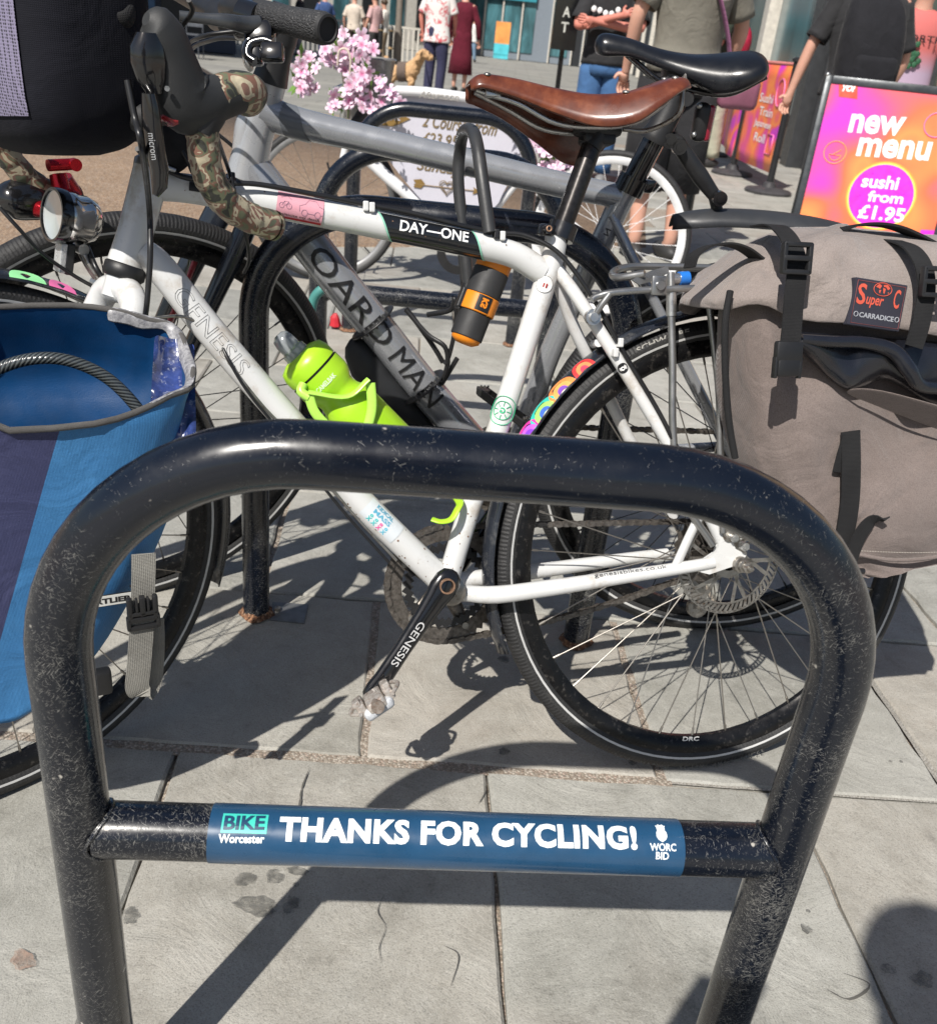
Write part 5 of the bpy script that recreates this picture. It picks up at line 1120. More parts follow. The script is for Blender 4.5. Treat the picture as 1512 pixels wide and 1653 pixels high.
def sad2():
    f = (Q.at(965, 58)-Q.at(1232, 92)).normalized(); u = (Q.u-f*Q.u.dot(f)).normalized(); O = Q.at(962, 60); Ls = (Q.at(1232, 92)-O).length; n = 28; rings = []
    for t, hw, zt, zb in ((0, .008, -.004, -.012), (.02, .018, .004, -.020), (.07, .0225, .007, -.022), (.2, .024, .004, -.018), (.38, .029, -.004, -.026), (.55, .044, -.006, -.034), (.70, .062, -.002, -.050), (.82, .073, .004, -.044), (.93, .070, .008, -.026), (.985, .050, .004, -.014), (1.0, .02, .0, -.006)):
        c = O-f*(t*Ls); r = []
        for k in range(n):
            a = 2*pi*k/n; x = cos(a); y = sin(a); x = math.copysign(abs(x)**.75, x); 
            zz = zt*1. + 0 if y > 0 else 0; mid = (zt+zb)/2; hgt = (zt-zb)/2
            r.append(c+Q.n*(x*hw)+u*(mid+math.copysign(abs(y)**.7, y)*hgt-(abs(x)**2)*.010*min(1, hw/.04)))
        rings.append(r)
    RR_ = [cat([rings[i][j] for i in range(len(rings))], 4) for j in range(n)]; RR_ = [[RR_[j][i] for j in range(n)] for i in range(len(RR_[0]))]
    m = MB(); m.loft(RR_); s = build(m, 'saddle', pm('black_saddle_vinyl', (.007, .008, .011), .3, var=.1, bump=.08, bs=900), bo)
    for sg in (1, -1):
        m = MB(); m.tube(cat([O-f*.05*1+u*-.018+Q.n*.012*sg, O-f*.10-u*.045+Q.n*.02*sg, O-f*.15-u*.052+Q.n*.022*sg, O-f*.20-u*.05+Q.n*.024*sg, O-f*.245-u*.022+Q.n*.03*sg], 6), .0038, 10); build(m, 'saddle_rail', M_BLKGL, s)
sad2()
# rear lamp
m = MB(); rl = Q.at(1130, 197, .0); m.box(rl, Q.f*.011, Q.u*.027, Q.n*.014, .008); build(m, 'rear_lamp', M_BLKPL, bo, angle=50)
m = MB(); m.box(rl-Q.f*.011, Q.f*.005, Q.u*.025, Q.n*.012, .004); build(m, 'red_lens', pm('red_lens', (.25, .01, .03), .2, coat=.6), bo, angle=50)
for dy in (-.012, .016): 
    m = MB(); c = rl+Q.u*dy*1.4+Q.f*.009+Q.n*.012; m.ball(c, .004, 8); build(m, 'lamp_screw', M_ALU, bo)
# clip-on mudguard on an arm
def arm(pts, r, ell=(1, .7)): qt(pts, r, 0, 14, name='mudguard_arm', mat=M_BLKPL, ell=ell)
arm([(1060, 212), (1095, 232)], .012); arm([(1092, 228), (1106, 250), (1130, 285), (1152, 315)], [.011, .012, .013, .010]); arm([(1150, 310), (1155, 330), (1158, 344)], .009)
for p in ((1078, 226), (1094, 236), (1159, 319)):
    m = MB(); c = Q.at(*p, .008); m.cyl(c, c+Q.n*.012, .011, 18); m.cyl(c+Q.n*.012, c+Q.n*.0135, .006, 6); build(m, 'arm_bolt', M_BLKGL, bo, angle=40)
rings = []
for (x, y, wv) in ((1086, 347, .012), (1120, 341, .028), (1160, 338, .032), (1220, 340, .034), (1280, 346, .035), (1340, 357, .034), (1390, 372, .030), (1430, 392, .022)):
    c = Q.at(x, y); rings.append([c+Q.n*wv*k/4-Q.u*(.016*(k/4)**2+ (0 if abs(k) < 4 else .004)) for k in range(-4, 5)])
RR_ = [cat([rings[i][j] for i in range(len(rings))], 4) for j in range(9)]; RR_ = [[RR_[j][i] for j in range(9)] for i in range(len(RR_[0]))]
m = MB(); m.loft(RR_, caps=(False, False), closed=False); build(m, 'clip_on_mudguard', pm('grey_black_mudguard', (.03, .032, .036), .45, var=.15), bo, solid=.0025)
# ------------------------------------------------------------------ bags
def sring(c, e, n, a, b, N_=40, p=3.2, bulge=0.):
    out = []
    for k in range(N_):
        t = 2*pi*k/N_; x = math.copysign(abs(cos(t))**(2/p), cos(t)); y = math.copysign(abs(sin(t))**(2/p), sin(t)); out.append(c+e*x*a+n*(y*b))
    return out
# blue open roll-top pannier by the front wheel
NB = Pl(-.42, .83, .50, 0); NBn = NB.n; NBe = NB.f   # front face plane
bl = thing('blue_pannier', (-.46, .90, .2), 'big open blue fabric pannier with navy side panel, hanging at the left edge', 'pannier bag', 'pannier bags')
Z = V((0, 0, 1))
spec = [((-150, 1185), (60, 1168), .05), ((-180, 1170), (128, 1128), .10), ((-190, 1120), (178, 1085), .13), ((-195, 1050), (222, 1030), .150), ((-200, 960), (268, 950), .160), ((-200, 880), (296, 890), .165), ((-200, 820), (305, 850), .168), ((-195, 760), (312, 780), .175), ((-185, 700), (322, 705), .19)]
rgs = []
for (xl, yl), (xr, yr), th in spec:
    L_ = NB.at(xl, yl); R_ = NB.at(xr, yr); zc = (L_.z+R_.z)/2; L_.z = R_.z = zc; mid = (L_+R_)/2; a = (L_-R_).length/2
    rgs.append(sring(mid-NBn*(th/2), NBe, NBn, a, th/2, 44, 3.0))
# rim: follows the photo outline (front edge sags, back edge arches)
top = rgs[-1]; rim = []
L_ = NB.at(-185, 640); R_ = NB.at(332, 655)
for k, p in enumerate(top):
    t = 2*pi*k/44; fr = sin(t); x = cos(t)
    lift = (.040+(.0 if fr > 0 else -.030*fr)-.016*max(fr, 0)+.010*sin(3*t)*(.5 if fr > 0 else .2)) + (.012 if fr < -.1 else 0) - (.010 if (fr > .3 and x < .2) else 0)
    rim.append(p+Z*(lift)+NBn*(.004*sin(5*t)+(.030 if fr < 0 else .0)*abs(fr))-NBe*(.010 if x < -.8 else 0))
def wrinkle(R, amp, seed):
    q = random.Random(seed); ph = [q.uniform(0, 6) for _ in range(4)]; n = len(R)
    return [p+NBn*amp*(sin(3*2*pi*k/n+ph[0])+.7*sin(5*2*pi*k/n+ph[1])+.4*sin(9*2*pi*k/n+ph[2])) for k, p in enumerate(R)]
rgs = [wrinkle(r, .0016, 3) for r in rgs[:-1]]+[wrinkle(rgs[-1], .0035, 4)]
allr = rgs+[rim]; RR_ = [cat([allr[i][j] for i in range(len(allr))], 3) for j in range(44)]; RR_ = [[RR_[j][i] for j in range(44)] for i in range(len(RR_[0]))]
def bluecloth(name, c1, c2, rough=.55, sc=1700): 
    return weave(name, c1, c2, sc, rough, .5, .05, .5, 11, .3)
M_BLUE = bluecloth('blue_coated_canvas', (.025, .13, .32), (.055, .21, .44)); M_NAVY = bluecloth('navy_cordura', (.030, .036, .095), (.050, .055, .13))
M_BLUEIN = pm('shaded_blue_lining', (.004, .045, .14), .45, var=.2, bump=.25, bs=700, coat=.1)  # colour darkened to paint in the shade inside the bag
nR = len(RR_); n1 = NB.at(88, 725); n2 = NB.at(8, 1010); NL0 = (n1-NB.O).dot(NBe); NZ0 = n1.z; NK = ((n2-NB.O).dot(NBe)-NL0)/(n2.z-NZ0)
mb_ = bmesh.new(); vv = [mb_.verts.new(p) for r in RR_ for p in r]
for i in range(nR-1):
    for j in range(44): mb_.faces.new([vv[i*44+j], vv[i*44+(j+1) % 44], vv[(i+1)*44+(j+1) % 44], vv[(i+1)*44+j]])
mb_.faces.new([vv[j] for j in range(44)][::-1])
ld_ = (n2-n1).normalized(); cn = ld_.cross(NBn).normalized()
if cn.dot(NBe) < 0: cn = -cn
bmesh.ops.bisect_plane(mb_, geom=mb_.verts[:]+mb_.edges[:]+mb_.faces[:], plane_co=n1, plane_no=cn); mb_.verts.index_update(); ctr_ = sum((v.co for v in mb_.verts), V((0, 0, 0)))/len(mb_.verts)
VV = [V(v.co) for v in mb_.verts]; F1, F2 = [], []
for f in mb_.faces:
    c_ = f.calc_center_median(); (F2 if ((c_-n1).dot(cn) > 0 and (c_-ctr_).dot(NBn) > -.02) else F1).append([v.index for v in f.verts])
mb_.free()
for fs_, mt, nm in ((F1, M_BLUE, 'bag_body'), (F2, M_NAVY, 'side_panel')):
    m = MB(); m.add(VV, fs_); o = build(m, nm, mt, bl); bm = bmesh.new(); bm.from_mesh(o.data); bmesh.ops.delete(bm, geom=[v for v in bm.verts if not v.link_faces], context='VERTS'); bm.to_mesh(o.data); bm.free()
    if nm == 'bag_body': body_ = o
cen = sum((p for p in RR_[0]), V((0, 0, 0)))/44
inner = [[lerp(p, sum(r, V((0, 0, 0)))/44, .030) for p in r] for r in RR_[6:]]
m = MB(); m.loft(inner, caps=(True, False)); build(m, 'lining', M_BLUEIN, bl)
m = MB(); m.tube(rim, .0034, 10, closed=True); build(m, 'rim_binding', weave('grey_binding', (.05, .047, .045), (.13, .125, .12), 2600, .85, .8), bl)
# worn pale stretch of the hem at the right end
seg_ = [rim[k % 44] for k in range(15, 31)]; seg2 = [p-Z*(.010+.004*sin(i*1.7))-NBn*.001+NBe*.002*sin(i*2.3) for i, p in enumerate(seg_)]
out_ = []
cc_ = sum(rim, V((0, 0, 0)))/44
for i, (a, b) in enumerate(zip(seg_, seg2)):
    d_ = (a-cc_); d_.z = 0; d_.normalize(); out_.append([a+d_*.0035+Z*.003, a-d_*.0045+Z*.0035, b-d_*.009-Z*.004*sin(i)])
m = MB(); m.loft(out_, caps=(False, False), closed=False); build(m, 'worn_hem', pm('worn_grey_vinyl', (.30, .30, .31), .4, var=.45, vs=90, bump=.9, bs=150, dirt_glint=(.08, .08, .10), dirt_glint_amt=.6), bl, solid=.0015, sub=1)
# crumpled glossy end of the lining
q = random.Random(2); G_ = []
for i in range(9):
    row = []
    for j in range(9):
        pxx = lerp(250, 314, j/8)-lerp(0, 10, i/8)*(1 if j < 4 else -.3); pyy = lerp(548, 712, i/8)+(14 if j > 5 else 0)*(1-i/8)-abs(j-4)*2
        P_ = NB.at(pxx, pyy, -.125+.100*(i/8)+q.uniform(-.008, .008)); row.append(P_)
    G_.append(row)
m = MB(); m.add([p for r in G_ for p in r], [[i*9+j, i*9+j+1, (i+1)*9+j+1, (i+1)*9+j] for i in range(8) for j in range(8)])
build(m, 'crumpled_lining', pm('glossy_navy_lining', (.03, .05, .17), .16, var=.6, vs=60, coat=1., bump=1., bs=45, dirt_glint=(.45, .47, .55), dirt_glint_amt=.2), bl, sub=2)  # pale flecks paint white highlights onto the glossy folds
# cable lock inside
ck = thing('cable_lock', NB.at(150, 650, -.09), 'thick braided dark cable lock looped inside the open blue pannier', 'cable lock')
def braid():
    t = NT('braided_steel_sleeve'); a = t.n('TexWave', wave_type='BANDS', bands_direction='DIAGONAL'); a.inputs['Scale'].default_value = 120; t.l(t.tc.outputs['UV'], a.inputs['Vector'])
    t.set(Base_Color=t.ramp(a.outputs['Fac'], [(.3, (.015, .017, .018)), (.7, (.08, .09, .09))]), Roughness=.2, Coat_Weight=.8); t.bump(a.outputs['Fac'], .4, .001); return t.m
m = MB(); m.tube(cat([NB.at(-60, 640, -.10), NB.at(-10, 600, -.10), NB.at(50, 580, -.095), NB.at(110, 582, -.09), NB.at(170, 608, -.085), NB.at(215, 650, -.075), NB.at(240, 690, -.065), NB.at(255, 735, -.06), NB.at(262, 800, -.06)], 8), .0066, 14); build(m, 'braided_cable', braid(), ck)
# strap, buckle, label
def strapmesh(pts, w_, th, side, P=NB):
    Pn = [P.at(*p) for p in pts]; c = cat(Pn, 6); m = MB(); sd = side; rings = []
    for i, p in enumerate(c):
        T = (c[min(i+1, len(c)-1)]-c[max(i-1, 0)]).normalized(); s = (sd-T*sd.dot(T)).normalized(); n = T.cross(s)
        rings.append([p+s*w_+n*th, p-s*w_+n*th, p-s*w_-n*th, p+s*w_-n*th])
    m.loft(rings); return m
M_GWEB = weave('grey_ribbed_webbing', (.09, .087, .078), (.30, .29, .26), 1150, .8, 1.)
m = strapmesh([(232, 894, .004), (232, 930, .006), (231, 965, .008), (230, 990, .012)], .0125, .0009, NBe); st1 = build(m, 'hanging_strap', M_GWEB, bl, smooth=False)
m = strapmesh([(230, 985, .014), (228, 1030, .016), (224, 1080, .018), (222, 1110, .016), (232, 1118, .012), (243, 1100, .008), (247, 1050, .006), (246, 1000, .006)], .0130, .0009, NBe); build(m, 'hanging_strap', M_GWEB, bl, smooth=False)
bk0 = NB.at(231, 990, .016); m = MB()
for s in (1, -1): m.box(bk0+NBe*.0135*s+Z*.008, NBe*.003, Z*.014, NBn*.004, .002); m.box(bk0+NBe*.006*s+Z*.010, NBe*.0015, Z*.010, NBn*.003, .001)
m.box(bk0-Z*.006, NBe*.0165, Z*.003, NBn*.004, .0015); m.box(bk0-Z*.017, NBe*.0165, Z*.003, NBn*.004, .0015); m.box(bk0+Z*.001, NBe*.0165, Z*.0022, NBn*.004, .001); m.box(bk0+Z*.010, NBe*.003, Z*.012, NBn*.004, .001)
for s in (1, -1): m.box(bk0+NBe*.0155*s-Z*.011, NBe*.0022, Z*.008, NBn*.004, .001)
build(m, 'buckle', M_BLKPL, bl, angle=40)
m = MB(); c = NB.at(226, 940, .002); m.tube([c+(NBe*cos(a)*.010+Z*sin(a)*.010) for a in [pi*.3+2*pi*k/16 for k in range(17)]][4:14], .0015, 6); build(m, 'd_ring', M_BLKPL, bl)
lc = NB.at(212, 963, .0065); m = MB(); m.box(lc+NBe*.022, NBe*.030, Z*.0070, NBn*.0006); lb = build(m, 'maker_label', M_BTEXT, bl, smooth=False)
m = MB(); m.box(lc+NBe*.022+NBn*.0005, NBe*.0292, Z*.0062, NBn*.0006); build(m, 'label_face', pm('label_white', (.62, .62, .58), .5), lb, smooth=False)
m = MB(); text(m, 'ORTLIEB', lambda x, y: lc+NBe*(.047-x)+Z*(y-.0035)+NBn*.0014, w=.046, h=.0070, bold=.045); build(m, 'label_lettering', M_BTEXT, lb, smooth=False)
m = MB(); c = NB.at(163, 1100, -.01); m.box(c, NBe*.012, Z*.016, NBn*.008, .004); build(m, 'lower_hook', M_BLKPL, bl, angle=40)
# black handlebar bag
hb = thing('handlebar_bag', barc+SH*.1, 'black fabric handlebar bag with lilac mesh pocket, at the top left corner', 'handlebar bag')
def blackcloth():
    return weave('black_cordura', (.0022, .0024, .005), (.006, .0065, .012), 1100, .9, .4, 0., .3, 12)
HBc = barc+SH*.080-Z*.0; hbn = SL_; hbf = SH; rings = []
for zt, a, b in ((-.080, .07, .03), (-.072, .105, .055), (-.055, .128, .075), (-.025, .138, .084), (.02, .140, .086), (.07, .140, .086), (.115, .136, .082), (.15, .12, .07), (.165, .08, .045)):
    rings.append(sring(D(82, 70, .98)+Z*(zt-.03), hbn, hbf, a*.80, b*.9, 40, 3.4))
RR_ = [cat([rings[i][j] for i in range(len(rings))], 4) for j in range(40)]; RR_ = [[RR_[j][i] for j in range(40)] for i in range(len(RR_[0]))]
m = MB(); m.loft(RR_); hbb = build(m, 'bag_body', blackcloth(), hb)
def meshmat():
    t = NT('lilac_mesh'); v = t.n('TexVoronoi', feature='F1'); v.inputs['Scale'].default_value = 330; v.inputs['Randomness'].default_value = .15; t.l(t.tc.outputs['Object'], v.inputs['Vector'])
    k = t.ramp(v.outputs['Distance'], [(.33, (.03, .028, .04)), (.48, (.20, .18, .27))]); t.set(Base_Color=k, Roughness=.7); t.bump(v.outputs['Distance'], .5, .001); return t.m
m = MB(); sel = [j for j in range(40)]; rr_ = []
c0 = D(82, 70, .98)
for i in range(10, len(RR_)-2):
    row = [];
    for j in range(6, 21):
        p = RR_[i][j]; row.append(p+(p-V((c0.x, c0.y, p.z))).normalized()*.0022)
    rr_.append(row)
m.loft(rr_, caps=(False, False), closed=False); build(m, 'mesh_pocket', meshmat(), hbb)
m = MB(); m.tube(cat([D(215, 15, .93), D(206, 30, .92), D(190, 33, .92), D(172, 26, .92), D(160, 12, .92), D(158, -10, .92)], 5), .009, 12, ell=(1, .5)); build(m, 'bag_loop', M_WEB, hb)
# taupe canvas pannier on the rear carrier
tp = thing('taupe_pannier', B.pt(-.18, .25, .15), 'taupe canvas pannier with black straps and red lettered patch, hanging on the rear carrier', 'pannier bag', 'pannier bags')
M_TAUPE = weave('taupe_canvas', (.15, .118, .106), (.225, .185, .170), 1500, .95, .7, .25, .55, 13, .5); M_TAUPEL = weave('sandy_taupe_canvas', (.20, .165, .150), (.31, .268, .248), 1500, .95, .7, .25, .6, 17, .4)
OFFB = .215
def cr(px_, py_, o=0.): return B.at(px_, py_, OFFB+o)
M_TAUPED = M_TAUPE
rows_b = [((1345, 938), (1640, 890)), ((1300, 925), (1660, 868)), ((1262, 890), (1668, 840)), ((1225, 840), (1672, 800)), ((1198, 780), (1672, 750)), ((1183, 720), (1672, 690)), ((1175, 650), (1670, 620)), ((1168, 580), (1668, 560)), ((1166, 520), (1664, 500)), ((1172, 470), (1660, 460)), ((1190, 430), (1650, 425))]
rings = []
for i, (l_, r_) in enumerate(rows_b):
    th = (.07, .105, .13, .145, .15, .15, .15, .148, .145, .14, .13)[i]; l_ = (l_[0]+62, l_[1]); Lp = cr(*l_); Rp = cr(*r_); md = (Lp+Rp)/2; a = (Lp-Rp).length/2; e = (Rp-Lp).normalized()
    r = sring(md-B.n*th/2, e, B.n, a, th/2, 56, 4.2); q = random.Random(i//2)
    r = [p+B.n*(.0042*sin(k*.75+i*1.3)+.0050*sin(k*.33-i*.9)+.004*sin(i*1.7+k*.21)+.0025*sin(k*1.6-i*2.1)) for k, p in enumerate(r)]; rings.append(r)
RR_ = [cat([rings[i][j] for i in range(len(rings))], 4) for j in range(56)]; RR_ = [[RR_[j][i] for j in range(56)] for i in range(len(RR_[0]))]
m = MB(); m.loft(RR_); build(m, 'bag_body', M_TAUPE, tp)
pip = [cr(1180, 500, -.146), cr(1166, 540, -.10)]
m = MB(); m.tube(cat([cr(1178, 470, -.02), cr(1170, 520, -.012), cr(1170, 600, -.012), cr(1176, 680, -.012), cr(1186, 740, -.012)], 5), .0042, 8); build(m, 'edge_binding', M_WEB, tp)
m = MB(); m.tube(cat([cr(1385, 895, .004), cr(1430, 903, .004), cr(1480, 903, .004), cr(1540, 893, .002), cr(1620, 870, .0)], 6), .0026, 8); build(m, 'piped_seam', M_TAUPE, tp)
for pts in ([(1240, 560), (1248, 640), (1262, 720), (1280, 800)],):
    pass
m = MB()
for k in range(60):
    x = lerp(1385, 1640, k/59); y = 889+8*sin((x-1385)/255*pi)-(x-1385)*.045
    m.tube([cr(x, y, .0075), cr(x+2.6, y+.1, .0075)], .0006, 4)
build(m, 'stitching', pm('pale_thread', (.35, .32, .28), .8), tp, kind='stuff')
# flap
fl = [  # (left x,y) (right x,y), offset of the outer face, half thickness
 ((1232, 366), (1600, 392), -.050, .062), ((1205, 378), (1612, 402), -.012, .090), ((1180, 398), (1625, 425), .010, .108), ((1150, 432), (1640, 470), .022, .118), ((1126, 462), (1655, 520), .026, .122), ((1109, 482), (1668, 566), .026, .122)]
rings = []
for i, (l_, r_, o, th) in enumerate(fl):
    l_ = (l_[0]+106, l_[1]-4); Lp = cr(*l_, o); Rp = cr(*r_, o); md = (Lp+Rp)/2; a = (Lp-Rp).length/2; e = (Rp-Lp).normalized()
    r = sring(md-B.n*th, e, B.n, a, th, 56, 3.6)
    rings.append([p+B.n*(.0045*sin(k*.6+i*1.1)+.0035*sin(k*1.3-i*1.4)) + Z*.0035*sin(k*.7+i) for k, p in enumerate(r)])
dd = Z*-.012
# bottom hem follows the photographed curve
hem = []; 
for k, p in enumerate(rings[-1]): hem.append(p-Z*(.010+.002*sin(k*.8)))
rings.append(hem)
RR_ = [cat([rings[i][j] for i in range(len(rings))], 4) for j in range(56)]; RR_ = [[RR_[j][i] for j in range(56)] for i in range(len(RR_[0]))]
for i, R_ in enumerate(RR_):      # a pinched fold near the left end of the flap
    for j, p in enumerate(R_):
        a_, b_, c_ = B.loc(p); f0 = B.loc(cr(1245, 412))[0]-.0; g = math.exp(-((a_-f0-.9*(b_-B.loc(cr(1245, 412))[1]))/.014)**2)*math.exp(-((b_-B.loc(cr(1245, 430))[1])/.05)**2); R_[j] = p-B.n*.016*g
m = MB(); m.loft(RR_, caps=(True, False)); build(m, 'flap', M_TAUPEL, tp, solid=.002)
# dark liner sagging out under the flap
lin_ = []
for t in range(13):
    x = lerp(1285, 1620, t/12); y0 = lerp(535, 560, t/12); yb = (560, 585, 612, 628, 622, 612, 622, 640, 652, 650, 640, 636, 632)[t]
    lin_.append([cr(x, y0, .010+.004*sin(t*2.1)), cr(x+4, y0+8, .030+.006*sin(t*1.7)), cr(x+2, lerp(y0, yb, .5), .036+.010*sin(t*1.3+1)), cr(x, yb-3, .030+.006*cos(t*2)), cr(x-2, yb+4, .004), cr(x, yb-6, -.02)])
RR_ = [cat([lin_[i][j] for i in range(13)], 4) for j in range(6)]; RR_ = [[RR_[j][i] for j in range(6)] for i in range(len(RR_[0]))]
m = MB(); m.loft(RR_, caps=(False, False), closed=False); ln = build(m, 'rain_liner', pm('black_nylon', (.010, .011, .016), .28, var=.2, coat=.3, bump=.8, bs=70), tp, sub=1)
m = MB(); m.tube(cat([cr(1292, 547, .036), cr(1340, 551, .040), cr(1395, 553, .042), cr(1440, 566, .046), cr(1465, 595, .050), cr(1485, 622, .046), cr(1530, 628, .04)], 6), [.006, .007, .0075, .009, .0095, .008, .007], 12); build(m, 'liner_hem', pm('black_nylon', (0, 0, 0)), ln)
m = MB(); m.add([cr(1345, 630, .012), cr(1400, 622, .034), cr(1470, 640, .046), cr(1560, 665, .05), cr(1650, 690, .04), cr(1650, 730, .006), cr(1560, 712, .006), cr(1470, 680, .006), cr(1400, 650, .006)], [[0, 1, 8], [1, 2, 7, 8], [2, 3, 6, 7], [3, 4, 5, 6]]); build(m, 'pocket_flap', M_TAUPE, tp, solid=.002, sub=2)
# straps
def strap(pts, w_, mat=M_WEB, nm='strap', th=.0009, off=0.):
    m = strapmesh([(x, y, OFFB+o+off) for x, y, o in pts], w_, th, B.f, B); return build(m, nm, mat, tp, smooth=False)
strap([(1225, 366, -.10), (1250, 364, -.03), (1268, 378, .018), (1280, 400, .036), (1286, 430, .044), (1281, 480, .052), (1278, 520, .055), (1274, 560, .055), (1272, 592, .048)], .0125)
strap([(1440, 388, -.02), (1470, 400, .02), (1490, 430, .040), (1494, 470, .048), (1486, 520, .052), (1474, 560, .052)], .0125)
strap([(1372, 696, .006), (1373, 760, .008), (1370, 820, .007), (1358, 890, .002)], .0135); strap([(1352, 762, .004), (1358, 738, .006), (1368, 705, .007)], .008)
strap([(1372, 905, .006), (1385, 868, .010), (1405, 842, .014), (1430, 838, .018)], .010)
def buckle2(px_, py_, o, w_=.018, h_=.017, nm='buckle', slots=True):
    c = cr(px_, py_, o); m = MB(); e = B.f; u = B.u
    for s in (1, -1): m.box(c+e*(w_-.002)*s, e*.0028, u*h_, B.n*.004, .0015); m.box(c+u*(h_-.002)*s, e*w_, u*.0028, B.n*.004, .0015)
    m.box(c, e*w_, u*.003, B.n*.0045, .0015); return build(m, nm, M_BLKPL, tp, angle=40)
buckle2(1285, 417, .052); buckle2(1508, 455, .056)
m = MB(); c = cr(1270, 585, .056); m.box(c+B.u*.012, B.f*.017, B.u*.012, B.n*.005, .003); m.box(c-B.u*.006, B.f*.0145, B.u*.010, B.n*.0055, .003); m.box(c-B.u*.006+B.f*.0155, B.f*.002, B.u*.012, B.n*.004, .001); m.box(c-B.u*.006-B.f*.0155, B.f*.002, B.u*.012, B.n*.004, .001); build(m, 'side_release_buckle', M_BLKPL, tp, angle=40)
m = MB(); m.cyl(cr(1365, 922, .006), cr(1393, 922, .006), .004, 10); build(m, 'strap_keeper', M_BLKPL, tp)
for pts in ([(1345, 384, -.04), (1365, 368, -.03), (1400, 362, -.03), (1440, 366, -.03), (1480, 382, -.03), (1530, 410, -.02)],):
    m = strapmesh([(x, y, OFFB+o) for x, y, o in pts], .011, .0015, B.n, B); build(m, 'carry_handle', M_WEB, tp, smooth=False)
m = strapmesh([(x, y, OFFB-.05) for x, y in ((1112, 432), (1120, 412), (1142, 398), (1172, 394), (1200, 402), (1225, 420))], .014, .0012, B.n, B); build(m, 'carry_handle', M_WEB, tp, smooth=False)
# patch
p4 = [cr(1364, 447, .0), cr(1453, 461, .0), cr(1449, 536, .0), cr(1366, 524, .0)]
off_ = .0335
P0 = cr(1366, 524, off_); X_ = (cr(1449, 536, off_)-P0); Y_ = (cr(1364, 447, off_)-P0); PW = X_.length; PH = Y_.length; X_.normalize(); Y_ = (Y_-X_*Y_.dot(X_)).normalized(); PN_ = X_.cross(Y_)
if PN_.dot(B.n) < 0: PN_ = -PN_
pf = lambda x, y, o=.0: P0+X_*x+Y_*y+PN_*o
m = MB(); m.box(pf(PW/2, PH/2, -.0045), X_*PW*.5, Y_*PH*.5, PN_*.0062, .0015); pa = build(m, 'maker_patch', weave('dark_patch', (.016, .017, .028), (.03, .03, .045), 2600, .85), tp, smooth=False)
M_PRED = pm('red_orange_thread', (.55, .085, .05), .7, var=.1, bump=.3, bs=900); M_PGR = pm('grey_thread', (.30, .31, .34), .7)
m = MB(); text(m, 'S', lambda x, y: pf(.005+x, .025+y, .0022), w=.012, h=.024, bold=.02); text(m, 'uper', lambda x, y: pf(.0185+x, .0225+y, .0022), w=.024, h=.0125, bold=.02, shear=.15); text(m, 'C', lambda x, y: pf(PW-.0165+x, .026+y, .0022), w=.0085, h=.022, bold=.015); build(m, 'patch_lettering', M_PRED, pa, smooth=False)
m = MB(); text(m, 'CARRADICE', lambda x, y: pf(.0125+x, .0105+y, .0022), w=PW-.024, h=.0060, bold=.03); build(m, 'patch_lettering', M_PGR, pa, smooth=False)
m = MB(); gc = (PW*.53, PH*.83)
def oring(cx, cy, rx, ry, w=.0005, mb=None, n=24): mb.tube([pf(cx+cos(2*pi*i/n)*rx, cy+sin(2*pi*i/n)*ry, .0022) for i in range(n)], w, 5, closed=True)
oring(gc[0], gc[1], .0125, .0075, mb=m); 
for pol in ([(-.010, .002), (-.006, .006), (-.002, .004), (-.004, .000), (-.006, .001)], [(-.005, -.001), (-.002, -.001), (-.003, -.005), (-.0045, -.004)], [(.000, .005), (.006, .006), (.010, .002), (.007, .0), (.004, .003), (.001, .003)], [(.000, .002), (.004, .001), (.003, -.005), (.0015, -.004)], [(.007, -.003), (.009, -.002), (.009, -.004)]):
    m.add([pf(gc[0]+x, gc[1]+y, .0022) for x, y in pol], [list(range(len(pol)))])
build(m, 'globe_emblem', M_PRED, pa)
m = MB(); 
for cx in (.008, PW-.007): oring(cx, .0135, .0028, .0028, .0006, m, 12)
build(m, 'rosette', M_PGR, pa)
m = MB(); m.tube([pf(x, y, .0020) for x, y in ((.003, .003), (PW-.003, .003), (PW-.003, PH-.003), (.003, PH-.003))], .0004, 5, closed=True); build(m, 'stitching', pm('dull_red_thread', (.22, .06, .06), .8), pa)
# ------------------------------------------------------------------ white display bicycle with flowers and menu plaque
wb = thing('display_bicycle', (.2, 4.0, 0), 'white bicycle with pink blossom and a menu plaque in its frame, behind the farthest rack', 'bicycle', 'parked bicycles')
M_WB = pm('gloss_white_paint', (.68, .68, .69), .3, var=.04, coat=.4); M_RIMW = pm('white_rim', (.62, .62, .62), .4); M_RIMG = pm('grey_rim', (.30, .30, .30), .4, metal=.5)
gA = G(960, 512); gB = G(522, 452); wa = atan2(gA.y-gB.y, gA.x-gB.x)
WP = Pl(gA.x, gA.y, wa, 0); WF = Pl(gB.x, gB.y, wa+.25, 0)
wheel(wb, WP, R=.325, tw=.014, nsp=28, spm=SPMW, rim=M_RIMW, stripe=False, rimd=.03, srad=.0012)
wheel(wb, WF, R=.31, tw=.015, nsp=24, spm=SPM, rim=M_RIMG, stripe=False, rimd=.022, srad=.0010)
def wt(path, r, name='tube', mat=M_WB, off=0., n=14, k=5, ell=None, P=WP, par=wb):
    pts = [P.at(p[0], p[1], p[2] if len(p) > 2 else off) for p in path]
    if len(pts) > 2: pts = cat(pts, k)
    m = MB(); m.tube(pts, r, n, ell=ell); return build(m, name, mat, par)
wt([(558, 235), (552, 262), (540, 290), (524, 345)], .014, 'fork', ell=(1, 1)); wt([(548, 232), (556, 180), (566, 160)], .015, 'head_tube', M_ALU)
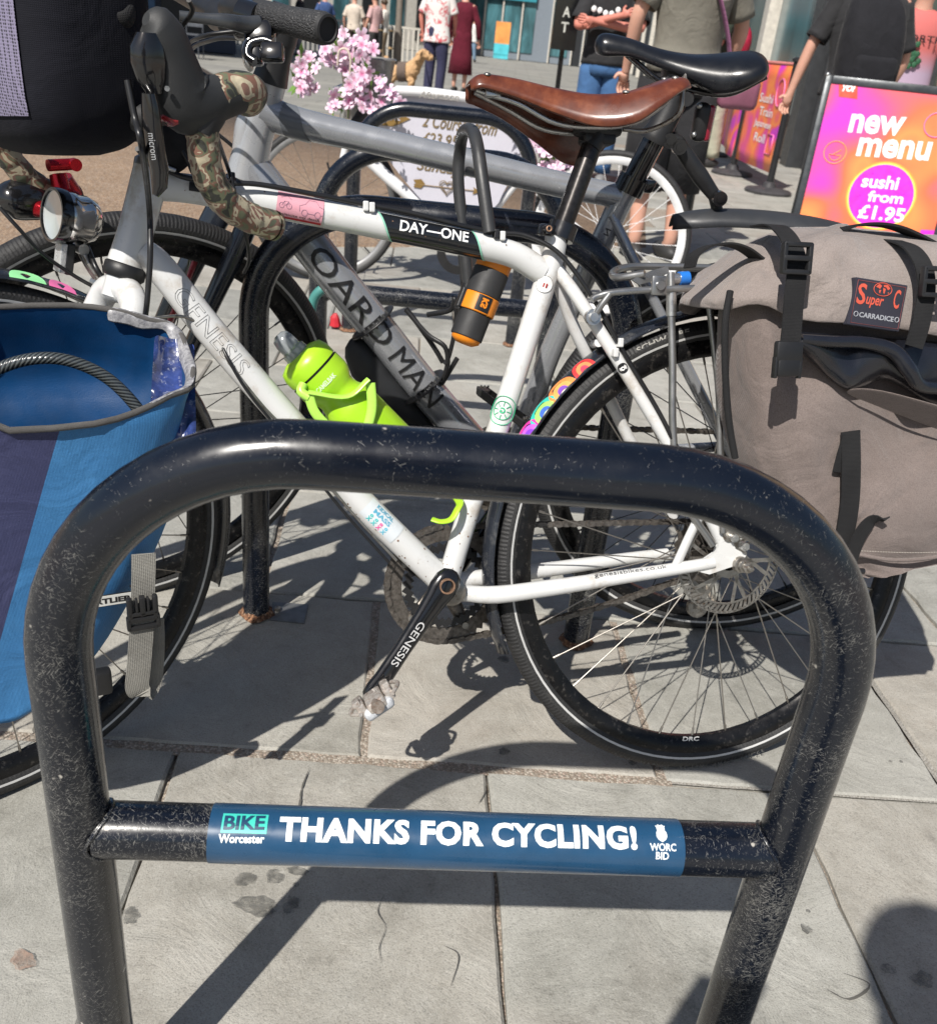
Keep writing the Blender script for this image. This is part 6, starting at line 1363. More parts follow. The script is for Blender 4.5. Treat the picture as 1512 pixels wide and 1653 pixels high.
wt([(560, 225), (630, 290), (700, 350), (740, 400)], .024, 'down_tube'); wt([(838, 290), (815, 318), (790, 350), (740, 400)], .014, 'seat_tube'); wt([(840, 285), (860, 240), (866, 215)], .014, 'seat_post', M_ALU)
wt([(740, 400), (850, 395), (960, 390)], .012, 'chain_stay'); wt([(838, 290), (900, 340), (958, 388)], .009, 'seat_stay')
wt([(600, 180), (592, 150), (560, 140), (540, 146)], .013, 'handlebar', M_ALU)
wt([(612, 150, .0), (590, 175, .08), (572, 200, .12)], .019, 'grip', M_BLKMT, n=16)
wt([(560, 345), (548, 330), (535, 285), (528, 262)], .004, 'brake_cable', M_CABLE)
def fullwt(pts, r, nm, mt): wt(pts, r, nm, mt)
# crankset seen below the plaque
cw = WP.at(742, 405); m = MB(); m.lathe(cw+WP.n*.05, WP.n, [(.05, 0), (.085, 0), (.085, .004), (.05, .004), (.05, 0)], 40); build(m, 'chainring', M_BLKPL, wb, smooth=False)
wt([(742, 405, .06), (748, 470, .07)], .010, 'crank_arm', M_BLKPL)
M_PLQ = pm('lilac_white_board', (.50, .49, .55), .5, var=.03); M_GOLD = pm('gold_lettering', (.17, .12, .055), .5, var=.2); M_GOLDB = pm('bronze_panel', (.20, .12, .03), .5, var=.1)
outline = [(596, 182), (618, 158), (640, 148), (700, 152), (760, 160), (806, 169), (838, 186), (860, 215), (866, 245), (850, 270), (818, 300), (795, 338), (740, 345), (700, 340), (660, 300), (622, 250), (600, 215)]
off = .03
oc = cat([WP.at(x, y, off) for x, y in outline], 3, True); plq = MB().prism(oc, -WP.n, .012); pq_ = build(plq, 'menu_board', M_PLQ, wb, smooth=False)
wt([(640, 146), (700, 150), (800, 166), (838, 182)], .018, 'top_bar', M_WB, off=.045)
def ptext(s, a, b, h, mat=M_GOLD, shear=.35, bold=.0, par=pq_, P=WP, o=.033, name='board_lettering'):
    A_ = P.at(*a, o); B_ = P.at(*b, o); X = B_-A_; w_ = X.length; X.normalize(); Y = P.n.cross(X)
    if Y.z < 0: Y = -Y
    m = MB(); text(m, s, lambda x, y: A_+X*x+Y*y, w=w_, h=h, shear=shear, bold=bold); return build(m, name, mat, par, smooth=False)
ptext('2 Courses from', (681, 204), (801, 220), .050, bold=.01); ptext('\u00a323.95', (681, 231), (738, 238), .042, shear=.2, bold=.01); ptext('Sunday Roast', (672, 279), (806, 297), .052, bold=.012)
ptext('Afternoon', (676, 158), (740, 163), .026, pm('pale_gold', (.33, .31, .28), .5), o=.064)
m = MB(); c = [WP.at(x, y, .034) for x, y in ((598, 196), (612, 184), (645, 184), (662, 192), (636, 204), (606, 202))]; m.prism(c, -WP.n, .003); bb2 = build(m, 'bronze_arrow', M_GOLDB, pq_, smooth=False)
ptext('ROUTE', (612, 193), (646, 195), .024, M_PLQ, shear=0, bold=.01, o=.036)
m = MB(); m.tube([WP.at(668, 297, .034), WP.at(775, 309, .034)], .0016, 6)
for x in (0,): m.add([WP.at(*p, .035) for p in ((667, 290), (680, 289), (686, 297), (679, 304), (667, 302), (671, 296))], [[0, 1, 2, 3, 4, 5]]); m.add([WP.at(*p, .035) for p in ((764, 302), (775, 310), (762, 314), (765, 308))], [[0, 1, 2, 3]])
build(m, 'arrow_drawing', M_GOLDB, pq_)
for sc in (1., .72):
    m = MB(); hc = WP.at(721, 302, .036); hp = []
    for k in range(30):
        t = 2*pi*k/30; hp.append(hc-WP.f*(16*sin(t)**3*.0019*sc)+Z*((13*cos(t)-5*cos(2*t)-2*cos(3*t)-cos(4*t))*.0019*sc))
    m.tube(hp, .0016, 5, closed=True); build(m, 'heart_outline', M_GOLD, pq_)
# basket / plant pot
pot = thing('flower_bucket', WP.at(596, 125), 'translucent grey bucket holding pink blossom on the white display bicycle', 'bucket')
c0 = WP.at(592, 135); m = MB(); m.lathe(c0, Z, [(.0, -.13), (.075, -.13), (.105, .085), (.112, .09), (.107, .095), (.10, .085)], 26); build(m, 'bucket', pm('smoky_plastic', (.16, .155, .15), .25, var=.2, coat=.5), pot, angle=50)
# blossom
def petal_mesh():
    m = MB(); n = 5
    for k in range(n):
        a = 2*pi*k/n; d = V((cos(a), sin(a), 0)); s = V((-sin(a), cos(a), 0)); P_ = [V((0, 0, 0)), d*.45+s*.30+V((0, 0, .12)), d*.9+s*.34+V((0, 0, .18)), d*1.08+s*.12+V((0, 0, .10)), d*.98+V((0, 0, .16)), d*1.08-s*.12+V((0, 0, .10)), d*.9-s*.34+V((0, 0, .18)), d*.45-s*.30+V((0, 0, .12))]
        m.add(P_, [[0, 1, 7], [1, 2, 6, 7], [2, 3, 4], [2, 4, 6], [4, 5, 6]])
    me = bpy.data.meshes.new('blossom'); me.from_pydata([tuple(v) for v in m.v], [], m.f); return me
def petalmat():
    t = NT('pink_petal'); g = t.n('TexGradient', gradient_type='SPHERICAL'); t.l(t.tc.outputs['Object'], g.inputs['Vector']); oi = t.n('ObjectInfo')
    k = t.ramp(g.outputs['Fac'], [(0., (.72, .55, .66)), (.45, (.70, .42, .56)), (.8, (.55, .12, .28)), (1., (.45, .05, .18))])
    k = t.mix(t.ramp(oi.outputs['Random'], [(0, .0), (1, .45)]), k, (.80, .66, .74)); t.set(Base_Color=k, Roughness=.6, Subsurface_Weight=.1); return t.m
BLM = petal_mesh(); BLM.materials.append(petalmat())
M_STEM = pm('leaf_green', (.10, .20, .03), .6, var=.3)
def bouquet(label, centres, P, rad, n, off=.1, seed=0, size=.026, leaves=11):
    q = random.Random(seed); base = P.at(*centres[0], off); t = thing('blossom_spray', base, label, 'flowers', 'sprays of pink blossom on the display bicycle')
    for i in range(n):
        c = P.at(*centres[i % len(centres)], off)+V((q.gauss(0, rad), q.gauss(0, rad), q.gauss(0, rad)))
        o = bpy.data.objects.new('blossom', BLM); COL.objects.link(o); o.parent = t; s = size*q.uniform(.75, 1.2)
        d = (V((q.uniform(-1, 1), -1.1+q.uniform(-.6, .6), q.uniform(-.5, 1.1)))).normalized(); o.matrix_local = Matrix.Translation(c-base) @ d.to_track_quat('Z', 'Y').to_matrix().to_4x4() @ Matrix.Rotation(q.uniform(0, 6), 4, 'Z') @ Matrix.Scale(s, 4)
    for i in range(leaves):
        c = P.at(*centres[i % len(centres)], off-.02); m = MB(); e = c+V((q.uniform(-.05, .05), q.uniform(-.04, .04), q.uniform(-.03, .06))); m.tube(cat([c-Z*.05, c, e], 4), [.002, .003, .001], 6); build(m, 'stem', M_STEM, t)
        m = MB(); d = (e-c).normalized(); s_ = V((d.z, .3, -d.x)).normalized(); m.add([c, c+d*.03+s_*.009, c+d*.06, c+d*.03-s_*.009], [[0, 1, 2, 3]]); build(m, 'leaf', M_STEM, t, smooth=False)
    return t
bouquet('pink blossom hanging left of the bucket, below the rubber grip', [(486, 92), (492, 118), (482, 135), (498, 128)], WP, .022, 20, .1, 1)
bouquet('tall pink blossom in the bucket beside the rubber grip', [(562, 60), (552, 82), (574, 74), (590, 72), (560, 98), (540, 88)], WP, .022, 26, .12, 2)
bouquet('pink blossom cluster in front of the bucket', [(575, 110), (590, 118), (600, 120), (568, 128), (585, 132), (578, 148), (560, 145)], WP, .024, 30, .16, 3)
bouquet('pink blossom cluster low by the black handlebar grip', [(552, 160), (562, 168), (538, 168), (608, 178), (618, 146), (632, 152), (596, 176)], WP, .018, 26, .17, 4)
bouquet('pink blossom spray in clear wrap near the rear wheel, right of the farthest rack', [(872, 232), (880, 250), (892, 262), (902, 262), (835, 192), (905, 282), (885, 225)], WP, .022, 30, .1, 5)
m = MB(); m.tube(cat([WP.at(545, 105, .15), WP.at(548, 82, .16), WP.at(560, 80, .16), WP.at(566, 100, .16), WP.at(562, 140, .16), WP.at(558, 175, .16)], 6), .004, 8); build(m, 'cream_cord', pm('cream_cord', (.55, .48, .40), .7), pot)
# ------------------------------------------------------------------ street furniture
M_IRON = pm('black_iron_paint', (.012, .013, .015), .3, var=.3, coat=.4); M_BRASS = pm('aged_gold_paint', (.42, .29, .15), .4, metal=.5, var=.25)
def bollard(g, label, s=1.):
    t = thing('bollard', g, label, 'bollard', 'black bollards with gold rings'); m = MB()
    m.lathe(g, Z, [(0, 0), (.075*s, 0), (.075*s, .12), (.058*s, .14), (.052*s, .16), (.047*s, .52)], 26); build(m, 'shaft', M_IRON, t, angle=40)
    m = MB(); m.lathe(g, Z, [(.047*s, .52), (.060*s, .53), (.062*s, .545), (.060*s, .56), (.050*s, .565)], 26); build(m, 'gold_ring', M_BRASS, t)
    m = MB(); m.lathe(g, Z, [(.049*s, .565), (.049*s, .90), (.062*s, .91), (.062*s, .94), (.05*s, .96), (.045*s, 1.0), (.025*s, 1.03), (0, 1.035)], 26); build(m, 'upper_shaft', M_IRON, t, angle=40)
    m = MB(); m.lathe(g, Z, [(.0625*s, .915), (.0645*s, .925), (.0625*s, .935)], 26); build(m, 'gold_ring', M_BRASS, t)
bollard(G(1088, 412), 'black bollard with a gold ring, close behind the black saddle at right')
bollard(G(628, 118), 'black bollard with gold rings just left of the brown lamp post', 1.1)
bollard(G(614, 128)+V((0, -.3, 0)), 'black bollard behind the pink blossom, nearest the lamp post foot', 1.0)
bollard(G(560, 82), 'far black bollard with a gold ring, directly above the tall blossom', 1.25)
lp = thing('lamp_post', G(640, 104), 'slim grey brown lamp post behind the small dog', 'lamp post'); g = G(640, 104); m = MB(); m.tube([g, g+Z*.9], .13, 18); m.tube([g+Z*.9, g+Z*1., g+Z*5], [.12, .10, .085], 18); build(m, 'post', pm('grey_brown_post', (.17, .145, .12), .6), lp)
m = MB(); m.lathe(g+Z*5, Z, [(.08, 0), (.2, .1), (.22, .35), (.12, .5), (0, .55)], 18); build(m, 'lantern', M_IRON, lp)
# barriers with printed banners
def banner_mat(name, seed):
    t = NT(name); v = t.mapping((1, 1, 1)); n = t.n('TexNoise', noise_dimensions='4D'); n.inputs['Scale'].default_value = 3.1; n.inputs['Detail'].default_value = 0; n.inputs['W'].default_value = seed; n.inputs['Distortion'].default_value = .8; t.l(v, n.inputs['Vector'])
    k = t.ramp(n.outputs['Fac'], [(.28, (.58, .035, .42)), (.40, (.70, .08, .22)), (.48, (.80, .16, .08)), (.56, (.85, .26, .06)), (.64, (.80, .12, .10)), (.74, (.55, .03, .50))])
    t.set(Base_Color=k, Roughness=.45); return t.m
M_BAN = banner_mat('printed_banner', 3.); M_POST = pm('black_post', (.016, .016, .018), .35, var=.2); M_BASE = pm('dusty_black_base', (.045, .042, .045), .55, var=.3)
def post(g, label, h):
    t = thing('barrier_post', g, label, 'barrier post', 'black barrier posts'); m = MB(); m.tube([g+Z*.03, g+Z*h], .030, 18); build(m, 'pole', M_POST, t)
    m = MB(); m.lathe(g, Z, [(0, 0), (.20, 0), (.205, .02), (.19, .035), (.06, .055), (.05, .09), (.035, .10)], 34); build(m, 'round_base', M_BASE, t, angle=40)
    m = MB(); m.lathe(g+Z*h, Z, [(.028, -.02), (.046, -.018), (.046, 0), (.02, .012), (0, .012)], 20); build(m, 'post_cap', M_POST, t, angle=40)
gp1 = G(1238, 312); gp2 = G(1180, 282); gp3 = G(1146, 250)
post(gp1, 'nearest black banner post with round base, left of the orange menu board', 1.07); post(gp2, 'middle black banner post between the two printed banners', 1.07); post(gp3, 'farthest banner post, mostly hidden behind the bollard', 1.07)
def banner(g0, g1, label, fold, txt):
    t = thing('printed_banner', lerp(g0, g1, .5), label, 'banner', 'printed barrier banners'); N_ = 16; d = (g1-g0); L_ = d.length; d.normalize(); nn = V((d.y, -d.x, 0))
    if nn.y > 0: nn = -nn
    def f(u, h): return g0+d*(.04+(L_-.08)*u)+Z*h+nn*(fold*sin(u*5+h*2)*(1.1-h)+.004)
    cols = [[f(i/N_, lerp(.16, 1.02, j/8)) for j in range(9)] for i in range(N_+1)]; m = MB(); m.loft(cols, caps=(False, False), closed=False); o = build(m, 'banner_sheet', M_BAN, t, solid=.003)
    m = MB(); m.tube([g0+d*.02+Z*1.03, g1-d*.02+Z*1.03], .012, 10); build(m, 'top_rail', pm('pink_rail', (.75, .25, .22), .4), t)
    for (s, u0, h, w_) in txt:
        m = MB(); text(m, s, lambda x, y: f((L_*u0+x)/L_, h+y)+nn*.006, w=w_*L_, h=.075, bold=.015); build(m, 'banner_lettering', M_WTEXT, t, smooth=False)
    m = MB(); P_ = [f(.82+.09*cos(2*pi*k/20), .80+.11*sin(2*pi*k/20))+nn*.006 for k in range(20)]; m.tube(P_, .006, 6, closed=True); P_ = [f(u, h)+nn*.006 for u, h in ((.74, .30), (.88, .30), (.88, .46), (.74, .46))]; m.tube(P_, .005, 6, closed=True); build(m, 'banner_icon', pm('pink_line', (.80, .20, .42), .5), t)
banner(gp2, gp1, 'nearer orange and magenta printed banner, between the two front posts', .012, (('a Sushi', .22, .70, .46), ('Train', .40, .59, .34), ('Japanese', .34, .48, .42), ('Roll', .42, .37, .26)))
banner(gp3, gp2, 'farther orange and pink printed banner, creased and partly behind the bollard', .05, (('Sushi', .40, .62, .34), ('Train', .40, .51, .34), ('Roll', .38, .40, .3)))
# menu A-board
bo_tl = D(1333, 121, 4.55); bo_tr = D(1560, 143, 4.40)
ab = thing('menu_board', (bo_tl.x+.3, bo_tl.y, 0), 'black framed A-board with orange and magenta new menu poster at right', 'A-board sign')
X_ = (bo_tr-bo_tl); X_.z = 0; BW = .70; X_.normalize(); dep = V((X_.y, -X_.x, 0))   # towards camera
if dep.y > 0: dep = -dep
HT_ = bo_tl.z; slant = .20; Yb = (Z*HT_-dep*slant).normalized(); BO = V((bo_tl.x, bo_tl.y, 0))+dep*slant; BH = sqrt(HT_**2+slant**2); BN = X_.cross(Yb)
if BN.y > 0: BN = -BN
bfp = lambda x, y, o=0.: BO+X_*x+Yb*y+BN*o
M_FR = pm('dark_grey_aluminium', (.045, .05, .055), .35, metal=.4, var=.1)
for (x0, y0, x1, y1) in ((0, .0, .032, BH), (BW-.032, .0, BW, BH), (.033, BH-.036, BW-.033, BH), (.033, .08, BW-.033, .112)):
    m = MB(); m.box(bfp((x0+x1)/2, (y0+y1)/2), X_*(x1-x0)/2, Yb*(y1-y0)/2, BN*.011, .003); build(m, 'frame_bar', M_FR, ab, angle=40)
def poster():
    t = NT('printed_poster'); n = t.n('TexNoise', noise_dimensions='4D'); n.inputs['Scale'].default_value = 2.6; n.inputs['Detail'].default_value = 0; n.inputs['W'].default_value = 1.7; n.inputs['Distortion'].default_value = .9; t.l(t.tc.outputs['Object'], n.inputs['Vector'])
    k = t.ramp(n.outputs['Fac'], [(.12, (.84, .20, .08)), (.30, (.80, .10, .10)), (.38, (.82, .13, .06)), (.52, (.84, .26, .07)), (.62, (.82, .15, .06)), (.74, (.78, .08, .25)), (.86, (.62, .04, .50))])
    t.set(Base_Color=k, Roughness=.3, Coat_Weight=.5, Coat_Roughness=.1); t.bump(t.noise(5, 3), .12, .01); return t.m
m = MB(); m.box(bfp(BW/2, (.112+BH-.036)/2, .002), X_*(BW/2-.033), Yb*((BH-.036-.112)/2), BN*.003); po = build(m, 'poster', poster(), ab, smooth=False)
def bpx(px_, py_): P = hit(px_, py_, bfp(0, 0, .006), BN); d = P-BO; return d.dot(X_), d.dot(Yb)
def btx(s, a, b, h, mat=M_WTEXT, bold=.05, o=.0068, shear=0., name='poster_lettering'):
    x0, y0 = bpx(*a); x1, y1 = bpx(*b); L_ = sqrt((x1-x0)**2+(y1-y0)**2); m = MB(); text(m, s, lambda x, y: bfp(x0+x*(x1-x0)/L_, y0+y+x*(y1-y0)/L_, o), w=L_, h=h, bold=bold, shear=shear); build(m, name, mat, po, smooth=False)
SCL = 4.35/FPX
x0, y0 = bpx(1352, 131); m = MB(); m.add([bfp(*bpx(*p), .0062) for p in ((1353, 131), (1384, 134), (1383, 160), (1353, 156))], [[0, 1, 2, 3]]); build(m, 'logo_square', pm('tomato_red', (.75, .07, .035), .35), po, smooth=False)
btx('YO!', (1357, 147), (1378, 149), .030, bold=.06, shear=.25)
btx('new', (1367, 214), (1455, 220), .088, bold=.03); btx('menu', (1380, 252), (1497, 260), .088, bold=.03)
def circ(cx, cy, r, mat, o, nm): 
    x, y = bpx(cx, cy); m = MB(); m.add([bfp(x+cos(2*pi*k/40)*r, y+sin(2*pi*k/40)*r, o) for k in range(40)], [list(range(40))]); return build(m, nm, mat, po, smooth=False)
ccx, ccy = 1421, 317; circ(ccx, ccy, .163, pm('amber_print', (.86, .32, .05), .35), .0062, 'amber_ring'); circ(ccx, ccy, .156, pm('yellow_print', (.90, .62, .12), .35), .0066, 'yellow_ring'); circ(ccx, ccy, .148, pm('magenta_print', (.68, .025, .52), .35), .0070, 'magenta_disc')
btx('sushi', (1388, 302), (1447, 307), .062, bold=.028, o=.0078); btx('from', (1398, 325), (1455, 330), .052, bold=.028, o=.0078); btx('\u00a31.95', (1382, 352), (1456, 360), .068, bold=.03, o=.0078)
def ring(cx, cy, r, w_, mat, nm):
    x, y = bpx(cx, cy); m = MB(); m.tube([bfp(x+cos(2*pi*k/30)*r, y+sin(2*pi*k/30)*r, .007) for k in range(30)], w_, 5, closed=True); return build(m, nm, mat, po)
M_LN = pm('light_orange_line', (.88, .38, .10), .4); ring(1347, 246, .052, .0022, M_LN, 'bowl_icon'); ring(1511, 202, .055, .003, pm('pink_line', (.8, .2, .42), .5), 'round_icon')
m = MB(); x, y = bpx(1347, 250); P_ = [bfp(x+.028*cos(a), y+.026*sin(a), .007) for a in [pi+pi*k/10 for k in range(11)]]; m.tube(P_, .002, 5, closed=True); m.tube([bfp(x-.01, y+.002, .007), bfp(x+.024, y+.026, .007)], .0018, 5); build(m, 'bowl_icon', M_LN, po)
m = MB(); x, y = bpx(1498, 392); m.add([bfp(x+a, y+b, .0068) for a, b in ((-.055, -.06), (.06, -.06), (.05, .065), (-.05, .055))], [[0, 1, 2, 3]]); build(m, 'magenta_card', pm('magenta_print', (0, 0, 0)), po, smooth=False)
m = MB(); m.tube([bfp(x+.02*cos(a)*1.2, y+.028*sin(a), .0085) for a in [2*pi*k/20 for k in range(20)]], .0016, 5, closed=True); build(m, 'card_icon', pm('pink_line', (0, 0, 0)), po)
for s_, x_ in ((-1, .012), (1, BW-.012)):
    top_ = bfp(x_, BH-.01, -.012); bot = V((top_.x, top_.y, 0))-dep*.42+Z*.02-X_*.0; m = MB(); m.box(lerp(top_, bot, .5), X_*.012, (bot-top_)*.5, V((0, .011, 0)), .002); build(m, 'back_leg', M_FR, ab, angle=40)
m = MB(); m.ball(bfp(.006, BH+.002, .004), .012, 10); m.ball(bfp(BW-.006, BH+.002, .004), .012, 10); build(m, 'corner_clip', M_ALU, ab, kind='stuff')
m = MB(); m.box(bfp(BW/2, BH*.5, -.008), X_*(BW/2-.03), Yb*(BH/2-.1), BN*.002); build(m, 'backing_panel', M_BLKPL, ab, smooth=False)
# ------------------------------------------------------------------ buildings
def glass(name, c, rough=.08, mtl=.0):
    t = NT(name); n = t.noise(.9, 4, t.mapping((1.6, 1.6, .5)), .6, .5); k = t.ramp(n, [(.3, tuple(x*.4 for x in c)), (.5, c), (.72, tuple(min(1, x*1.9) for x in c))])
    t.set(Base_Color=k, Roughness=rough, Specular_IOR_Level=.7, Metallic=mtl); return t.m
def wallbox(par, a, b, z0, z1, th, mat, name, out=0.):
    """vertical slab from ground point a to b between heights"""
    d = (b-a); L_ = d.length; d = d/L_; n = V((-d.y, d.x, 0)); 
    if n.dot(V((0, 0, 0))-a) < 0: n = -n
    m = MB(); c = (a+b)/2+n*(out-th/2)+Z*((z0+z1)/2); m.box(c, d*L_/2, n*th/2, Z*(z1-z0)/2); return build(m, name, mat, par, smooth=False)
def bld(label, a, b, wallm, H=7.5, depth=5):
    t = thing('shop_building', (a+b)/2, label, 'building'); wallbox(t, a, b, 0, H, depth, wallm, 'wall', 0.); return t
def pc(a, b, t): return a+(b-a)*t
M_DG = glass('green_grey_shop_glass', (.060, .075, .062), .25); M_DKF = pm('charcoal_frame', (.03, .032, .035), .4); M_ROS = pm('rust_red_panel', (.33, .055, .025), .5, var=.15); M_TAN = pm('tan_stone', (.36, .25, .15), .7, var=.12, bump=.3, bs=60)
M_GREYW = pm('blue_grey_render', (.17, .20, .235), .6, var=.08); M_TEALG = glass('teal_shop_glass', (.05, .13, .15), .15); M_CREAM = pm('cream_render', (.55, .52, .46), .8); M_DW = pm('dark_interior', (.012, .014, .017), .5)
M_BROWNB = pm('dark_brown_front', (.09, .075, .06), .6)
# right: restaurant front facing the street
ra = V((3.35, 11.3, 0)); rb = V((6.35, 10.6, 0)); r1_ = bld('restaurant front with large dark green grey windows and rust red panels, top right', ra, rb, pm('dark_brown_front', (0, 0, 0)), 5.5, 6)
for i in range(3):
    a = pc(ra, rb, i/3+.012); b = pc(ra, rb, (i+1)/3-.012); f = wallbox(r1_, a, b, .98, 3.6, .06, M_DG, 'window', .04); wallbox(r1_, pc(ra, rb, i/3-.012), a, .0, 3.7, .10, M_DKF, 'mullion', .07)
wallbox(r1_, ra, rb, .72, .975, .1, M_ROS, 'sill_panel', .09); wallbox(r1_, ra, rb, .0, .715, .1, pm('dark_red_panel', (.16, .02, .015), .5), 'stall_riser', .06); wallbox(r1_, ra, rb, 3.72, 4.4, .2, M_ROS, 'fascia', .2)
qa = V((6.36, 10.58, 0)); qb = V((12, 9.6, 0)); r2_ = bld('building of tan stone blocks beyond the person in the backpack, at the right edge', qa, qb, M_TAN, 6, 6)
for j in range(14):
    for i in range(3):
        a = pc(qa, qb, i*.075+(.037 if j % 2 else 0)+.002); b = pc(qa, qb, (i+1)*.075+(.037 if j % 2 else 0)-.002); wallbox(r2_, a, b, j*.16+.006, (j+1)*.16-.006, .05, M_TAN, 'stone_block', .03)
# side of the street running away from the restaurant
sa_ = V((3.36, 11.6, 0)); sb_ = V((6.6, 60, 0)); s1 = bld('long dark street frontage running away behind the man in the black T-shirt', sa_, sb_, M_BROWNB, 8, 4)
for i in range(14):
    a = pc(sa_, sb_, i/14+.008); b = pc(sa_, sb_, (i+1)/14-.008); wallbox(s1, a, b, .5, 3.0, .06, M_DG if i % 3 else M_TEALG, 'window', .05); wallbox(s1, pc(sa_, sb_, i/14-.004), pc(sa_, sb_, i/14+.004), 0, 3.2, .2, M_CREAM if i % 2 else M_DKF, 'pilaster', .18)
wallbox(s1, sa_, sb_, 3.25, 3.9, .3, M_DKF, 'fascia', .28)
# centre: blue grey shop with teal glazing
ca = G(745, 90); ca = V((-3.2, 63, 0)); cb = V((6.4, 62, 0)); c1_ = bld('blue grey shop with teal glazing at the far end of the street', ca, cb, M_GREYW, 9, 6)
for (u0, u1, mt, nm) in ((.0, .10, M_TEALG, 'window'), (.115, .21, M_TEALG, 'window'), (.225, .33, M_TEALG, 'window'), (.345, .42, M_TEALG, 'window'), (.53, .64, M_TEALG, 'window'), (.67, .72, M_DW, 'doorway'), (.735, .80, M_DW, 'doorway'), (.83, .90, M_TEALG, 'window'), (.91, .99, M_TEALG, 'window')):
    wallbox(c1_, pc(ca, cb, u0), pc(ca, cb, u1), .05 if nm == 'doorway' else .4, 3.2, .1, mt, nm, .06)
    wallbox(c1_, pc(ca, cb, u0-.008), pc(ca, cb, u0), 0, 3.4, .3, M_CREAM, 'mullion', .2)
wallbox(c1_, ca, pc(ca, cb, .42), 3.1, 3.8, .4, pm('teal_fascia', (.02, .22, .28), .5), 'fascia', .3)
pn = thing('poster_totem', V((-.95, 60, 0)), 'narrow upright panel, orange above and turquoise below, by the far shop', 'sign'); m = MB(); m.box(V((-.95, 60, 1.15)), V((.42, 0, 0)), V((0, .1, 0)), V((0, 0, .75))); build(m, 'orange_half', pm('orange_print', (.75, .30, .08), .5, var=.3, vs=1.5), pn, smooth=False)
m = MB(); m.box(V((-.95, 60, .2)), V((.42, 0, 0)), V((0, .1, 0)), V((0, 0, .198))); m.box(V((-.95, 59.98, .5)), V((.425, 0, 0)), V((0, .1, 0)), V((0, 0, .28))); build(m, 'turquoise_half', pm('turquoise_print', (.08, .50, .58), .5, var=.3, vs=1.5), pn, smooth=False)
# left: pale terrace front, and a shaded shop with an awning
la_ = V((-19.5, 47, 0)); lb_ = V((-3.4, 60, 0)); l1 = bld('pale sunlit shop terrace with tall windows at the far left of the street', la_, lb_, M_CREAM, 9, 5)
for i in range(12): wallbox(l1, pc(la_, lb_, i/12+.02), pc(la_, lb_, (i+1)/12-.02), .5, 3.0, .1, M_TEALG if i % 2 else M_DW, 'window', .08)
wallbox(l1, la_, lb_, 3.2, 3.7, .3, M_DKF, 'fascia', .25)
ka = V((-30, 17.5, 0)); kb = V((-7.2, 26.5, 0)); k1 = bld('shaded dark blue shop front behind the handlebars, upper left', ka, kb, pm('dark_blue_front', (.018, .03, .06), .5), 8, 6)
for i in range(12): wallbox(k1, pc(ka, kb, i/12+.01), pc(ka, kb, (i+1)/12-.01), .4, 2.8, .1, M_DW, 'window', .08); wallbox(k1, pc(ka, kb, i/12-.004), pc(ka, kb, i/12+.004), 0, 3, .2, pm('mid_blue_post', (.05, .12, .24), .5), 'pilaster', .15)
m = MB(); d = (kb-ka).normalized(); n_ = V((d.y, -d.x, 0)); c = (ka+kb)/2; L_ = (kb-ka).length/2; m.box(c+n_*1.6+Z*3.1, d*L_, n_*1.6, Z*.05); build(m, 'awning', pm('dark_awning', (.02, .025, .04), .7), k1, smooth=False)
# white railings and cafe chairs in the sun
rl_ = thing('white_railing', V((-6.2, 34, 0)), 'white railing in the sun beyond the blossom and the far bollard', 'railing'); m = MB()
for i in range(40): x = -9.5+i*.16; m = MB(); m.box(V((x, 34, .5)), V((.03, 0, 0)), V((0, .03, 0)), V((0, 0, .5))); build(m, 'baluster', M_CREAM, rl_, smooth=False)
m = MB(); m.box(V((-6.4, 34, 1.03)), V((3.2, 0, 0)), V((0, .04, 0)), V((0, 0, .03))); build(m, 'top_rail', M_CREAM, rl_, smooth=False)
def cafe_chair(g, rz, label):
    t = thing('cafe_chair', g, label, 'chair', 'cafe chairs in the shade'); e = V((cos(rz), sin(rz), 0)); f = V((-sin(rz), cos(rz), 0)); M_CH = pm('grey_metal_chair', (.12, .13, .15), .4, metal=.4)
    m = MB(); m.box(g+Z*.45, e*.2, f*.2, Z*.015); build(m, 'seat', M_CH, t, smooth=False)
    m = MB(); m.box(g+Z*.72+f*.2, e*.19, f*.012, Z*.12); build(m, 'backrest', M_CH, t, smooth=False)
    for a in (-1, 1):
        for b in (-1, 1): m = MB(); m.tube([g+e*.18*a+f*.18*b, g+e*.18*a+f*.18*b+Z*(.84 if b > 0 else .45)], .012, 6); build(m, 'leg', M_CH, t)
for i, (x, y) in enumerate(((-7.1, 22.6), (-8.2, 22.0), (-9.4, 21.4))): cafe_chair(V((x, y, 0)), .4*i, ('metal cafe chair in the shade nearest the street, behind the brake lever', 'metal cafe chair in the shade, second from the street', 'metal cafe chair in the shade, farthest left')[i])

tcord = thing('teal_lock', D(515, 480, 2.15), 'teal coated cable lock looped round the third rack behind the silver bike', 'lock'); m = MB(); m.tube(cat([D(502, 505, 2.15), D(508, 480, 2.13), D(525, 464, 2.12), D(552, 456, 2.15), D(572, 462, 2.25)], 6), .011, 12); build(m, 'lock_cable', pm('teal_rubber', (.06, .22, .20), .45), tcord)
g = G(541, 530); lf = thing('red_scrap', g, 'small crumpled red scrap on the slabs behind the lime bottle', 'litter'); q = random.Random(3); rr = [[g+V((cos(2*pi*k/8)*r_*q.uniform(.7, 1.2), sin(2*pi*k/8)*r_*q.uniform(.7, 1.2), h_)) for k in range(8)] for r_, h_ in ((.012, .004), (.022, .012), (.016, .04), (.006, .055))]; m = MB(); m.loft(rr); build(m, 'scrap', pm('red_wrapper', (.45, .02, .03), .4, bump=.5, bs=60), lf, smooth=False)
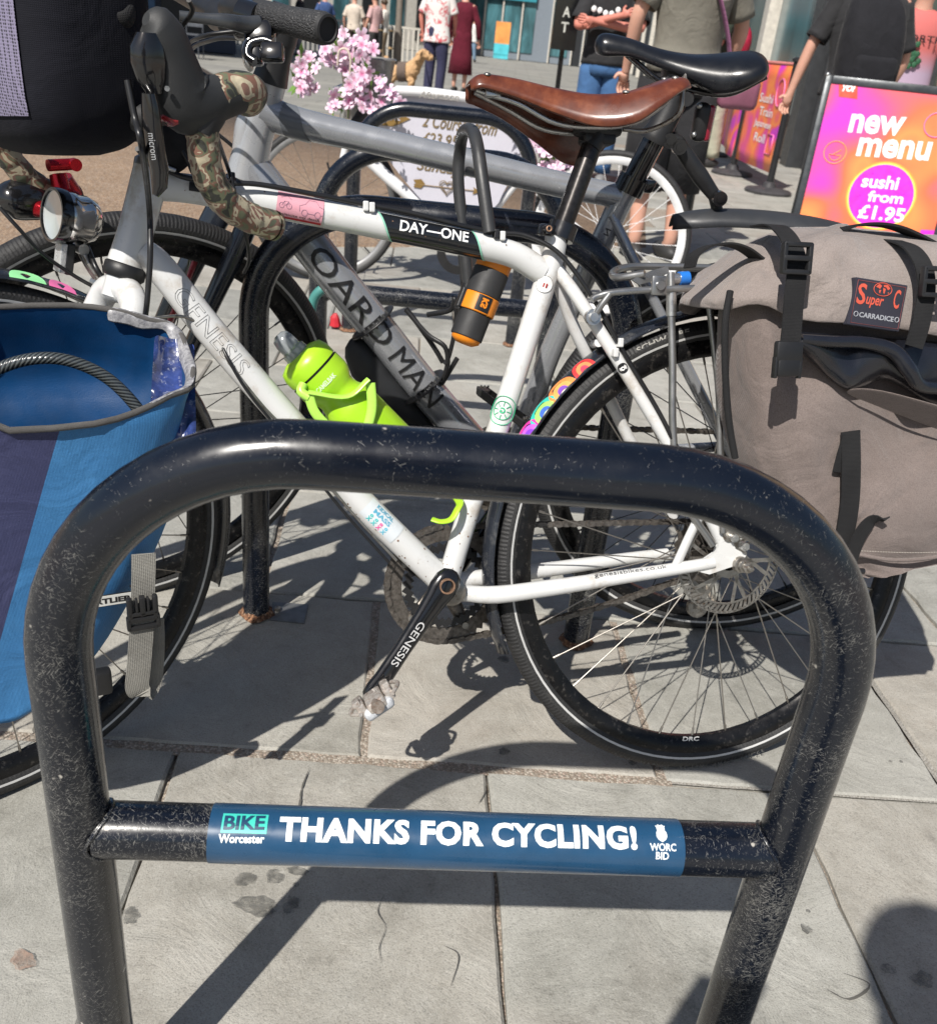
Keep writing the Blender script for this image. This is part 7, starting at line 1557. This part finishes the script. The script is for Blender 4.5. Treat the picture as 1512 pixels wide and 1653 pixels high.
# ------------------------------------------------------------------ people
M_SKIN = pm('light_skin', (.55, .30, .22), .55, var=.08, Subsurface_Weight=.05); M_SKINR = pm('sunburnt_skin', (.55, .20, .15), .55, var=.08)
def skinmesh(par, name, chains, mat, root=0, sub=1):
    """chains: list of lists of (point, radius); equal points are merged"""
    vs, rs_, es, idx = [], [], [], {}
    for ch in chains:
        prev = None
        for p, r in ch:
            key = tuple(round(c, 4) for c in p)
            if key not in idx: idx[key] = len(vs); vs.append(V(p)); rs_.append(r)
            i = idx[key]
            if prev is not None and prev != i: es.append((prev, i))
            prev = i
    org = WO[par.name]; me = bpy.data.meshes.new(name); me.from_pydata([tuple(v-org) for v in vs], es, []); o = bpy.data.objects.new(name, me); COL.objects.link(o); o.parent = par; WO[o.name] = org
    sk = o.modifiers.new('skin', 'SKIN'); sk.use_smooth_shade = True
    if not me.skin_vertices: me.attributes  # layer is made by the modifier below
    bm = bmesh.new(); bm.from_mesh(me); ly = bm.verts.layers.skin.verify(); bm.verts.ensure_lookup_table()
    for i, v in enumerate(bm.verts):
        r = rs_[i]; v[ly].radius = r if isinstance(r, tuple) else (r, r); v[ly].use_root = (i == root)
    bm.to_mesh(me); bm.free(); me.materials.append(mat)
    s = o.modifiers.new('sub', 'SUBSURF'); s.levels = sub; s.render_levels = sub; return o
def person(g, yaw, label, S=1., arms=None, skin=M_SKIN, top=None, bottom=None, hem=.86, sleeve=.5, bot_hem=.06, lean=0., legs=None, hair=(.06, .035, .02), width=1., shoe=(.03, .03, .03), hands=True, skirt=False, sway=.0):
    t = thing('person', g, label, 'person'); R_ = V((cos(yaw), sin(yaw), 0)); F_ = V((-sin(yaw), cos(yaw), 0))    # right, forward
    def W(x, y, z):
        if z > .95: y = y+lean*(z-.95); x = x+sway*(z-.95)
        return g+(R_*x+F_*y+Z*z)*S
    arms = arms or [((-.27, .02, 1.13), (-.27, .12, .88)), ((.27, .02, 1.13), (.27, .12, .88))]
    legs = legs or [((-.10, .03, .50), (-.10, -.01, .08)), ((.10, .03, .50), (.10, -.01, .08))]
    P0, SP, CHs, NK = W(0, 0, .95), W(0, .0, 1.12), W(0, 0, 1.32), W(0, .01, 1.48)
    HB, HM, HTp = W(0, .03, 1.56), W(0, .045, 1.64), W(0, .03, 1.70)
    ch = [[(P0, .12*S), (SP, .11*S), (CHs, .12*S), (NK, .055*S), (HB, .07*S), (HM, .088*S), (HTp, .07*S)], [(HM, .088*S), (W(0, .135, 1.62), .013*S)]]
    for sx, (el, wr), (kn, an) in zip((-1, 1), arms, legs):
        sh = W(.175*sx*width, 0, 1.41); E_ = W(*el); Wr = W(*wr); d = (Wr-E_).normalized(); hd_ = Wr+d*.05*S
        ch.append([(CHs, .12*S), (sh, .055*S), (lerp(sh, E_, .5), .045*S), (E_, .038*S), (lerp(E_, Wr, .35), .038*S), (Wr, .024*S), (hd_, (.034*S, .018*S))])
        if hands:
            sd = d.cross(F_ if abs(d.dot(F_)) < .8 else Z).normalized(); pn_ = d.cross(sd)
            for q_, ln_ in ((-.026, .060), (-.009, .075), (.009, .070), (.026, .055)): a_ = hd_+d*.035*S+sd*q_*S; ch.append([(hd_, (.034*S, .018*S)), (a_, .0095*S), (a_+(d*.8+pn_*.35)*ln_*.5*S, .0085*S), (a_+(d*.55+pn_*.75)*ln_*S, .0065*S)])
            a_ = Wr+d*.03*S-sd*.038*S; ch.append([(hd_, (.034*S, .018*S)), (a_, .011*S), (a_+(d*.6-sd*.5+pn_*.3)*.04*S, .008*S)])
        hp = W(.085*sx, 0, .92); K_ = W(*kn); A_ = W(*an); ch.append([(P0, .12*S), (hp, .095*S), (lerp(hp, K_, .5), .08*S), (K_, .056*S), (lerp(K_, A_, .35), .055*S), (A_, .036*S), (A_+(F_*.11-Z*.04)*S, .03*S)])
    skinmesh(t, 'body', ch, skin)
    if top:
        rings = []; n = 24
        for z, a, b in ((hem, .185, .135), (hem+.08, .18, .13), (1.02 if hem < 1 else hem+.1, .165, .12), (1.15, .175, .125), (1.28, .20, .135), (1.38, .20, .125), (1.435, .165, .095), (1.47, .085, .07)):
            rings.append([W(cos(2*pi*k/n)*a*width*(1+.03*sin(5*2*pi*k/n+z*9)), sin(2*pi*k/n)*b*(1+.03*sin(4*2*pi*k/n)), z) for k in range(n)])
        RR_ = [cat([r[j] for r in rings], 3) for j in range(n)]; RR_ = [[RR_[j][i] for j in range(n)] for i in range(len(RR_[0]))]
        m = MB(); m.loft(RR_, caps=(False, False))
        for sx, (el, wr) in zip((-1, 1), arms):
            sh = W(.150*sx*width, 0, 1.40); E_ = W(*el); 
            pts = [sh, lerp(sh, E_, .45), lerp(sh, E_, .85)] if sleeve <= 1 else [sh, lerp(sh, E_, .5), E_, lerp(E_, W(*wr), .9)]
            if sleeve > 0: m.tube(cat(pts, 4), [.072*S, .066*S, .066*S] if sleeve <= 1 else [.07*S, .06*S, .054*S, .042*S], 14, caps=False)
        build(m, 'top', top, t, solid=.004)
    if bottom:
        m = MB(); n = 20; rings = [[W(cos(2*pi*k/n)*a, sin(2*pi*k/n)*b, z) for k in range(n)] for z, a, b in ((1.03, .155, .115), (.95, .175, .125), (.86, .18, .13), (.80, .175, .125))]
        if skirt: rings += [[W(cos(2*pi*k/n)*a, sin(2*pi*k/n)*b, z) for k in range(n)] for z, a, b in ((.6, .20, .15), (bot_hem, .23, .17))]
        m.loft(rings, caps=(False, False))
        if not skirt:
            for sx, (kn, an) in zip((-1, 1), legs):
                hp = W(.085*sx, 0, .86); K_ = W(*kn); A_ = W(*an); 
                if bot_hem < .3: m.tube(cat([hp, lerp(hp, K_, .5), K_, lerp(K_, A_, .5), lerp(K_, A_, 1-(bot_hem)*.8)], 3), [.105*S, .098*S, .078*S, .07*S, .066*S], 14, caps=False)
                else: kk = (.86-bot_hem)/.36; m.tube([hp, lerp(hp, K_, min(1, kk)*.5), lerp(hp, K_, min(1.25, kk))], [.105*S, .10*S, .095*S], 14, caps=False)
        build(m, 'trousers' if not skirt and bot_hem < .3 else ('skirt' if skirt else 'shorts'), bottom, t, solid=.004)
    for sx, (kn, an) in zip((-1, 1), legs):
        A_ = W(*an); m = MB(); c = A_+(F_*.05-Z*.035)*S; m.ball(c, 1, 14, (.048*S, .135*S, .045*S), (R_, F_, Z)); build(m, 'shoe', pm('shoe%s' % (shoe,), shoe, .6), t)
    m = MB(); m.ball(HM+(Z*.028-F_*.022)*S, 1, 16, (.094*S, .105*S, .095*S), (R_, F_, Z)); build(m, 'hair', pm('hair%s' % (hair,), hair, .5, var=.3, vs=80, bump=.5, bs=200), t)
    return t, W, (R_, F_, S)
def printmat(name, bg_, ink, sc=9):
    t = NT(name); n = t.noise(sc, 3, dist=1.2); k = t.ramp(n, [(.0, bg_), (.53, bg_), (.57, ink), (.63, ink), (.67, bg_)]); t.set(Base_Color=k, Roughness=.8); return t.m
def cloth(n, c): return MC.get(n) or weave(n, tuple(x*.75 for x in c), tuple(x*1.15 for x in c), 700, .9, .3, .05, .9, 8)
M_DENIM = cloth('blue_denim', (.05, .12, .26)); 
# woman with the dog
g = G(698, 159); wt_, W_, _ = person(g, -.4, 'woman in a white top with red blossom print and navy trousers, holding a dog lead', 1.08, arms=[((-.28, -.02, 1.12), (-.26, .02, .90)), ((.26, .05, 1.13), (.20, .18, .98))], skin=M_SKINR, top=printmat('blossom_print_cloth', (.70, .66, .64), (.55, .10, .12)), bottom=cloth('navy_trousers', (.035, .035, .075)), hem=.78, width=1.15)
g2 = G(728, 150)+V((.1, .6, 0)); person(g2, -.3, 'person in a long maroon coat just behind the woman with the dog', 1.05, top=cloth('maroon_coat', (.10, .008, .02)), bottom=cloth('maroon_coat', (.1, .01, .02)), hem=.45, sleeve=2, bot_hem=.3, skirt=True)
dogm = pm('golden_curly_fur', (.50, .31, .16), .9, var=.25, vs=40, bump=1., bs=90)
gd_ = G(655, 158)+V((.0, -.3, 0)); dg_ = thing('dog', gd_, 'small golden curly coated dog in a grey harness, standing by the woman', 'dog')
dW = lambda x, y, z: gd_+V((x*.85, y, z))*1.25
skinmesh(dg_, 'body', [[(dW(-.20, .05, .30), .085), (dW(-.08, .03, .30), .10), (dW(.08, 0, .32), .115), (dW(.17, -.02, .42), .085), (dW(.22, -.03, .52), .10), (dW(.27, -.04, .55), .085), (dW(.36, -.06, .50), .048), (dW(.40, -.07, .49), .035)], [(dW(-.20, .05, .30), .085), (dW(-.29, .06, .40), .03), (dW(-.31, .05, .47), .035)],
  [(dW(.08, 0, .32), .115), (dW(.10, -.06, .20), .05), (dW(.10, -.06, .10), .035), (dW(.11, -.07, .02), .036)], [(dW(.08, 0, .32), .115), (dW(.10, .07, .20), .05), (dW(.10, .07, .10), .035), (dW(.11, .06, .02), .036)],
  [(dW(-.20, .05, .30), .085), (dW(-.20, -.02, .22), .06), (dW(-.25, -.02, .12), .032), (dW(-.22, -.03, .02), .036)], [(dW(-.20, .05, .30), .085), (dW(-.20, .12, .22), .06), (dW(-.25, .12, .12), .032), (dW(-.22, .12, .02), .036)],
  [(dW(.22, -.03, .52), .10), (dW(.19, -.12, .52), .045), (dW(.18, -.14, .44), .04)], [(dW(.22, -.03, .52), .10), (dW(.22, .07, .52), .045), (dW(.21, .09, .44), .04)]], dogm)
fur = [o for o in dg_.children if o.name.startswith('body')][0]; tx_ = bpy.data.textures.new('curls', 'CLOUDS'); tx_.noise_scale = .035; fur.modifiers['sub'].render_levels = 3; dm = fur.modifiers.new('curl', 'DISPLACE'); dm.texture = tx_; dm.strength = .05; dm.texture_coords = 'LOCAL'
m = MB(); m.tube([dW(-.10, .03, .305), dW(.03, .01, .315)], .145, 20, caps=False); build(m, 'harness', cloth('grey_harness', (.12, .09, .075)), dg_)
for y in (-.10, -.02): m = MB(); m.ball(dW(.345, y, .555), .014, 8); build(m, 'eye', M_BLKGL, dg_)
m = MB(); m.ball(dW(.435, -.075, .50), .022, 8); build(m, 'nose', M_BLKGL, dg_)
ld = thing('dog_lead', dW(.1, 0, .4), 'thin lilac dog lead running from the woman\'s hand to the dog', 'dog lead'); m = MB(); m.tube(cat([W_(-.26, .04, .84), W_(-.2, .0, .62), dW(.14, 0, .44)], 6), .009, 6); build(m, 'lead', pm('lilac_lead', (.25, .2, .35), .6), ld)
# far pedestrians
M_WSH = cloth('white_shirt', (.72, .70, .68))
person(V((-2.0, 45, 0)), -.3, 'distant pedestrian in a loose white shirt and pale blue jeans', 1.0, top=M_WSH, bottom=cloth('pale_denim', (.20, .30, .42)), hem=.78, sleeve=.5, legs=[((-.14, .12, .50), (-.20, -.05, .08)), ((.12, .05, .50), (.14, .15, .08))], hands=False, hair=(.12, .05, .03), width=1.2)
person(V((-2.75, 46, 0)), .3, 'distant pedestrian in a black jacket and white trousers, left of the white shirt', 1.0, top=cloth('black_jacket', (.015, .015, .02)), bottom=M_WSH, hem=.7, sleeve=2, hands=False)
cols = [((.60, .52, .44), (.08, .06, .05)), ((.05, .09, .22), (.04, .05, .1)), ((.55, .35, .35), (.03, .03, .03)), ((.70, .66, .6), (.2, .15, .1)), ((.03, .03, .035), (.2, .2, .22))]
for i, (x, y) in enumerate(((-4.35, 27.5), (-5.3, 28.5), (-3.65, 26.5), (-4.0, 31), (-6.3, 30))):
    person(V((x, y, 0)), .5*i, ('distant person in a cream top, crowd above the blossom', 'distant person in a navy top left of far bollard', 'distant person in a pink top nearest the lamp post', 'distant person in an off-white top at the back of the crowd', 'distant person in a black top at the left of the crowd')[i], .98, top=cloth('crowd_top%d' % i, cols[i][0]), bottom=cloth('crowd_bottom%d' % i, cols[i][1]), hands=False)
# man with folded arms
g = G(950, 300); g.y += .15; mt, W_, ax3 = person(g, pi-.15, 'man in a black T-shirt and blue jeans with folded arms, behind the brown saddle', 1.0, arms=[((-.25, .12, 1.14), (.10, .24, 1.17)), ((.25, .12, 1.12), (-.08, .27, 1.22))], skin=M_SKINR, top=cloth('black_tshirt', (.025, .025, .027)), bottom=M_DENIM, hem=.88, shoe=(.2, .2, .2))
m = MB(); 
for i in range(7): q = random.Random(i); c = W_(-.14+i*.045, .150+.0*i, 1.24+q.uniform(-.02, .02)); m.ball(c, .022, 7, (1, .25, 1))
build(m, 'shirt_print', M_WTEXT, mt)
sg = thing('hanging_sign', W_(.45, -.6, 1.2), 'narrow black upright sign with pale letters, left of the man with folded arms', 'sign'); c = D(914, 28, 7.6); m = MB(); m.box(c, V((.10, 0, 0)), V((0, .03, 0)), V((0, 0, .24))); m.box(V((c.x, c.y+.05, c.z/2-.1)), V((.02, 0, 0)), V((0, .015, 0)), V((0, 0, c.z/2-.1))); build(m, 'sign_board', M_BLKGL, sg, smooth=False)
m = MB(); 
for k, s in enumerate('AT'): text(m, s, lambda x, y: c+V((-.035+x, -.033, .0-.11*k+y)), w=.06, h=.075, bold=.02)
build(m, 'sign_lettering', pm('pale_letter', (.5, .5, .46), .5), sg, smooth=False)
# person in grey green T-shirt and long black shorts
g = G(1046, 418); ot, W_, ax3 = person(g, .25, 'person in grey green T-shirt and long black shorts, mauve strap', 1.02, arms=[((-.27, .0, 1.13), (-.25, .10, .90)), ((.29, .04, 1.12), (.30, .15, .92))], top=cloth('grey_green_tshirt', (.155, .145, .12)), bottom=cloth('black_shorts', (.018, .018, .02)), hem=.90, bot_hem=.36, skirt=False, width=1.0)
m = MB(); n = 20
for sx in (-1, 1): m.tube([W_(.09*sx, 0, .86), W_(.10*sx, .02, .6), W_(.105*sx, .02, .35)], [.12, .115, .11], 16, caps=False)
build(m, 'shorts', cloth('black_shorts', (0, 0, 0)), ot, solid=.004)
m = MB(); m.tube(cat([W_(-.13, -.13, 1.45), W_(.02, -.15, 1.28), W_(.13, -.15, 1.08), W_(.20, -.12, .90)], 6), .028, 10, ell=(.25, 1.)); stp_ = build(m, 'shoulder_strap', cloth('mauve_webbing', (.22, .09, .17)), ot)
bg_ = thing('shoulder_bag', W_(.24, -.12, .86), 'small mauve leather shoulder bag hanging on the person in long black shorts', 'bag'); c = W_(.25, -.14, .84); m = MB(); m.box(c, V((.10, .01, 0)), V((0, .04, 0)), V((0, 0, .075)), .03); build(m, 'bag_body', pm('mauve_leather', (.20, .07, .11), .45), bg_)
m = MB(); m.cyl(W_(.06, -.16, 1.22), W_(.12, -.17, 1.24), .012, 10); build(m, 'strap_slider', M_ALU, bg_)
# man in dark green T-shirt with red bag
g = D(1178, 60, 9.3); g.z = 0; gt, W_, ax3 = person(g, 1.9, 'person in a dark green T-shirt with a crimson bag, above the black saddle', 1.0, arms=[((-.20, .18, 1.13), (-.10, .38, .99)), ((.24, .05, 1.14), (.12, .30, 1.0))], top=cloth('dark_green_tshirt', (.035, .045, .032)), bottom=cloth('pale_khaki', (.35, .35, .27)), hem=.98, lean=.25)
rbg = thing('crimson_bag', W_(0, -.2, 1.2), 'crimson shoulder bag on the back of the person in dark green', 'bag'); m = MB(); m.ball(W_(.0, -.19, 1.18), 1, 20, (.14, .085, .17), (ax3[0], ax3[1], Z)); build(m, 'bag_body', pm('crimson_nylon', (.28, .006, .03), .45, var=.2), rbg)
# person with black backpack bending away
g = D(1392, 90, 5.7); g.z = 0; kt, W_, ax3 = person(g, .12, 'person in a black T-shirt with a black backpack, seen from behind beyond the A-board', 1.0, arms=[((-.31, .05, 1.12), (-.36, .10, .86)), ((.30, .04, 1.10), (.28, .14, .92))], top=cloth('black_tshirt', (.03, .03, .03)), bottom=cloth('black_trousers', (.012, .012, .014)), hem=.86, width=1.2, lean=.12)
bp = thing('backpack', W_(0, -.2, 1.2), 'large black backpack worn by the person beyond the A-board', 'backpack'); rings = []
for z, a, b, o in ((.86, .13, .06, -.20), (.90, .17, .10, -.21), (1.05, .185, .125, -.22), (1.22, .18, .12, -.22), (1.36, .155, .10, -.20), (1.43, .10, .06, -.18)): rings.append(sring(W_(-.06, o, z), ax3[0], ax3[1], a, b, 28, 3.))
RR_ = [cat([r[j] for r in rings], 3) for j in range(28)]; RR_ = [[RR_[j][i] for j in range(28)] for i in range(len(RR_[0]))]; m = MB(); m.loft(RR_); build(m, 'pack_body', cloth('black_pack_nylon', (.012, .012, .015)), bp)
m = MB(); m.box(W_(-.06, -.33, 1.0), ax3[0]*.13, ax3[1]*.03, Z*.10, .03); build(m, 'front_pocket', cloth('black_pack_nylon', (0, 0, 0)), bp)
for sx in (-.17, .09): m = MB(); m.tube(cat([W_(sx, -.10, 1.44), W_(sx*1.1, .03, 1.48), W_(sx*1.15, .14, 1.38)], 5), .03, 8, ell=(.3, 1)); build(m, 'pack_strap', M_WEB, bp)
# person in coral and white T-shirt
g = D(1466, 90, 7.0); g.z = 0; pt_, W_, ax3 = person(g, pi, 'person in a coral and lilac printed T-shirt at the right edge', 1.0, top=None, bottom=cloth('grey_shorts', (.2, .2, .22)), hem=.9)
def coral():
    t = NT('coral_to_lilac_cloth'); s = t.n('SeparateXYZ'); t.l(t.tc.outputs['Object'], s.inputs[0]); k = t.ramp(t.math('ADD', t.math('MULTIPLY', s.outputs[2], .9), t.math('MULTIPLY', t.noise(4, 3), .2)), [(1.15, 0.)] if False else [(0., (.42, .32, .42)), (1., (.42, .32, .42))]); 
    r = t.ramp(t.math('SUBTRACT', s.outputs[2], .35), [(.70, (.40, .30, .40)), (.86, (.52, .13, .12))]); t.set(Base_Color=r, Roughness=.8); return t.m
m = MB(); n = 24; rings = [[W_(cos(2*pi*k/n)*a*1.1, sin(2*pi*k/n)*b, z) for k in range(n)] for z, a, b in ((.86, .19, .14), (.98, .185, .13), (1.15, .18, .125), (1.28, .20, .135), (1.38, .20, .125), (1.435, .165, .095), (1.47, .085, .07))]; m.loft(rings, caps=(False, False))
for sx in (-1, 1): m.tube([W_(.16*sx, 0, 1.40), W_(.25*sx, .01, 1.2)], [.075, .07], 14, caps=False)
tp_ = build(m, 'top', coral(), pt_, solid=.004)
c = W_(0, .148, 1.25); m = MB(); text(m, 'NORTH', lambda x, y: c+V((-.16+x, 0, y)), w=.32, h=.05, bold=.01); build(m, 'shirt_lettering', M_BTEXT, tp_, smooth=False)
m = MB(); q = random.Random(4)
for i in range(14): cc_ = c+V((q.gauss(-.03, .035), -.004, -.09+q.gauss(0, .035))); m.ball(cc_, .022, 6, (1, .15, 1))
build(m, 'leaf_print', pm('dark_green_print', (.02, .09, .04), .6), tp_)
# the photographer, whose shadow falls in the lower right corner
pg = V((.02, -.50, 0)); ph_, W_, axp = person(pg, 0, 'photographer behind the viewpoint whose shadow falls at lower right', .97, arms=[((-.27, .06, 1.12), (-.13, .30, 1.04)), ((.20, .06, 1.12), (.03, .30, 1.04))], top=cloth('navy_jumper', (.03, .04, .07)), bottom=M_DENIM, sleeve=2)
hp_ = thing('phone', V((-.03, -.05, .97)), 'phone held up in both hands at the viewpoint', 'phone'); m = MB(); m.box(V((-.03, -.055, .99)), V((.042, 0, 0)), V((0, .004, .002)), V((0, -.020, .078)), .004); build(m, 'phone_body', M_BLKGL, hp_)
